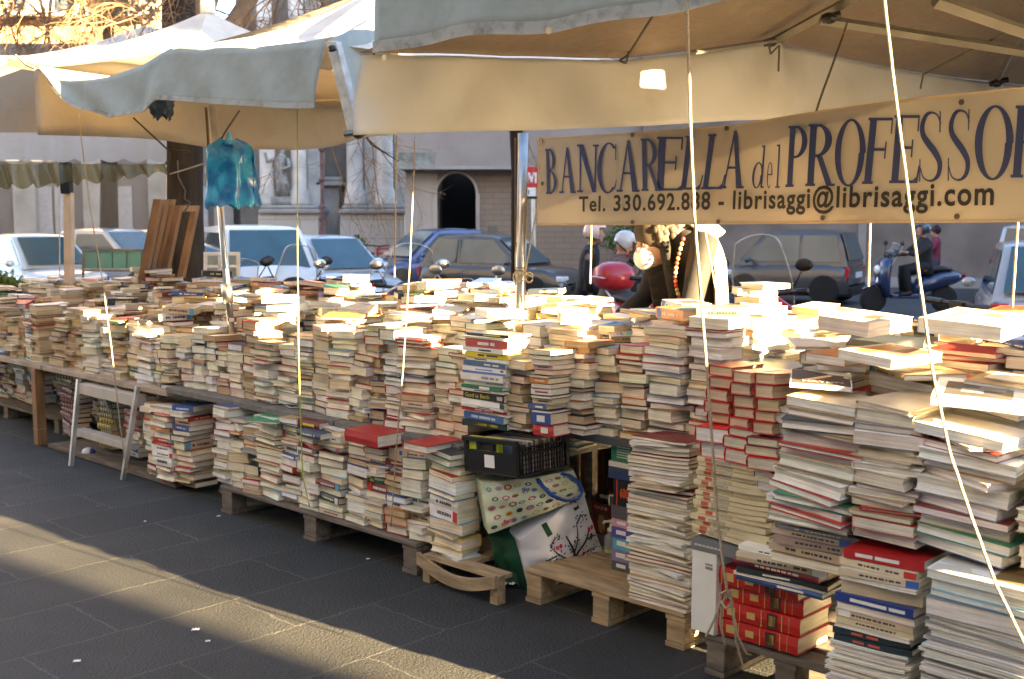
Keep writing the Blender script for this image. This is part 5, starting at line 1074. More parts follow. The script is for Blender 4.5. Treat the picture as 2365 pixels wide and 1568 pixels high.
# ------------------------------------------------------------------ shopping bags
def bil(c, u, v): return (c[0]*(1-u)+c[1]*u)*(1-v) + (c[3]*(1-u)+c[2]*u)*v
def bagpatch(c, bulge, seed):
    n = (c[1]-c[0]).cross(c[3]-c[0]).normalized()
    if n.y > 0: n = -n
    def f(u, v, off=0):
        p = bil(c, u, v); k = math.sin(math.pi*min(1,max(0,u)))**.5*math.sin(math.pi*(.12+.76*v))**.7
        w_ = .014*noise3(p+Vector((seed,0,0)), 9)+.008*noise3(p+Vector((0,seed,0)), 22)+.006*math.sin(u*13+v*7)
        return p + n*(bulge*k+w_+off)
    return f, n
def bag_solid(name, f, n, m, parent, dep):
    b = MB(); nu, nv = 24, 24; b.grid(lambda u, v: f(u, v), nu, nv)
    b.grid(lambda u, v: f(1-u, v) - n*dep*(.6+.4*v) if 0 < v else f(1-u, v)-n*dep*.6, nu, nv)
    for e in (0, 1): b.grid(lambda u, v: f(e, v)*(1-(u if e else 1-u))+(f(e, v)-n*dep*(.6+.4*v))*(u if e else 1-u), 6, nv)
    b.grid(lambda u, v: f(u, 1)*(1-v)+(f(u,1)-n*dep)*v, nu, 6)
    return b.build(name, m, parent, smooth=True)
# green and white bag with the printed tree
gb = thing('shopping_bag', 'white and dark green shopping bag printed with a fruit tree', 'bag', P(1230,1384,5.1), 0, 'shopping bags below the crate')
fw, nw = bagpatch([P(1226,1384,4.98), P(1394,1284,5.1), P(1345,1135,5.0), P(1196,1245,4.92)], .03, 3)
M_WB = mat('white_woven', (.78,.78,.8), .4, var=.1, bump=.15, bs=30); M_GB = mat('green_woven', (.015,.07,.035), .35, var=.3, bump=.2, bs=25)
bag_solid('white_side', fw, nw, M_WB, gb, .2)
fg, ng = bagpatch([P(1152,1358,5.12), P(1224,1385,4.99), P(1208,1250,4.95), P(1130,1232,5.0)], .03, 8); bag_solid('green_side', fg, ng, M_GB, gb, .16)
def stroke(f, pts, w_, m, parent, name, off=.003, taper=1, col=None, mb=None):
    b = mb or MB(); n = len(pts)
    for i in range(n-1):
        (u0,v0),(u1,v1) = pts[i], pts[i+1]; dx, dy = u1-u0, v1-v0; L_ = math.hypot(dx, dy) or 1; wa = w_*(1-(1-taper)*i/n); wb = w_*(1-(1-taper)*(i+1)/n)
        nx_, ny_ = -dy/L_, dx/L_
        b.add([f(u0-nx_*wa,v0-ny_*wa,off), f(u1-nx_*wb,v1-ny_*wb,off), f(u1+nx_*wb,v1+ny_*wb,off), f(u0+nx_*wa,v0+ny_*wa,off)], [(0,1,2,3)], col)
    return b if mb is not None else b.build(name, m, parent)
b = MB(); K = (.02,.025,.02); rd = (.5,.02,.06)
def curve(p0, p1, p2, n=9): return [((1-t)**2*p0[0]+2*t*(1-t)*p1[0]+t*t*p2[0], (1-t)**2*p0[1]+2*t*(1-t)*p1[1]+t*t*p2[1]) for t in [i/n for i in range(n+1)]]
br_ = [((.62,.06),(.66,.3),(.6,.62)),((.6,.12),(.35,.2),(.16,.06)),((.62,.2),(.8,.3),(.92,.52)),((.62,.16),(.42,.4),(.36,.66)),((.64,.3),(.75,.5),(.78,.72)),((.66,.12),(.85,.2),(.95,.14)),((.4,.46),(.3,.5),(.2,.42)),((.84,.38),(.95,.38),(.97,.3)),((.36,.62),(.42,.76),(.52,.7)),((.78,.7),(.86,.82),(.95,.7)),((.3,.16),(.2,.26),(.1,.26))]
tr_ = random.Random(5)
for i, (p0,p1,p2) in enumerate(br_):
    p0,p1,p2 = [(q[0], .1+q[1]*.85) for q in (p0,p1,p2)]; cv = curve(p0,p1,p2); stroke(fw, cv, .022 if i < 3 else .012, None, None, '', .004+.0006*i, .3, K, b)
    for q in range(11):
        t_ = tr_.choice(cv[3:]); u_, v_ = t_[0]+tr_.uniform(-.07,.07), t_[1]+tr_.uniform(-.06,.06); a_ = tr_.uniform(0,3.14); s_ = tr_.uniform(.014,.024)
        if .02 < u_ < .98: b.add([fw(u_+s_*math.cos(a_+k*math.pi/3)*(1 if k % 3 == 0 else .45), v_+s_*math.sin(a_+k*math.pi/3)*(1 if k % 3 == 0 else .45), .0115+.0002*q) for k in range(6)], [tuple(range(6))], K)
b.build('tree_print', M_PAINT, gb)
b = MB()
for (u_, v_) in ((.18,.03),(.24,.05),(.44,.56),(.49,.55),(.9,.5),(.95,.49),(.7,.16),(.75,.18)):
    b.add([fw(u_+.024*math.cos(k*.785), .1+v_*.85+.03*math.sin(k*.785), .014) for k in range(8)], [tuple(range(8))], rd)
b.build('fruit_print', M_PAINT, gb)
for (u0,v0,u1,v1) in ((.36,1.0,.4,.78),(.82,1.0,.85,.84)):
    b = MB(); b.add([fw(u0-.03,v0,.004), fw(u0+.04,v0,.004), fw(u1+.04,v1,.004), fw(u1-.03,v1,.004)], [(0,1,2,3)]); b.build('green_strap', M_GB, gb)
# patterned bag on top
pb = thing('shopping_bag', 'pale green shopping bag covered with small coloured labels, blue handle', 'bag', P(1230,1230,5.15), 0, 'shopping bags below the crate')
fp, npn = bagpatch([P(1128,1232,4.9), P(1352,1142,4.98), P(1325,1086,5.0), P(1110,1116,4.9)], .05, 5)
bag_solid('bag_body', fp, npn, mat('pale_green_woven', (.56,.62,.42), .35, var=.2, vs=6, bump=.35, bs=14), pb, .22)
b = MB(); tr_ = random.Random(12); PC = [(.5,.05,.04),(.04,.1,.35),(.55,.35,.03),(.1,.3,.4),(.3,.06,.05),(.04,.04,.06),(.5,.15,.2),(.15,.15,.05)]
k_ = 0
for j in range(5):
    for i in range(9):
        u_ = .06+.105*i+(.05 if j % 2 else 0)+tr_.uniform(-.01,.01); v_ = .1+.19*j+tr_.uniform(-.02,.02)
        if u_ > .96: continue
        c_ = tr_.choice(PC); su, sv, a_ = tr_.uniform(.03,.045), tr_.uniform(.035,.062), tr_.uniform(-.5,.5); nn = tr_.choice([4,10,10,10])
        for (kk, cc_) in ((1, c_), (.55, (.6,.6,.5) if tr_.random() < .6 else tr_.choice(PC))):
            b.add([fp(u_+su*kk*math.cos(a_+2*math.pi*k/nn), v_+sv*kk*math.sin(a_+2*math.pi*k/nn), .003+(0 if kk == 1 else .001)) for k in range(nn)], [tuple(range(nn))], cc_)
b.build('label_print', M_PAINT, pb)
b = MB(); hd = [(.58,.98,.01),(.6,.8,.03),(.66,.5,.05),(.78,.22,.05),(.9,.12,.045),(.97,.25,.03),(.99,.55,.02),(.92,.9,.01),(.85,1.0,.01)]
hp = []
for i in range(len(hd)-1):
    for k in range(4): t = k/4; hp.append(tuple(hd[i][q]*(1-t)+hd[i+1][q]*t for q in range(3)))
hp.append(hd[-1]); vs = []; fs = []
for i, (u_, v_, o_) in enumerate(hp):
    a_ = hp[max(i-1,0)]; c_ = hp[min(i+1,len(hp)-1)]; dx, dy = (c_[0]-a_[0])*.9, c_[1]-a_[1]; L_ = math.hypot(dx,dy) or 1; nx_, ny_ = -dy/L_*.022, dx/L_*.05
    vs += [fp(u_-nx_, v_-ny_, o_), fp(u_+nx_, v_+ny_, o_+.002)]
for i in range(len(hp)-1): fs.append((2*i,2*i+1,2*i+3,2*i+2))
b.add(vs, fs); b.build('handle', mat('blue_strap', (.02,.07,.28), .5, bump=.2, bs=80), pb, smooth=True, mods=[('solid', .003)])
for txt, u0, u1, v0, hh, c_ in (('Bezal', .16,.27,.1,.09,(.5,.03,.04)), ('Nice', .4,.48,.7,.1,(.05,.08,.3))):
    textmap(txt, lambda u, v: fp(u0+(u1-u0)*u, v0+hh*v, .006), 'lettering', mat('print_'+txt.lower(), c_, .5), pb, bold=.02)
r = thing('plastic_scrap', 'scrap of white plastic at the foot of the green bag', 'litter', PG(1176,1355,.0))
b = MB(); c_ = PG(1172,1354,.0); b.grid(lambda u, v: c_+Vector(((u-.5)*.1,(v-.5)*.09,.012+.02*abs(math.sin(u*9+v*5)))), 8, 6); b.build('scrap', M_WB, r, smooth=True)
# ------------------------------------------------------------------ wooden cabinet, records and small things behind the pallet
cb = thing('cabinet', 'orange wooden cabinet with a dark opening under the table', 'cabinet', PT(1390,1180,4.25), AZ)
ac0, ac1 = a_of(1325,4.2), a_of(1500,4.2); zc1 = .69
b = MB(); sbox(b, ac0, a_of(1364,4.2), 4.2, 4.22, .16, zc1); sbox(b, a_of(1364,4.2)+.0005, ac1, 4.2, 4.22, .6, zc1); b.build('front', M_OWOOD, cb)
b = MB(); sbox(b, ac0, ac0+.02, 4.221, 4.6, .16, zc1); sbox(b, ac0+.0205, ac1, 4.59, 4.61, .16, zc1); sbox(b, ac1-.02, ac1, 4.221, 4.589, .1805, zc1); sbox(b, ac0+.0205, ac1, 4.221, 4.589, .16, .18); b.build('carcass', M_OWOOD, cb)
b = MB(); sbox(b, a_of(1365,4.2), a_of(1370,4.2), 4.19, 4.199, .3, .6); sbox(b, a_of(1405,4.2), a_of(1410,4.2), 4.19, 4.199, .3, .6); sbox(b, a_of(1370.5,4.2), a_of(1404.5,4.2), 4.19, 4.199, .3, .315); sbox(b, a_of(1370.5,4.2), a_of(1404.5,4.2), 4.19, 4.199, .585, .6); b.build('door_frame', M_BLK, cb)
# leaning long-play record
lp = thing('record_sleeve', 'maroon record sleeve with a long haired figure leaning on the cabinet', 'record', PT(1400,1275,3.95))
LPc = [P(1378,1272,5.2), P(1440,1278,5.02), P(1445,1177,5.1), P(1366,1158,5.28)]
nl = Vector((-.55,-.8,.1)).normalized()
def lpf(u, v, off=0): return bil(LPc, u, v)-nl*0 + Vector((-.2,-.97,.1))*off
b = MB(); b.prism([LPc[0],LPc[1],LPc[2],LPc[3]], (.004,.012,0)); b.build('sleeve', mat('maroon_print', (.2,.025,.03), .4, var=.2), lp)
def lps(pts, c_, nm, off): b = MB(); b.add([lpf(u, v, off) for u, v in pts], [tuple(range(len(pts)))], c_); b.build(nm, M_PAINT, lp)
lps([(.82,0),(1,0),(1,1),(.82,1)], (.7,.66,.52), 'border', .002)
lps([(.02,.0),(.62,.0),(.6,.22),(.45,.36),(.2,.4),(.02,.3)], (.13,.13,.14), 'jacket_print', .003)
lps([(.08,.36),(.06,.55),(.1,.78),(.25,.88),(.42,.84),(.55,.66),(.58,.45),(.45,.36),(.2,.34)], (.1,.045,.02), 'hair_print', .0036)
lps([(.16,.42),(.14,.6),(.2,.76),(.32,.76),(.38,.6),(.34,.44),(.25,.38)], (.4,.22,.13), 'face_print', .0042)
textmap('OGNI', lambda u, v: lpf(.08+.38*u, .88+.07*v, .0045), 'title', mat('title_cream', (.7,.66,.55), .5), lp)
for k, (lab, c_) in enumerate((('black record sleeve just behind the maroon one', (.02,.02,.02)), ('white edged record sleeve rearmost behind the maroon one', (.6,.58,.52)))):
    o_ = Vector((.02+.022*k,.035+.03*k,.012+.006*k)); r = thing('record_sleeve', lab, 'record', LPc[0]+o_); b = MB(); b.prism([p+o_ for p in LPc], (.004,.012,0), c_); b.build('sleeve', M_PAINT, r)
pbm = thing('pump_bottle', 'small clear pump bottle standing on the pallet by the record', 'bottle', PG(1408,1278,.152))
c_ = PG(1410,1279,.152); b = MB(); b.lathe([(.0,0),(.026,0),(.028,.006),(.028,.07),(.024,.085),(.013,.095),(.013,.1)], c_, 20); b.build('bottle', glass('bottle_plastic', (.45,.5,.5), .08, .45), pbm, smooth=True)
b = MB(); b.lathe([(.015,.1),(.015,.118),(.007,.12),(.005,.145),(.009,.146),(.009,.155),(0,.157)], c_, 16); b.tube([c_+Vector((0,0,.15)), c_+Vector((-.03,-.01,.15)), c_+Vector((-.036,-.012,.143))], .005, 8); b.build('pump', mat('white_plastic', (.8,.8,.78), .4), pbm, smooth=True)
b = MB(); b.lathe([(.0285,.01),(.0285,.025)], c_, 20); b.build('label', mat('label_yellow', (.5,.5,.1), .5), pbm)
# cassettes / thick little books beside the thin magazine stack
zq = .152; tq = 3.74
for k, (h_, c_, yw, lab) in enumerate(((.04,(.09,.1,.09),0,'dark lowest box'),(.05,(.24,.2,.34),4,'violet box'),(.05,(.1,.42,.52),-3,'turquoise box'),(.045,(.1,.08,.3),3,'indigo box'),(.035,(.6,.3,.38),-2,'pink box'))):
    r = thing('video_box', lab+' in the little pile left of the thin magazine stack', 'box', W(a_of(1462,tq)-.02, tq, zq), AZ+R(yw), 'boxes piled beside the thin magazines')
    b = MB(); b.box((0,.06,h_/2), (.16,.12,h_), col=c_); b.build('case', M_PAINT, r, local=True)
    b = MB(); b.box((-.03,-.0006,h_*.55), (.05,.001,h_*.4), col=(.75,.75,.75)); b.box((.05,-.0006,h_*.5), (.02,.001,h_*.6), col=(.7,.5,.6)); b.build('label', M_PAINT, r, local=True); zq += h_+.001
r = thing('thick_book', 'black book with red bands standing on the coloured box pile', 'book', W(a_of(1462,tq)-.02, tq, zq+.06), AZ); zq += .06
b = MB(); b.box((0,.07,.055), (.15,.14,.11), col=(.012,.012,.012)); b.build('cover', M_PAINT, r, local=True)
b = MB(); b.box((-.055,-.0008,.055), (.006,.001,.11), col=(.55,.05,.02)); b.box((.04,-.0008,.055), (.006,.001,.11), col=(.55,.05,.02)); b.build('bands', M_PAINT, r, local=True)
vs, fs = textmesh('5009', .055, .002); b = MB(); b.add([Vector((.022-v.x*.55, -.0016, .075-v.y)) for v in vs], fs, (.6,.08,.02)); b.build('lettering', M_PAINT, r, local=True)
r = thing('support_book', 'dark flat book below the black and red banded one', 'book', W(a_of(1462,tq)-.02, tq, zq-.06), AZ); b = MB(); b.box((0,.075,.029), (.17,.15,.057), col=(.1,.09,.1)); b.build('cover', M_PAINT, r, local=True)
r = thing('green_book', 'green book above navy ones by the magazine stack top', 'book', W(a_of(1452,tq)-.01, tq, zq+.19), AZ)
b = MB(); b.box((0,.09,.045), (.16,.17,.09), col=(.03,.22,.12)); b.build('cover', M_PAINT, r, local=True); b = MB()
for k in range(6): b.box((-.01,-.0007,.018+.011*k), (.07,.001,.005), col=(.5,.6,.5))
b.build('printing', M_PAINT, r, local=True)
z_ = zq+.112
for c_, h_, lab in (((.03,.05,.14),.026,'lower navy book under the green one'), ((.04,.06,.12),.024,'upper navy book under the green one'), ((.68,.64,.55),.022,'cream book squeezed directly under the green one')):
    r = thing('book', lab, 'book', W(a_of(1452,tq)-.01, tq, z_), AZ); b = MB(); b.box((0,.08,h_/2), (.18,.16,h_), col=c_); b.build('cover', M_PAINT, r, local=True); b = MB(); b.box((.06,-.0007,h_/2), (.04,.001,h_*.5), col=(.7,.7,.68)); b.build('printing', M_PAINT, r, local=True); z_ += h_+.0008
# white slipcase under the cream spined magazines
r = thing('slipcase', 'tall white slipcase with a grey band right of the thin magazines', 'box', W(a_of(1640,3.4), 3.5, .152), AZ)
a0, a1 = a_of(1608,3.37), a_of(1668,3.37); b = MB(); sbox(b, a0, a1-.003, 3.37, 3.6, .155, .455); b.build('case', mat('slipcase_white', (.72,.72,.66), .6, var=.08), r, mods=[('bevel',.003)])
b = MB(); sbox(b, a0-.001, a1+.21, 3.369, 3.6, .4565, .5); b.build('lid', mat('slipcase_grey', (.17,.18,.18), .6), r)
b = MB(); b.add([W(a0+.1,3.3685,.158), W(a1-.002,3.3685,.158), W(a1-.002,3.3685,.25)], [(0,1,2)]); b.build('torn_patch', mat('kraft', (.28,.24,.17), .8), r)
b = MB()
for k in range(7): sbox(b, a0+.012+.017*k, a0+.025+.017*k, 3.3672, 3.3682, .474, .481, (.5,.5,.5))
sbox(b, a1-.05, a1-.02, 3.368, 3.3692, .41, .416, (.25,.25,.25)); sbox(b, a1-.05, a1-.02, 3.368, 3.3692, .395, .405, (.25,.25,.25)); b.build('printing', M_PAINT, r)
# small litter
for (x, y, s_, lab) in ((452,1455,.035,'small torn white paper in the sun band edge'),(480,1482,.022,'tiny pale scrap just below the torn white paper'),(178,1528,.03,'pale paper flake on slabs at lower left'),(335,1205,.014,'white speck of paper in the shadowed slabs'),(850,1292,.02,'small white scrap by the dark pallet corner'),(505,1193,.022,'thin pale strip near the dark pallet'),(228,1170,.02,'dry brown leaf on the slabs')):
    s_ *= .42; c_ = PG(x, y, .004); b = MB(); b.grid(lambda u, v: c_+Vector(((u-.5)*s_*2,(v-.5)*s_*1.6,.006*abs(math.sin(u*7+v*5)))), 5, 4); b.build('paper_scrap', mat('litter_brown', (.25,.1,.05), .8) if 'leaf' in lab else M_WB, None, label=lab, cat='litter')
r = thing('ball', 'small white and blue ball lying under the trestle', 'ball', PG(202,1052,0)); c_ = PG(204,1056,0); b = MB(); b.sphere(c_+Vector((0,0,.035)), .035, 16, 10, (1.25,1,1)); b.build('shell', mat('white_plastic', (.8,.8,.78), .4), r, smooth=True); b = MB(); b.sphere(c_+Vector((.022,0,.035)), .0305, 14, 10); b.build('cap', mat('blue_plastic', (.05,.1,.4), .4), r, smooth=True)
# ------------------------------------------------------------------ vehicles
M_GLASSD = mat('car_window', (.03,.085,.11), .1, .0, var=.3, vs=1.5, coat=1)  # bluish sky reflection painted in as the base colour
M_TYRE = mat('tyre', (.015,.015,.015), .85); M_RIM = mat('alloy_rim', (.35,.35,.36), .35, .8)
M_RED = mat('tail_red', (.5,.01,.015), .2, coat=.6); M_HEAD = mat('headlight', (.75,.78,.8), .1, coat=1); M_PLATE = mat('plate', (.7,.7,.68), .5)
def car(label, loc, rz, L, Wd, H, col, kind='hatch', group='cars on the street behind the stall', metal=.3):
    t = thing('parked_car', label, 'car', loc, rz, group)
    paint = mat('paint_%d_%d_%d' % tuple(int(c*99) for c in col), col, .28, metal, var=.05, coat=.8)
    hb = H*.56; gz = .18
    # (x fraction from rear, hood/belt height, half width factor)
    nose = {'van':.86,'hatch':.66,'suv':.72,'smart':.8}[kind]*H*.78
    st = [(0,hb*.72,.80),(.015,hb*.93,.88),(.05,hb,.95),(.2,hb*1.0,1),(.6,hb*.98,1),(.70,hb*.95,1),(.86,nose*.93 if kind != 'smart' else hb*.9,.96),(.95,nose*.80,.9),(.985,nose*.66,.8),(1,nose*.5,.7)]
    b = MB(); secs = []; n = 16; vs = []; fs = []
    for fx, zt, wf in st:
        x = (fx-.5)*L; w_ = Wd/2*wf; zb_ = gz + (.06 if fx in (0,1) else 0)
        ring = [(0,zb_),(w_*.85,zb_),(w_*.97,zb_+.06),(w_,zb_+.2),(w_*1.0,zt*.62),(w_*.97,zt*.86),(w_*.9,zt*.97),(w_*.55,zt*1.01),(0,zt*1.02)]
        ring = ring + [(-y, z) for y, z in ring[-2:0:-1]]
        vs += [Vector((x, y, z)) for y, z in ring]
    m = 16
    for i in range(len(st)-1):
        for k in range(m): fs.append((i*m+k, (i+1)*m+k, (i+1)*m+(k+1)%m, i*m+(k+1)%m))
    fs.append(tuple(range(m))); fs.append(tuple((len(st)-1)*m+k for k in range(m))[::-1])
    b.add(vs, fs)
    rr0, rr1, f0, f1 = {'van':(.02,.06,.74,.9),'hatch':(.03,.16,.52,.74),'suv':(.03,.14,.54,.73),'smart':(.02,.1,.66,.88)}[kind]
    def gh(s=1, dz=0): 
        X0_, X1_, X2_, X3_ = (rr0-.5)*L, (rr1-.5)*L, (f0-.5)*L, (f1-.5)*L; wb, wt = Wd/2*.9, Wd/2*.73; zb_, zt = hb*.95, H
        return X0_, X1_, X2_, X3_, wb, wt, zb_, zt
    X0_, X1_, X2_, X3_, wb, wt, zb_, zt = gh()
    N_ = 9; vs = []; fs = []
    prof = [(X0_,zb_),(X0_+(X1_-X0_)*.55,zb_+(zt-zb_)*.62),(X1_,zt-.05),(X1_+.12,zt-.01),((X1_+X2_)/2,zt+.015),(X2_-.12,zt-.01),(X2_,zt-.05),(X2_+(X3_-X2_)*.5,zb_+(zt-zb_)*.5),(X3_,zb_)]
    for x, z in prof:
        k = (z-zb_)/(zt-zb_); w_ = wb+(wt-wb)*min(1,k); cx_ = .0
        vs += [Vector((x,-w_,z-.02)), Vector((x,-w_*.72,z+.012*k)), Vector((x,0,z+.02*k)), Vector((x,w_*.72,z+.012*k)), Vector((x,w_,z-.02))]
    for i in range(len(prof)-1):
        for k in range(4): fs.append((i*5+k, (i+1)*5+k, (i+1)*5+k+1, i*5+k+1))
    for e in (0, 4):
        fs.append(tuple(i*5+e for i in range(len(prof))))
    b.add(vs, fs); b.build('body', paint, t, local=True, smooth=True, fix=True, mods=[('bevel', .07)])
    def quad(nm, pts, off): b = MB(); o_ = Vector(off); b.prism([Vector(p)+o_ for p in pts], o_*-.4); b.build(nm, M_GLASSD, t, local=True)
    e = .012
    def sd(y): return lambda x, k: (x, y*(wb+(wt-wb)*k), zb_+(zt-zb_)*k)
    for s_ in (-1, 1):
        q = sd(s_); xm = (X1_+X2_)/2-.05*L*(kind != 'smart')
        r0 = X0_+(X1_-X0_)*.25; k0, k1 = .1, .86
        quad('side_window', [q(X0_+(X1_-X0_)*k0+.12,k0), q(xm-.03,k0), q(xm-.03,k1), q(X1_+.04,k1)], (0,s_*e,.003))
        quad('side_window', [q(xm+.04,k0), q(X3_-(X3_-X2_)*k0-.14,k0), q(X2_-.05,k1), q(xm+.04,k1)], (0,s_*e,.003))
        b = MB(); b.sphere((X3_-.28, s_*(Wd/2+.08), hb+.06), .09, 10, 6, (.7,1.1,.8)); b.build('wing_mirror', paint, t, local=True, smooth=True)
        b = MB(); b.box((-L/2+.06, s_*Wd*.40, hb*.78), (.07,Wd*.12,.24)); b.build('tail_light', M_RED, t, local=True, mods=[('bevel', .02)])
        b = MB(); b.box((L/2-.13, s_*Wd*.35, nose*.66), (.16,Wd*.2,.12)); b.build('headlight', M_HEAD, t, local=True, mods=[('bevel', .03)])
        for fx in (-.5+.19, .5-.19):
            wh = MB(); Mx = Matrix.Rotation(R(90), 4, 'X'); r_ = H*.205; wh.lathe([(r_*.62,-.1),(r_*.95,-.1),(r_,-.06),(r_,.06),(r_*.95,.1),(r_*.62,.1)], (fx*L, s_*(Wd/2-.09), r_), 24, Mx); w_o = wh.build('wheel', M_TYRE, t, local=True, smooth=False)
            b = MB(); b.lathe([(0,-.085),(r_*.2,-.09),(r_*.6,-.075),(r_*.6,.075),(r_*.2,.09),(0,.085)], (fx*L, s_*(Wd/2-.09), r_), 16, Mx); b.build('rim', M_RIM, w_o, local=True)
    def cq(x, k, y): z = zb_+(zt-zb_)*k; return (x, y*(wb+(wt-wb)*k)*.86, z+.012)
    quad('windscreen', [cq(X3_-.05,.08,-1), cq(X3_-.05,.08,1), cq(X2_+.02,.9,1), cq(X2_+.02,.9,-1)], (.035,0,.012))
    quad('rear_window', [cq(X0_+.02,.12,1), cq(X0_+.02,.12,-1), cq(X1_-.02,.9,-1), cq(X1_-.02,.9,1)], (-.045,0,.015))
    b = MB(); b.box((-L/2-.012,0,hb*.72), (.02,.5,.12)); b.build('number_plate', M_PLATE, t, local=True)
    b = MB(); b.box((L/2-.0,0,nose*.42), (.05,Wd*.55,.13)); b.build('grille', M_BLK, t, local=True, mods=[('bevel', .02)])
    b = MB(); b.box((-L/2+.02,0,gz+.12), (.1,Wd*.86,.2)); b.build('rear_bumper', M_BLK if kind in ('suv','smart') else paint, t, local=True, mods=[('bevel', .04)])
    return t
def gp(x, Z, z=-.15): p = P(x, 600, Z); p.z = z; return p
def hd_(dx, dy): return math.atan2(dy, dx)
car('white minivan with a broad teal windscreen parked behind the slim pole', gp(585,21), hd_(.42,-1), 4.1, 1.8, 1.66, (.75,.75,.73), 'van', metal=0)
car('silver compact car parked right of the white minivan', gp(765,23), hd_(.7,-.9), 3.7, 1.6, 1.45, (.5,.52,.53), 'hatch')
car('dark blue car half hidden behind the grey crossover', gp(985,29), hd_(-.8,-.6), 3.9, 1.65, 1.53, (.03,.06,.18), 'hatch')
car('dark grey crossover car passing behind the central pole', gp(1165,25.5), hd_(.86,-.5), 3.75, 1.6, 1.44, (.07,.065,.06), 'suv')
car('small dark grey two seat city car seen from its rear', gp(1835,25), hd_(-.86,.5), 2.75, 1.62, 1.55, (.07,.07,.075), 'smart')
car('silver car with a big red tail light cut by the right edge', gp(2420,15.5), hd_(.35,1), 3.9, 1.75, 1.5, (.42,.41,.4), 'suv')
car('pale car with blue windows far behind the right edge silver one', gp(2395,26), hd_(.5,1), 4.1, 1.7, 1.65, (.55,.58,.62), 'van')
car('silver car seen through the plastic sheet behind the teal panels', gp(285,27), hd_(1,-.5), 3.9, 1.7, 1.55, (.5,.52,.54), 'hatch')
car('white car seen through the plastic sheet at the far left', gp(95,25), hd_(.8,-.8), 3.9, 1.7, 1.45, (.62,.62,.6), 'hatch')
car('blue grey car partly behind the white minivan at its left', gp(390,30), hd_(1,-.4), 3.9, 1.7, 1.5, (.3,.34,.4), 'hatch')
car('dark teal car beyond the big scooter windscreen', gp(1700,34), hd_(1,-.3), 3.9, 1.7, 1.5, (.04,.09,.11), 'hatch')
M_SCR = glass('scooter_screen', (.3,.32,.33), .08, .16, (.9,.92,.93))
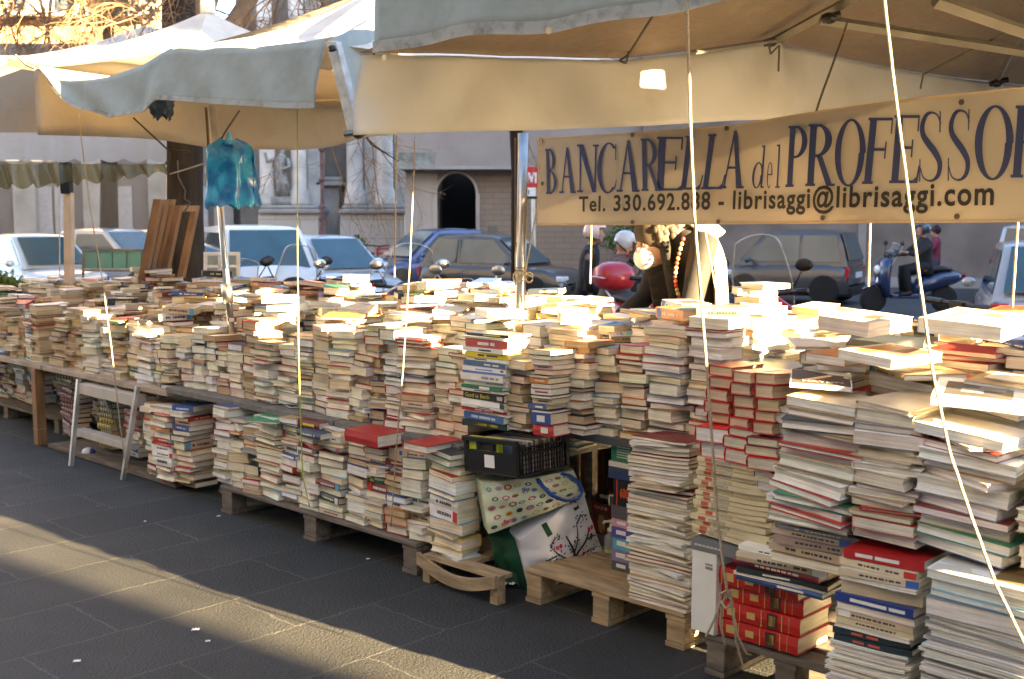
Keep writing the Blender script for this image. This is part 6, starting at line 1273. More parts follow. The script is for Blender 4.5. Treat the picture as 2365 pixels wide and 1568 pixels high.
def scooter(label, loc, rz, col, screen=(.5,.4), case=None, s=1.0, mirrors=True, lean=0, zb=0, seatc=(.02,.02,.02), cat='scooter'):
    t = thing('motor_scooter', label, cat, loc, rz, 'motor scooters behind the stall'); pn = mat('paint_%d_%d_%d' % tuple(int(c*99) for c in col), col, .25, .1, var=.05, coat=.8)
    V = lambda *p: Vector(p)*s
    for x in (-.62, .68):
        b = MB(); Mx = Matrix.Rotation(R(90), 4, 'X'); r_ = .24*s; b.lathe([(r_*.6,-.05),(r_*.93,-.06),(r_,0),(r_*.93,.06),(r_*.6,.05)], V(x,0,.24), 24, Mx); wo = b.build('wheel', M_TYRE, t, local=True, smooth=True)
        b = MB(); b.lathe([(0,-.05),(r_*.58,-.04),(r_*.58,.04),(0,.05)], V(x,0,.24), 12, Mx); b.build('rim', M_RIM, wo, local=True)
    b = MB(); b.loft([(V(-.95,0,.62),.05*s,.05*s),(V(-.8,0,.62),.14*s,.12*s),(V(-.5,0,.58),.19*s,.17*s),(V(-.2,0,.5),.18*s,.17*s),(V(0,0,.4),.14*s,.12*s)], 14); b.build('rear_body', pn, t, local=True, smooth=True)
    b = MB(); b.loft([(V(-.72,0,.76),.1*s,.03*s),(V(-.5,0,.77),.16*s,.06*s),(V(-.2,0,.75),.15*s,.06*s),(V(.02,0,.68),.1*s,.04*s)], 12); b.build('seat', mat('seat_black', seatc, .6), t, local=True, smooth=True)
    b = MB(); b.box(V(.15,0,.3), V(.5,.3,.08)); b.build('footboard', pn, t, local=True, mods=[('bevel', .02)])
    b = MB(); b.loft([(V(.46,0,.28),.19*s,.06*s),(V(.5,0,.45),.22*s,.08*s),(V(.52,0,.7),.24*s,.11*s),(V(.47,0,.9),.2*s,.1*s),(V(.42,0,.98),.1*s,.06*s)], 14, axis='z'); b.build('front_shield', pn, t, local=True, smooth=True)
    b = MB(); b.sphere(V(.62,0,.76), .08*s, 12, 8, (.6,1.3,1)); b.build('headlight', M_HEAD, t, local=True, smooth=True)
    b = MB(); b.loft([(V(.5,0,.47),.06*s,.03*s),(V(.68,0,.52),.08*s,.04*s),(V(.88,0,.42),.06*s,.02*s)], 10); b.build('mudguard', pn, t, local=True, smooth=True)
    b = MB(); b.tube([V(.52,0,.9), V(.68,0,.24)], .03*s, 8); b.build('fork', M_ALU, t, local=True)
    b = MB(); b.tube([V(.3,-.36,1.03), V(.4,-.15,1.0), V(.42,0,.99), V(.4,.15,1.0), V(.3,.36,1.03)], .016*s, 8); b.sphere(V(.42,0,1.0), .085*s, 10, 8, (.8,1.5,.7)); b.tube([V(.3,-.36,1.03), V(.34,-.24,1.02)], .024*s, 8); b.tube([V(.3,.36,1.03), V(.34,.24,1.02)], .024*s, 8); b.build('handlebar', M_BLK, t, local=True, smooth=True)
    if mirrors:
        for y in (-1, 1):
            b = MB(); b.tube([V(.38,y*.22,1.03), V(.34,y*.3,1.17)], .007*s, 6); b.sphere(V(.33,y*.32,1.22), .06*s, 12, 8, (.35,1.15,.8)); b.build('mirror', M_BLK if mirrors == True else M_CHROME, t, local=True, smooth=True)
    if screen:
        h_, w_ = screen; b = MB(); b.grid(lambda u, v: V(.56-.22*v-.35*((u-.5)**2)*1.2, (u-.5)*w_*(1-.25*max(0, v-.55)/.45*abs(u-.5)*2), .84+h_*v*(1-.12*(2*u-1)**2)), 14, 10); b.build('windscreen', M_SCR, t, local=True, smooth=True)
        b = MB(); pr = [V(.56-.22*v-.35*((u-.5)**2)*1.2, (u-.5)*w_*(1-.25*max(0, v-.55)/.45*abs(u-.5)*2), .84+h_*v*(1-.12*(2*u-1)**2)) for u, v in [(0,k/8) for k in range(9)]+[(k/10,1) for k in range(1,10)]+[(1,1-k/8) for k in range(9)]]
        b.tube(pr, .006*s, 6); b.build('screen_edge', mat('screen_edge', (.4,.42,.42), .3), t, local=True, smooth=True)
    if case:
        b = MB(); b.loft([(V(-1.08,0,.98),.1*s,.07*s),(V(-1.0,0,.98),.21*s,.14*s),(V(-.85,0,.99),.235*s,.17*s),(V(-.7,0,.98),.21*s,.15*s),(V(-.62,0,.96),.12*s,.08*s)], 18, pw=2.8); c_o = b.build('top_case', mat('case_%d' % int(case[0]*99), case, .35, coat=.3), t, local=True, smooth=True)
        b = MB(); b.tube([V(-1.05,-.2,.975), V(-.85,-.243,.985), V(-.66,-.2,.975)], .008*s, 6); b.tube([V(-1.05,.2,.975), V(-.85,.243,.985), V(-.66,.2,.975)], .008*s, 6); b.build('trim', M_ALU, c_o, local=True)
        b = MB(); b.tube([V(-.5,-.1,.66), V(-.85,-.1,.83)], .015*s, 6); b.tube([V(-.5,.1,.66), V(-.85,.1,.83)], .015*s, 6); b.build('rack', M_ALU, t, local=True)
    b = MB(); b.box(V(-.97,0,.64), V(.03,.14,.06)); b.build('tail_light', M_RED, t, local=True)
    return t
scooter('grey scooter with black mirrors left of the slim pole group', gp(600,11.6,0), hd_(-.7,.7), (.35,.36,.38), (.4,.36), None)
scooter('scooter with a tall clear windscreen before the silver compact', gp(712,11.4,0), hd_(-.5,.85), (.25,.27,.3), (.55,.44), None)
scooter('dark scooter with chrome mirrors left of the black top case', gp(845,11.0,0), hd_(-.6,.8), (.06,.06,.07), None, None, mirrors=2)
scooter('pale scooter with a wide clear windscreen beside two cords', gp(965,10.6,0), hd_(-.3,.95), (.45,.45,.44), (.58,.5), None, mirrors=2)
scooter('black scooter carrying the larger rounded black top case', gp(1045,10.2,0), hd_(.35,.93), (.02,.02,.022), (.3,.3), (.018,.018,.02), mirrors=2, s=.97)
scooter('black scooter with low top case next to the central pole', gp(1165,9.7,0), hd_(.4,.9), (.03,.03,.03), None, (.015,.015,.017), s=.86, mirrors=False)
scooter('red scooter with windscreen leaning by the two helmeted riders', gp(1495,12.5,0), hd_(.35,-.95), (.42,.02,.03), (.55,.42), (.4,.02,.03), s=1.0)
scooter('red scooter with a very large framed windscreen behind the shawl', gp(1725,8.8,0), hd_(.5,.85), (.5,.015,.02), (.6,.46), None, s=1.06)
mx = scooter('dark blue maxi scooter ridden past the small city car', gp(2105,22,-.15), hd_(-1,-.12), (.015,.03,.09), (.38,.4), None, s=1.1)
scooter('black moped close behind the right piles with bare handlebar', gp(2170,7.4,0), hd_(.5,.85), (.02,.022,.026), None, None, s=.95, mirrors=False)
es = thing('kick_scooter', 'electric kick scooter with a white stem beside the black moped', 'kick scooter', gp(2228,6.6,0), R(20))
b = MB(); b.tube([(0,0,.12),(-.03,0,1.1)], .026, 12); b.build('stem', mat('white_plastic', (.8,.8,.78), .4), es, local=True, smooth=True)
b = MB(); b.tube([(-.03,-.26,1.15),(-.03,.26,1.17)], .015, 8); b.box((-.03,0,1.15), (.05,.1,.06)); b.tube([(-.03,-.26,1.15),(-.03,-.13,1.155)], .021, 8); b.tube([(-.03,.13,1.165),(-.03,.26,1.17)], .021, 8); b.build('handlebar', M_BLK, es, local=True)
b = MB(); b.box((-.45,0,.12), (.8,.15,.04)); b.build('deck', M_BLK, es, local=True)
for x in (.03,-.9): b = MB(); b.lathe([(.06,-.02),(.1,-.02),(.1,.02),(.06,.02)], (x,0,.1), 16, Matrix.Rotation(R(90),4,'X')); b.build('wheel', M_TYRE, es, local=True)
# green hire bicycles and red fence by the church
for x, lab in ((822,'mint green hire bicycle parked at left before the church'), (868,'bright green hire bicycle parked at right before the church')):
    bk = thing('bicycle', lab, 'bicycle', gp(x,31,-.15), R(80), 'hire bicycles by the church'); gm = mat('hire_green', (.03,.45,.15), .4)
    for xx in (-.52,.52): b = MB(); b.lathe([(.31,-.015),(.34,-.015),(.34,.015),(.31,.015)], (xx,0,.34), 24, Matrix.Rotation(R(90),4,'X')); b.build('wheel', M_TYRE, bk, local=True)
    b = MB(); b.tube([(-.52,0,.34),(-.2,0,.35),(.4,0,.7),(.36,0,.95)], .025, 8); b.tube([(-.2,0,.35),(-.28,0,.85)], .025, 8); b.tube([(.4,0,.7),(.52,0,.34)], .025, 8); b.build('frame', gm, bk, local=True)
    b = MB(); b.tube([(.33,-.3,1.08),(.36,0,1.05),(.33,.3,1.08)], .02, 8); b.tube([(.36,0,.95),(.36,0,1.05)], .02, 8); b.build('handlebar', M_BLK, bk, local=True); b = MB(); b.loft([((-.42,0,.87),.08,.03),((-.28,0,.88),.06,.03),((-.14,0,.87),.02,.02)], 8); b.build('saddle', M_BLK, bk, local=True)
rf = thing('railing', 'low red railing before the church pedestal', 'railing', gp(900,30,-.15)); 
for yy in (572,583): b = MB(); rect(b, 868,925,yy,yy+5,30,.04); b.build('rail', mat('red_rail', (.4,.04,.06), .5), rf)
for xx in (872,896,920): b = MB(); b.tube([P(xx,572,30.1), gp(xx,30.1,-.15)], .03, 6); b.build('post', mat('red_rail', (.4,.04,.06), .5), rf)
# metro sign, street lamp
ms = thing('metro_sign', 'red metro sign with a white letter M on a grey post', 'sign', gp(1226,26,-.15))
b = MB(); rect(b, 1212,1243,385,433,26,.12); b.build('red_panel', mat('metro_red', (.55,.02,.03), .4), ms)
b = MB(); rect(b, 1212,1238,433.5,453,26,.12); b.build('white_panel', mat('white_plastic', (.8,.8,.78), .4), ms)
b = MB(); rect(b, 1212,1243,453.5,459,26,.12); b.build('black_strip', M_BLK, ms)
for sx in (0,):
    b = MB(); g2 = lambda x, y: P(x, y, 25.98)
    for k, q in enumerate(([(1215,423),(1219.5,423),(1219.5,398),(1215,398)],[(1235,423),(1239.5,423),(1239.5,398),(1235,398)],[(1219.6,398),(1224,398),(1229,415),(1225.5,423)],[(1234.9,398),(1230.5,398),(1226,415),(1229,423)])): b.add([g2(x,y)+Vector((0,-.001*k,0)) for x, y in q], [(0,1,2,3)])
    b.build('letter', mat('white_plastic', (.8,.8,.78), .4), ms)
b = MB(); b.box(tuple(P(1221,443,25.98)), (.02,.005,.1)); b.build('small_mark', M_BLK, ms)
b = MB(); b.tube([P(1232,459,26.06), gp(1236,26.06,-.15)], .05, 10); b.build('post', M_ALU, ms)
sl_ = thing('street_lamp', 'thin rusty street pole with rings before the church portal', 'street lamp', gp(744,24,-.15))
b = MB(); b.tube([P(742,300,24), gp(746,24,-.15)], .042, 10); 
for yy in (345,415,478,505,540): p_ = P(743,yy,24); b.lathe([(.04,-.06),(.075,0),(.04,.06)], p_, 12)
b.tube([P(745,520,24), gp(746,24,-.15)], .07, 10)
b.build('pole', mat('rusty_paint', (.12,.06,.06), .6, var=.5, vs=6), sl_, smooth=True); b = MB(); b.sphere(P(741,296,24), .15, 12, 8, (.7,.7,1.4)); b.build('lantern', M_BLK, sl_, smooth=True)
# ------------------------------------------------------------------ trees, bush
M_BARK = mat('bark', (.03,.022,.015), .95, var=.6, vs=5, bump=.9, bs=14, stretch=(3,3,.5)); M_TWIG = mat('twig_bark', (.28,.17,.09), .9, var=.3)
def twigs(b, p, d, L_, r_, depth, rn_, droop=.12):
    pts = [p]; n = 5; q = p.copy(); dd = d.normalized()
    for i in range(n):
        dd = (dd + Vector((rn_.uniform(-.25,.25), rn_.uniform(-.25,.25), rn_.uniform(-.25,.2)-droop*.3))).normalized(); q = q + dd*(L_/n); pts.append(q.copy())
    b.tube(pts, [r_*(1-.6*i/n) for i in range(n+1)], 5, cap=False)
    if depth:
        for i in range(1, n+1):
            for k in range(rn_.choice([1,2])):
                s_ = Vector((rn_.uniform(-1,1), rn_.uniform(-1,1), rn_.uniform(-.7,.7))); twigs(b, pts[i], dd*.6+s_*.8, L_*rn_.uniform(.4,.65), r_*.5, depth-1, rn_, droop)
tt_ = random.Random(4)
t1 = thing('tree', 'big bare tree whose dark trunk stands behind the picture frames', 'tree', gp(428,11.2,0))
b = MB(); tp = [gp(430,11.2,0), P(429,640,11.2), P(427,500,11.2), P(425,350,11.2), P(415,150,11.4), P(412,0,11.6), P(405,-200,11.8)]
b.tube(tp, [.24,.19,.175,.18,.17,.16,.13], 18); b.build('trunk', M_BARK, t1, smooth=True)
b = MB(); b.tube([P(418,120,11.5), P(470,20,11.9), P(505,-90,12.3), P(540,-220,12.6)], [.13,.12,.1,.08], 10)
b.tube([P(418,140,11.5), P(540,60,12.4), P(580,-10,12.9), P(640,-140,13.4)], [.12,.11,.09,.06], 10)
for k in range(16):
    x = tt_.uniform(380,760); p_ = P(x, tt_.uniform(-130,40), tt_.uniform(11.5,13.5)); twigs(b, p_, Vector((tt_.uniform(-1,1.4), tt_.uniform(-.5,.5), tt_.uniform(-.5,.6))), tt_.uniform(.8,1.5), .014, 3, tt_)
b.build('crown', M_TWIG, t1, smooth=True)
t2_ = thing('tree', 'bare tree with reddish twigs above the sunlit canopy at top left', 'tree', gp(-140,16,0))
b = MB(); b.tube([gp(-140,16,0), P(-140,300,16), P(-120,60,16), P(-60,-160,16)], [.25,.2,.17,.1], 12); b.build('trunk', M_BARK, t2_, smooth=True)
b = MB()
for (x0,y0,x1,y1) in ((70,-40,25,60),(85,-30,115,115),(120,-30,100,110),(-10,-30,40,110),(150,-40,175,80),(60,-60,-10,90),(200,-60,250,70)):
    b.tube([P(x0,y0,16), P((x0+x1)/2+4,(y0+y1)/2,15.8), P(x1,y1,15.6)], [.03,.022,.01], 6)
    for q in range(3): twigs(b, P((x0+x1)/2,(y0+y1)/2,15.8), Vector((tt_.uniform(-1,1), 0, tt_.uniform(-.6,.3))), .9, .011, 2, tt_)
for k in range(10): twigs(b, P(tt_.uniform(-20,260), tt_.uniform(-60,30), 15.8), Vector((tt_.uniform(-1,1), 0, tt_.uniform(-1,.1))), 1.0, .011, 3, tt_)
b.build('crown', M_TWIG, t2_, smooth=True)
t3_ = thing('tree', 'thin bare branches hanging across the church columns', 'tree', gp(985,13,0))
b = MB(); b.tube([P(760,200,13.4), P(800,250,13.2), P(860,335,13), P(920,372,12.9)], [.05,.03,.012,.006], 7)
b.tube([gp(1196,13.5,0), P(1197,400,13.5), P(1190,260,13.5), P(1150,120,13.4), P(900,60,13.4), P(760,200,13.4)], [.09,.085,.08,.07,.06,.05], 10)
b.build('trunk', M_BARK, t3_, smooth=True)
b = MB()
for (x,y,dx,dz,L_) in ((800,260,.2,-1,.9),(850,320,.6,-.6,.9),(860,330,.3,-1,.9),(760,330,.4,-1,.9),(640,330,-.2,-1,.6),(1210,300,.5,-1,.5)):
    twigs(b, P(x,y,13), Vector((dx,.1*tt_.uniform(-1,1),dz)), L_, .008, 2, tt_, .1)
b.build('crown', M_TWIG, t3_, smooth=True)
def leaves(b, c, rad, n, rn_, s0, cols):
    for k in range(n):
        th, ph, rr_ = rn_.uniform(0,6.28), math.acos(rn_.uniform(-1,1)), rad*rn_.uniform(.3,1)**.5
        p = c + Vector((rr_*math.sin(ph)*math.cos(th), rr_*math.sin(ph)*math.sin(th), rr_*.8*math.cos(ph))); a_ = Vector((rn_.uniform(-1,1),rn_.uniform(-1,1),rn_.uniform(-1,1))).normalized()*s0; e_ = a_.cross(Vector((rn_.uniform(-1,1),rn_.uniform(-1,1),1))).normalized()*s0*.45
        b.add([p-a_, p+e_, p+a_, p-e_], [(0,1,2,3)], rn_.choice(cols))
GRN = [(.06,.11,.025),(.09,.14,.04),(.12,.16,.05),(.04,.08,.02)]
t4_ = thing('tree', 'evergreen tree showing light green between the bare branches', 'tree', gp(250,28,-.15))
b = MB(); b.tube([gp(250,28,-.15), P(250,0,28)], [.25,.12], 10); b.build('trunk', M_BARK, t4_)
b = MB()
for k in range(26): leaves(b, P(tt_.uniform(185,320), tt_.uniform(-140,30), tt_.uniform(27,29)), .55, 120, tt_, .09, GRN)
b.build('crown', M_PAINT, t4_)
bu = thing('flower_bush', 'leafy bush with red flowers behind the helmeted riders', 'bush', gp(1465,17,0))
b = MB(); 
for (x,y) in ((1420,548),(1440,535),(1465,545),(1490,540),(1500,560),(1440,575),(1470,580),(1500,590),(1410,560),(1475,610),(1440,620)): leaves(b, P(x,y,17+tt_.uniform(-.2,.2)), .17, 130, tt_, .035, GRN)
b.build('foliage', M_PAINT, bu); b = MB()
for k in range(26): b.sphere(P(tt_.uniform(1415,1510), tt_.uniform(535,600), 16.75), .03, 6, 4)
b.build('flowers', mat('petal_red', (.45,.01,.03), .6), bu)
b = MB(); b.tube([gp(1465,17,0), P(1465,600,17)], .05, 8); b.build('stem', M_BARK, bu)
hb_ = thing('hedge_bush', 'dark green bush standing before the church pedestal', 'bush', gp(800,29,-.15)); b = MB()
for k in range(8): leaves(b, P(tt_.uniform(790,835), tt_.uniform(558,650), 29), .35, 100, tt_, .07, GRN)
b.build('foliage', M_PAINT, hb_)
gb_ = thing('low_hedge', 'yellow green hedge tops left of the white car', 'bush', gp(10,13,0)); b = MB()
for k in range(14): leaves(b, P(tt_.uniform(-40,50), tt_.uniform(632,680), 12.4), .16, 90, tt_, .04, [(.14,.2,.03),(.1,.14,.03),(.2,.24,.04)])
b.build('foliage', M_PAINT, gb_)
# ------------------------------------------------------------------ people
M_SKIN = mat('skin', (.5,.28,.19), .55, var=.12, vs=12); 
def person(label, loc, rz, top, trousers, s=1.0, lean=0, sitting=False, head_dx=.0, head_dz=0, arms=None, skin=M_SKIN, hair=(.05,.03,.02), helmet=None, headtilt=0, rough=.8):
    t = thing('person', label, 'person', loc, rz); V = lambda *p: Vector(p)*s
    hz = .92 if not sitting else .86; Ly = Matrix.Rotation(lean, 4, 'Y')
    def T(x, y, z): v = Ly @ Vector((x, y, z)); return (v+Vector((0,0,hz)))*s
    hc = T(.03+head_dx, 0, .70-head_dz); Hm = Matrix.Rotation(lean*.6+headtilt, 4, 'Y')
    H = lambda x, y, z: hc + (Hm @ Vector((x, y, z)))*s
    b = MB()
    b.loft([(T(0,0,-.06),.15*s,.1*s),(T(0,0,.06),.155*s,.1*s),(T(0,0,.2),.14*s,.095*s),(T(0,0,.36),.165*s,.11*s),(T(0,0,.46),.17*s,.1*s),(T(.0,0,.52),.12*s,.08*s),(T(.01,0,.56),.06*s,.06*s),(T(.02+head_dx*.7,0,.62-head_dz*.6),.055*s,.055*s)], 16, axis='z')
    b.sphere(hc, .1*s, 18, 14, (.98,.78,1.18), Hm.to_3x3().to_4x4()); b.sphere(H(.045,0,-.06), .062*s, 12, 8, (.9,.85,.9))
    b.loft([(H(.09,0,.03),.012*s,.01*s),(H(.108,0,-.005),.014*s,.012*s),(H(.112,0,-.02),.016*s,.012*s),(H(.095,0,-.03),.014*s,.006*s)], 8, axis='z')
    for y in (-1,1): b.sphere(H(-.005,y*.078,-.005), .03*s, 8, 6, (.6,.3,1))
    arms = arms or {-1:[(.0,-.2,.47),(.02,-.25,.2),(.1,-.22,-.04)], 1:[(.0,.2,.47),(.02,.25,.2),(.1,.22,-.04)]}
    sleeves = MB()
    for sd, (a_, e_, w_) in arms.items():
        A, E, Wp = T(*a_), T(*e_), T(*w_); b.tube([A, A.lerp(E,.5), E, E.lerp(Wp,.4), Wp], [.05*s,.047*s,.04*s,.037*s,.027*s], 10)
        sleeves.tube([T(a_[0],a_[1]*.6,a_[2]+.01), A, A.lerp(E,.5), E, E.lerp(Wp,.4), E.lerp(Wp,.9)], [.07*s,.068*s,.06*s,.054*s,.05*s,.044*s], 12)
        d_ = (Wp-E).normalized(); sdv = d_.cross(Vector((0,0,1))).normalized(); up_ = sdv.cross(d_)
        b.loft([(Wp,.03*s,.02*s),(Wp+d_*.04*s,.042*s,.02*s),(Wp+d_*.09*s,.04*s,.016*s)], 10)
        for k, (o_, ln) in enumerate(((-.03,.06),(-.01,.075),(.01,.072),(.03,.055))):
            f0 = Wp+d_*.085*s+sdv*o_*s; b.tube([f0, f0+d_*ln*.5*s-up_*.008*s, f0+d_*ln*s*.85-up_*.03*s], [.009*s,.0085*s,.007*s], 6)
        f0 = Wp+d_*.03*s+sdv*.035*s; b.tube([f0, f0+d_*.025*s+sdv*.02*s, f0+d_*.05*s+sdv*.022*s], [.011*s,.01*s,.008*s], 6)
    legs = {y: ([(0,y*.09,0),(.42,y*.12,-.02),(.38,y*.12,-.46)] if sitting else [(0,y*.09,0),(.02,y*.1,-.45),(0,y*.1,-.86)]) for y in (-1,1)}; tr = MB()
    for y, (a_, k_, f_) in legs.items():
        if sitting: A, K_, F_ = (Vector((a_[0],a_[1],a_[2]+hz)))*s, Vector((k_[0],k_[1],k_[2]+hz))*s, Vector((f_[0],f_[1],f_[2]+hz))*s
        else: A, K_, F_ = [Vector((q[0],q[1],q[2]+hz))*s for q in (a_,k_,f_)]
        b.tube([A, A.lerp(K_,.5), K_, K_.lerp(F_,.35), F_], [.085*s,.075*s,.055*s,.055*s,.038*s], 10); tr.tube([A+Vector((0,0,.04))*s, A.lerp(K_,.5), K_, K_.lerp(F_,.35), F_+Vector((0,0,.03))], [.1*s,.092*s,.072*s,.07*s,.06*s], 12)
        sh = MB(); sh.loft([(F_+Vector((-.07,0,-.015))*s,.035*s,.03*s),(F_+Vector((0,0,-.01))*s,.045*s,.05*s),(F_+Vector((.1,0,-.025))*s,.045*s,.032*s),(F_+Vector((.18,0,-.035))*s,.03*s,.02*s)], 10); sh.build('shoe', M_BLK, t, local=True, smooth=True)
    o_ = b.build('body', skin, t, local=True, smooth=True); m = o_.modifiers.new('remesh', 'REMESH'); m.mode = 'VOXEL'; m.voxel_size = .009*s; m.use_smooth_shade = True; MWo = o_
    tr.build('trousers', mat('cloth_%d_%d' % (int(trousers[0]*99), int(trousers[2]*99)), trousers, .85), t, local=True, smooth=True)
    tm = mat('top_%d_%d_%d' % tuple(int(c*99) for c in top), top, rough, var=.25, vs=9, bump=.3, bs=18)
    sleeves.loft([(T(0,0,-.12),.185*s,.13*s),(T(0,0,.06),.175*s,.125*s),(T(0,0,.2),.165*s,.12*s),(T(0,0,.38),.195*s,.13*s),(T(0,0,.48),.2*s,.115*s),(T(.0,0,.54),.13*s,.09*s),(T(.01,0,.575),.075*s,.07*s)], 18, axis='z'); sleeves.build('jacket', tm, t, local=True, smooth=True)
    fe = MB()
    for y in (-1,1): fe.sphere(H(.088,y*.033,.018), .011*s, 8, 6)
    if not helmet: fe.build('eyes', mat('eye_dark', (.03,.02,.015), .2), t, local=True, smooth=True)
    if helmet:
        b = MB(); n_, m_ = 22, 14; vs = []; fs = []
        for i in range(m_+1):
            ph = math.pi*.70*i/m_
            for k in range(n_): th = 2*math.pi*k/n_; r_ = .142; vs.append(H(r_*1.08*math.sin(ph)*math.cos(th)-.005, r_*.93*math.sin(ph)*math.sin(th), .03+r_*math.cos(ph)))
        for i in range(m_):
            for k in range(n_):
                th = 2*math.pi*(k+.5)/n_; ph = math.pi*.7*(i+.5)/m_
                if math.cos(th) > .45 and ph > 1.15: continue
                fs.append((i*n_+k, (i+1)*n_+k, (i+1)*n_+(k+1)%n_, i*n_+(k+1)%n_))
        b.add(vs, fs); b.build('helmet', mat('helmet_%d_%d' % (int(helmet[0]*99), int(helmet[1]*99)), helmet, .2, coat=.8, var=.05), t, local=True, smooth=True, mods=[('solid', .012)])
        b = MB(); b.tube([H(-.14,0,-.03), H(-.1,.12,-.04), H(.02,.14,-.05), H(.07,.1,-.06)], .008*s, 6); b.tube([H(-.14,0,-.03), H(-.1,-.12,-.04), H(.02,-.14,-.05), H(.07,-.1,-.06)], .008*s, 6); b.build('helmet_rim', M_BLK, t, local=True)
    else:
        b = MB(); b.sphere(H(-.02,0,.035), .112*s, 18, 12, (1.02,.86,1.08), Hm.to_3x3().to_4x4())
        for k in range(60):
            th, ph = RND.uniform(1.2,5.1), RND.uniform(.1,1.9); b.sphere(H(-.02+.112*math.sin(ph)*math.cos(th), .098*math.sin(ph)*math.sin(th), .035+.12*math.cos(ph)), .022*s, 6, 4)
        b.build('hair', mat('hair_%d' % int(hair[0]*99), hair, .7, var=.5, vs=20), t, local=True, smooth=True)
    return t, T, H
pr, T, H = person('person leaning over books in white mask, dark scarf, bead strap and pale shawl', gp(1630,6.45,0), R(198), (.022,.02,.017), (.03,.03,.035), 1.12, lean=R(15), head_dx=.12, head_dz=.2, hair=(.05,.035,.02), headtilt=R(14), arms={-1:[(.0,-.2,.45),(.16,-.26,.2),(.36,-.2,.14)], 1:[(.0,.2,.45),(.16,.26,.2),(.38,.16,.12)]})
b = MB(); b.sphere(H(.088,0,-.052), .074, 14, 10, (.8,1.0,.9)); b.build('face_mask', mat('mask_white', (.8,.8,.8), .7), pr, local=True, smooth=True)
b = MB(); rs_ = random.Random(3)
for k in range(5):
    rz_ = .088+.009*k; b.tube([T(.02+rz_*math.cos(a_)*.95, rz_*1.1*math.sin(a_), .49+.022*k+.012*math.sin(a_*3+k)) for a_ in [i*math.pi/9 for i in range(19)]], .022, 8)
b.build('scarf', mat('knit_scarf', (.22,.21,.18), .9, var=.6, vs=40, bump=.5, bs=60, col2=(.03,.027,.024)), pr, local=True, smooth=True)
b = MB(); b.grid(lambda u, v: T(.135+.03*math.sin(u*9)+.02*v, -.17+.3*u, .50-.6*v), 14, 16); b.build('scarf_front', mat('dark_fringe', (.015,.012,.008), .9, var=.8, vs=30, bump=.8, bs=50), pr, local=True, smooth=True, mods=[('solid', .03)])
b = MB(); b.grid(lambda u, v: T(-.02-(.06+.105*min(1,v*5)**.5+.03*v)*math.sin(math.pi*(u*.9+.05))*(1+.1*v*math.sin(u*26)) + .21*v, (.15+.085*min(1,v*5)**.5+.02*v)*math.cos(math.pi*(u*.9+.05))*(1+.04*v*math.sin(u*31)), .55-.06*abs(math.cos(math.pi*(u*.9+.05)))*(1-v)-.95*v), 60, 14); b.build('shawl', mat('shawl_cream', (.36,.33,.27), .85, var=.2, vs=8, bump=.2, bs=20), pr, local=True, smooth=True, mods=[('solid', .02)])
b = MB(); b.grid(lambda u, v: T(-.02-.17*math.sin(math.pi*(u*.98+.01))+.06*v, .215*math.cos(math.pi*(u*.98+.01))*(1-.3*v), .46+.1*v), 40, 6); b.build('shawl_collar', mat('shawl_cream', (.55,.52,.44), .85), pr, local=True, smooth=True, mods=[('solid', .015)])
for sg in (1,):
    b = MB(); bc = [(.6,.04,.03),(.7,.4,.1),(.65,.6,.4),(.5,.05,.04),(.7,.25,.08)]
    for k in range(26): 
        f_ = k/25; b.sphere(T(.1-.02*f_+.02*math.sin(f_*5)+.08*math.sin(f_*3), .20-.03*f_, .50-.52*f_), .0115, 8, 6, col=bc[k % 5])
    b.build('bead_strap', M_PAINT, pr, local=True, smooth=True)
person('seated rider in black coat wearing a pale pink helmet', gp(1352,14.6,-.1), R(-10), (.015,.015,.017), (.03,.03,.04), 1.0, lean=R(8), sitting=True, helmet=(.68,.5,.44))
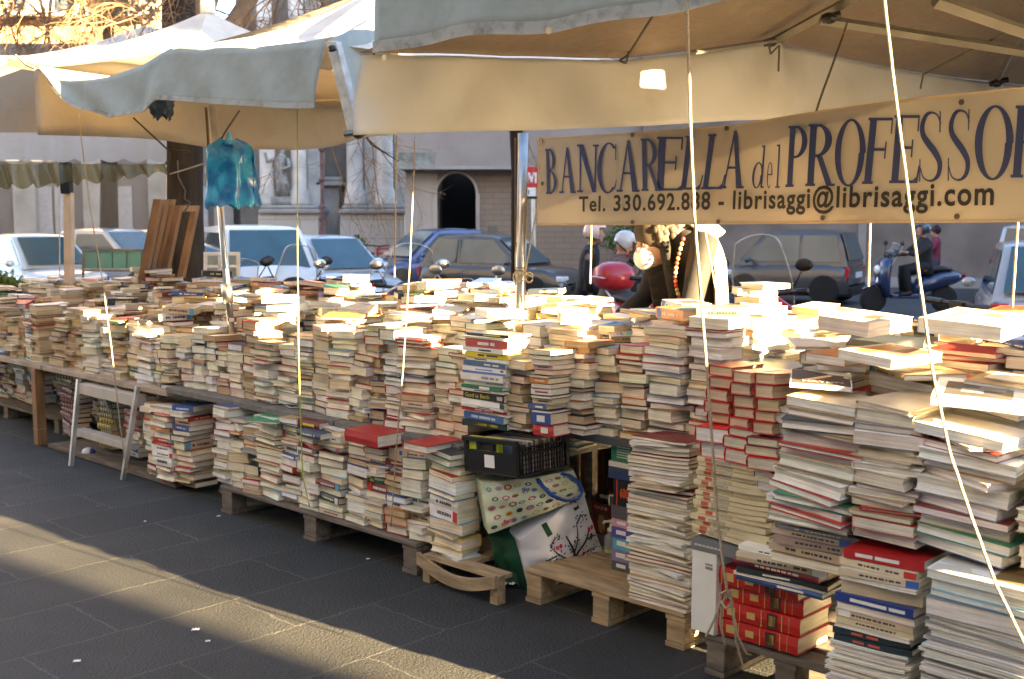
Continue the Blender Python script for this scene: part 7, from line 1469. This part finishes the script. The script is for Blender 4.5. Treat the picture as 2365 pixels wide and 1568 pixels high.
person('rider in brown padded jacket bowing a silver helmet over the red scooter', gp(1402,14.2,-.16), R(-5), (.12,.08,.07), (.03,.03,.03), .98, lean=R(16), sitting=True, helmet=(.5,.52,.54), headtilt=R(28), arms={-1:[(.0,-.2,.45),(.2,-.24,.3),(.26,-.1,.5)], 1:[(.0,.2,.45),(.2,.24,.28),(.42,.16,.35)]})
person('rider in black with a dark helmet on the blue maxi scooter', gp(2138,22,-.16), hd_(-1,-.12), (.015,.018,.022), (.015,.018,.022), 1.02, lean=R(5), sitting=True, helmet=(.03,.05,.08), arms={-1:[(.0,-.2,.45),(.26,-.27,.28),(.5,-.3,.34)], 1:[(.0,.2,.45),(.26,.27,.28),(.5,.3,.34)]})
person('pedestrian in a maroon coat walking behind the maxi scooter rider', gp(2160,26,-.1), R(160), (.2,.03,.06), (.05,.05,.06), .9, hair=(.04,.02,.02), arms={-1:[(.0,-.2,.45),(.1,-.3,.22),(.2,-.12,.36)], 1:[(.0,.2,.45),(.1,.3,.22),(.2,.1,.32)]})
# lettering on two recognisable book covers
for i, b_ in enumerate(BOOKS):
    if i not in COVER_OF: continue
    fn_ = None
    if b_['sid'] == ('colour',0,0) and b_['rank'] == 6: txt_, c_ = 'God is Back', (.45,.42,.04); fn_ = lambda u, v: Vector((-b_['w']/2-.0012, b_['l']*(.45-.62*u), b_['h']*(.25+.5*v)))
    if b_['sid'] == ('loose',0,1900): txt_, c_ = 'HAYDN', (.6,.55,.48); fn_ = lambda u, v: Vector(((-.3+.66*u)*b_['w'], (-.36+.1*v)*b_['l'], b_['h']+.0016))
    if fn_:
        vs, fs = textmesh(txt_, 1, .02); x0 = min(v.x for v in vs); x1 = max(v.x for v in vs); q = MB(); q.add([fn_((v.x-x0)/(x1-x0), v.y/.73) for v in vs], fs, c_)
        me_ = bpy.data.meshes.new('lettering'); me_.from_pydata(q.v, [], q.f); me_.materials.append(M_PAINT); colour_attr(me_, [x for f in q.f for x in ([c_[0],c_[1],c_[2],1]*len(f))])
        o_ = bpy.data.objects.new('lettering', me_); COL.objects.link(o_); o_.parent = COVER_OF[i]
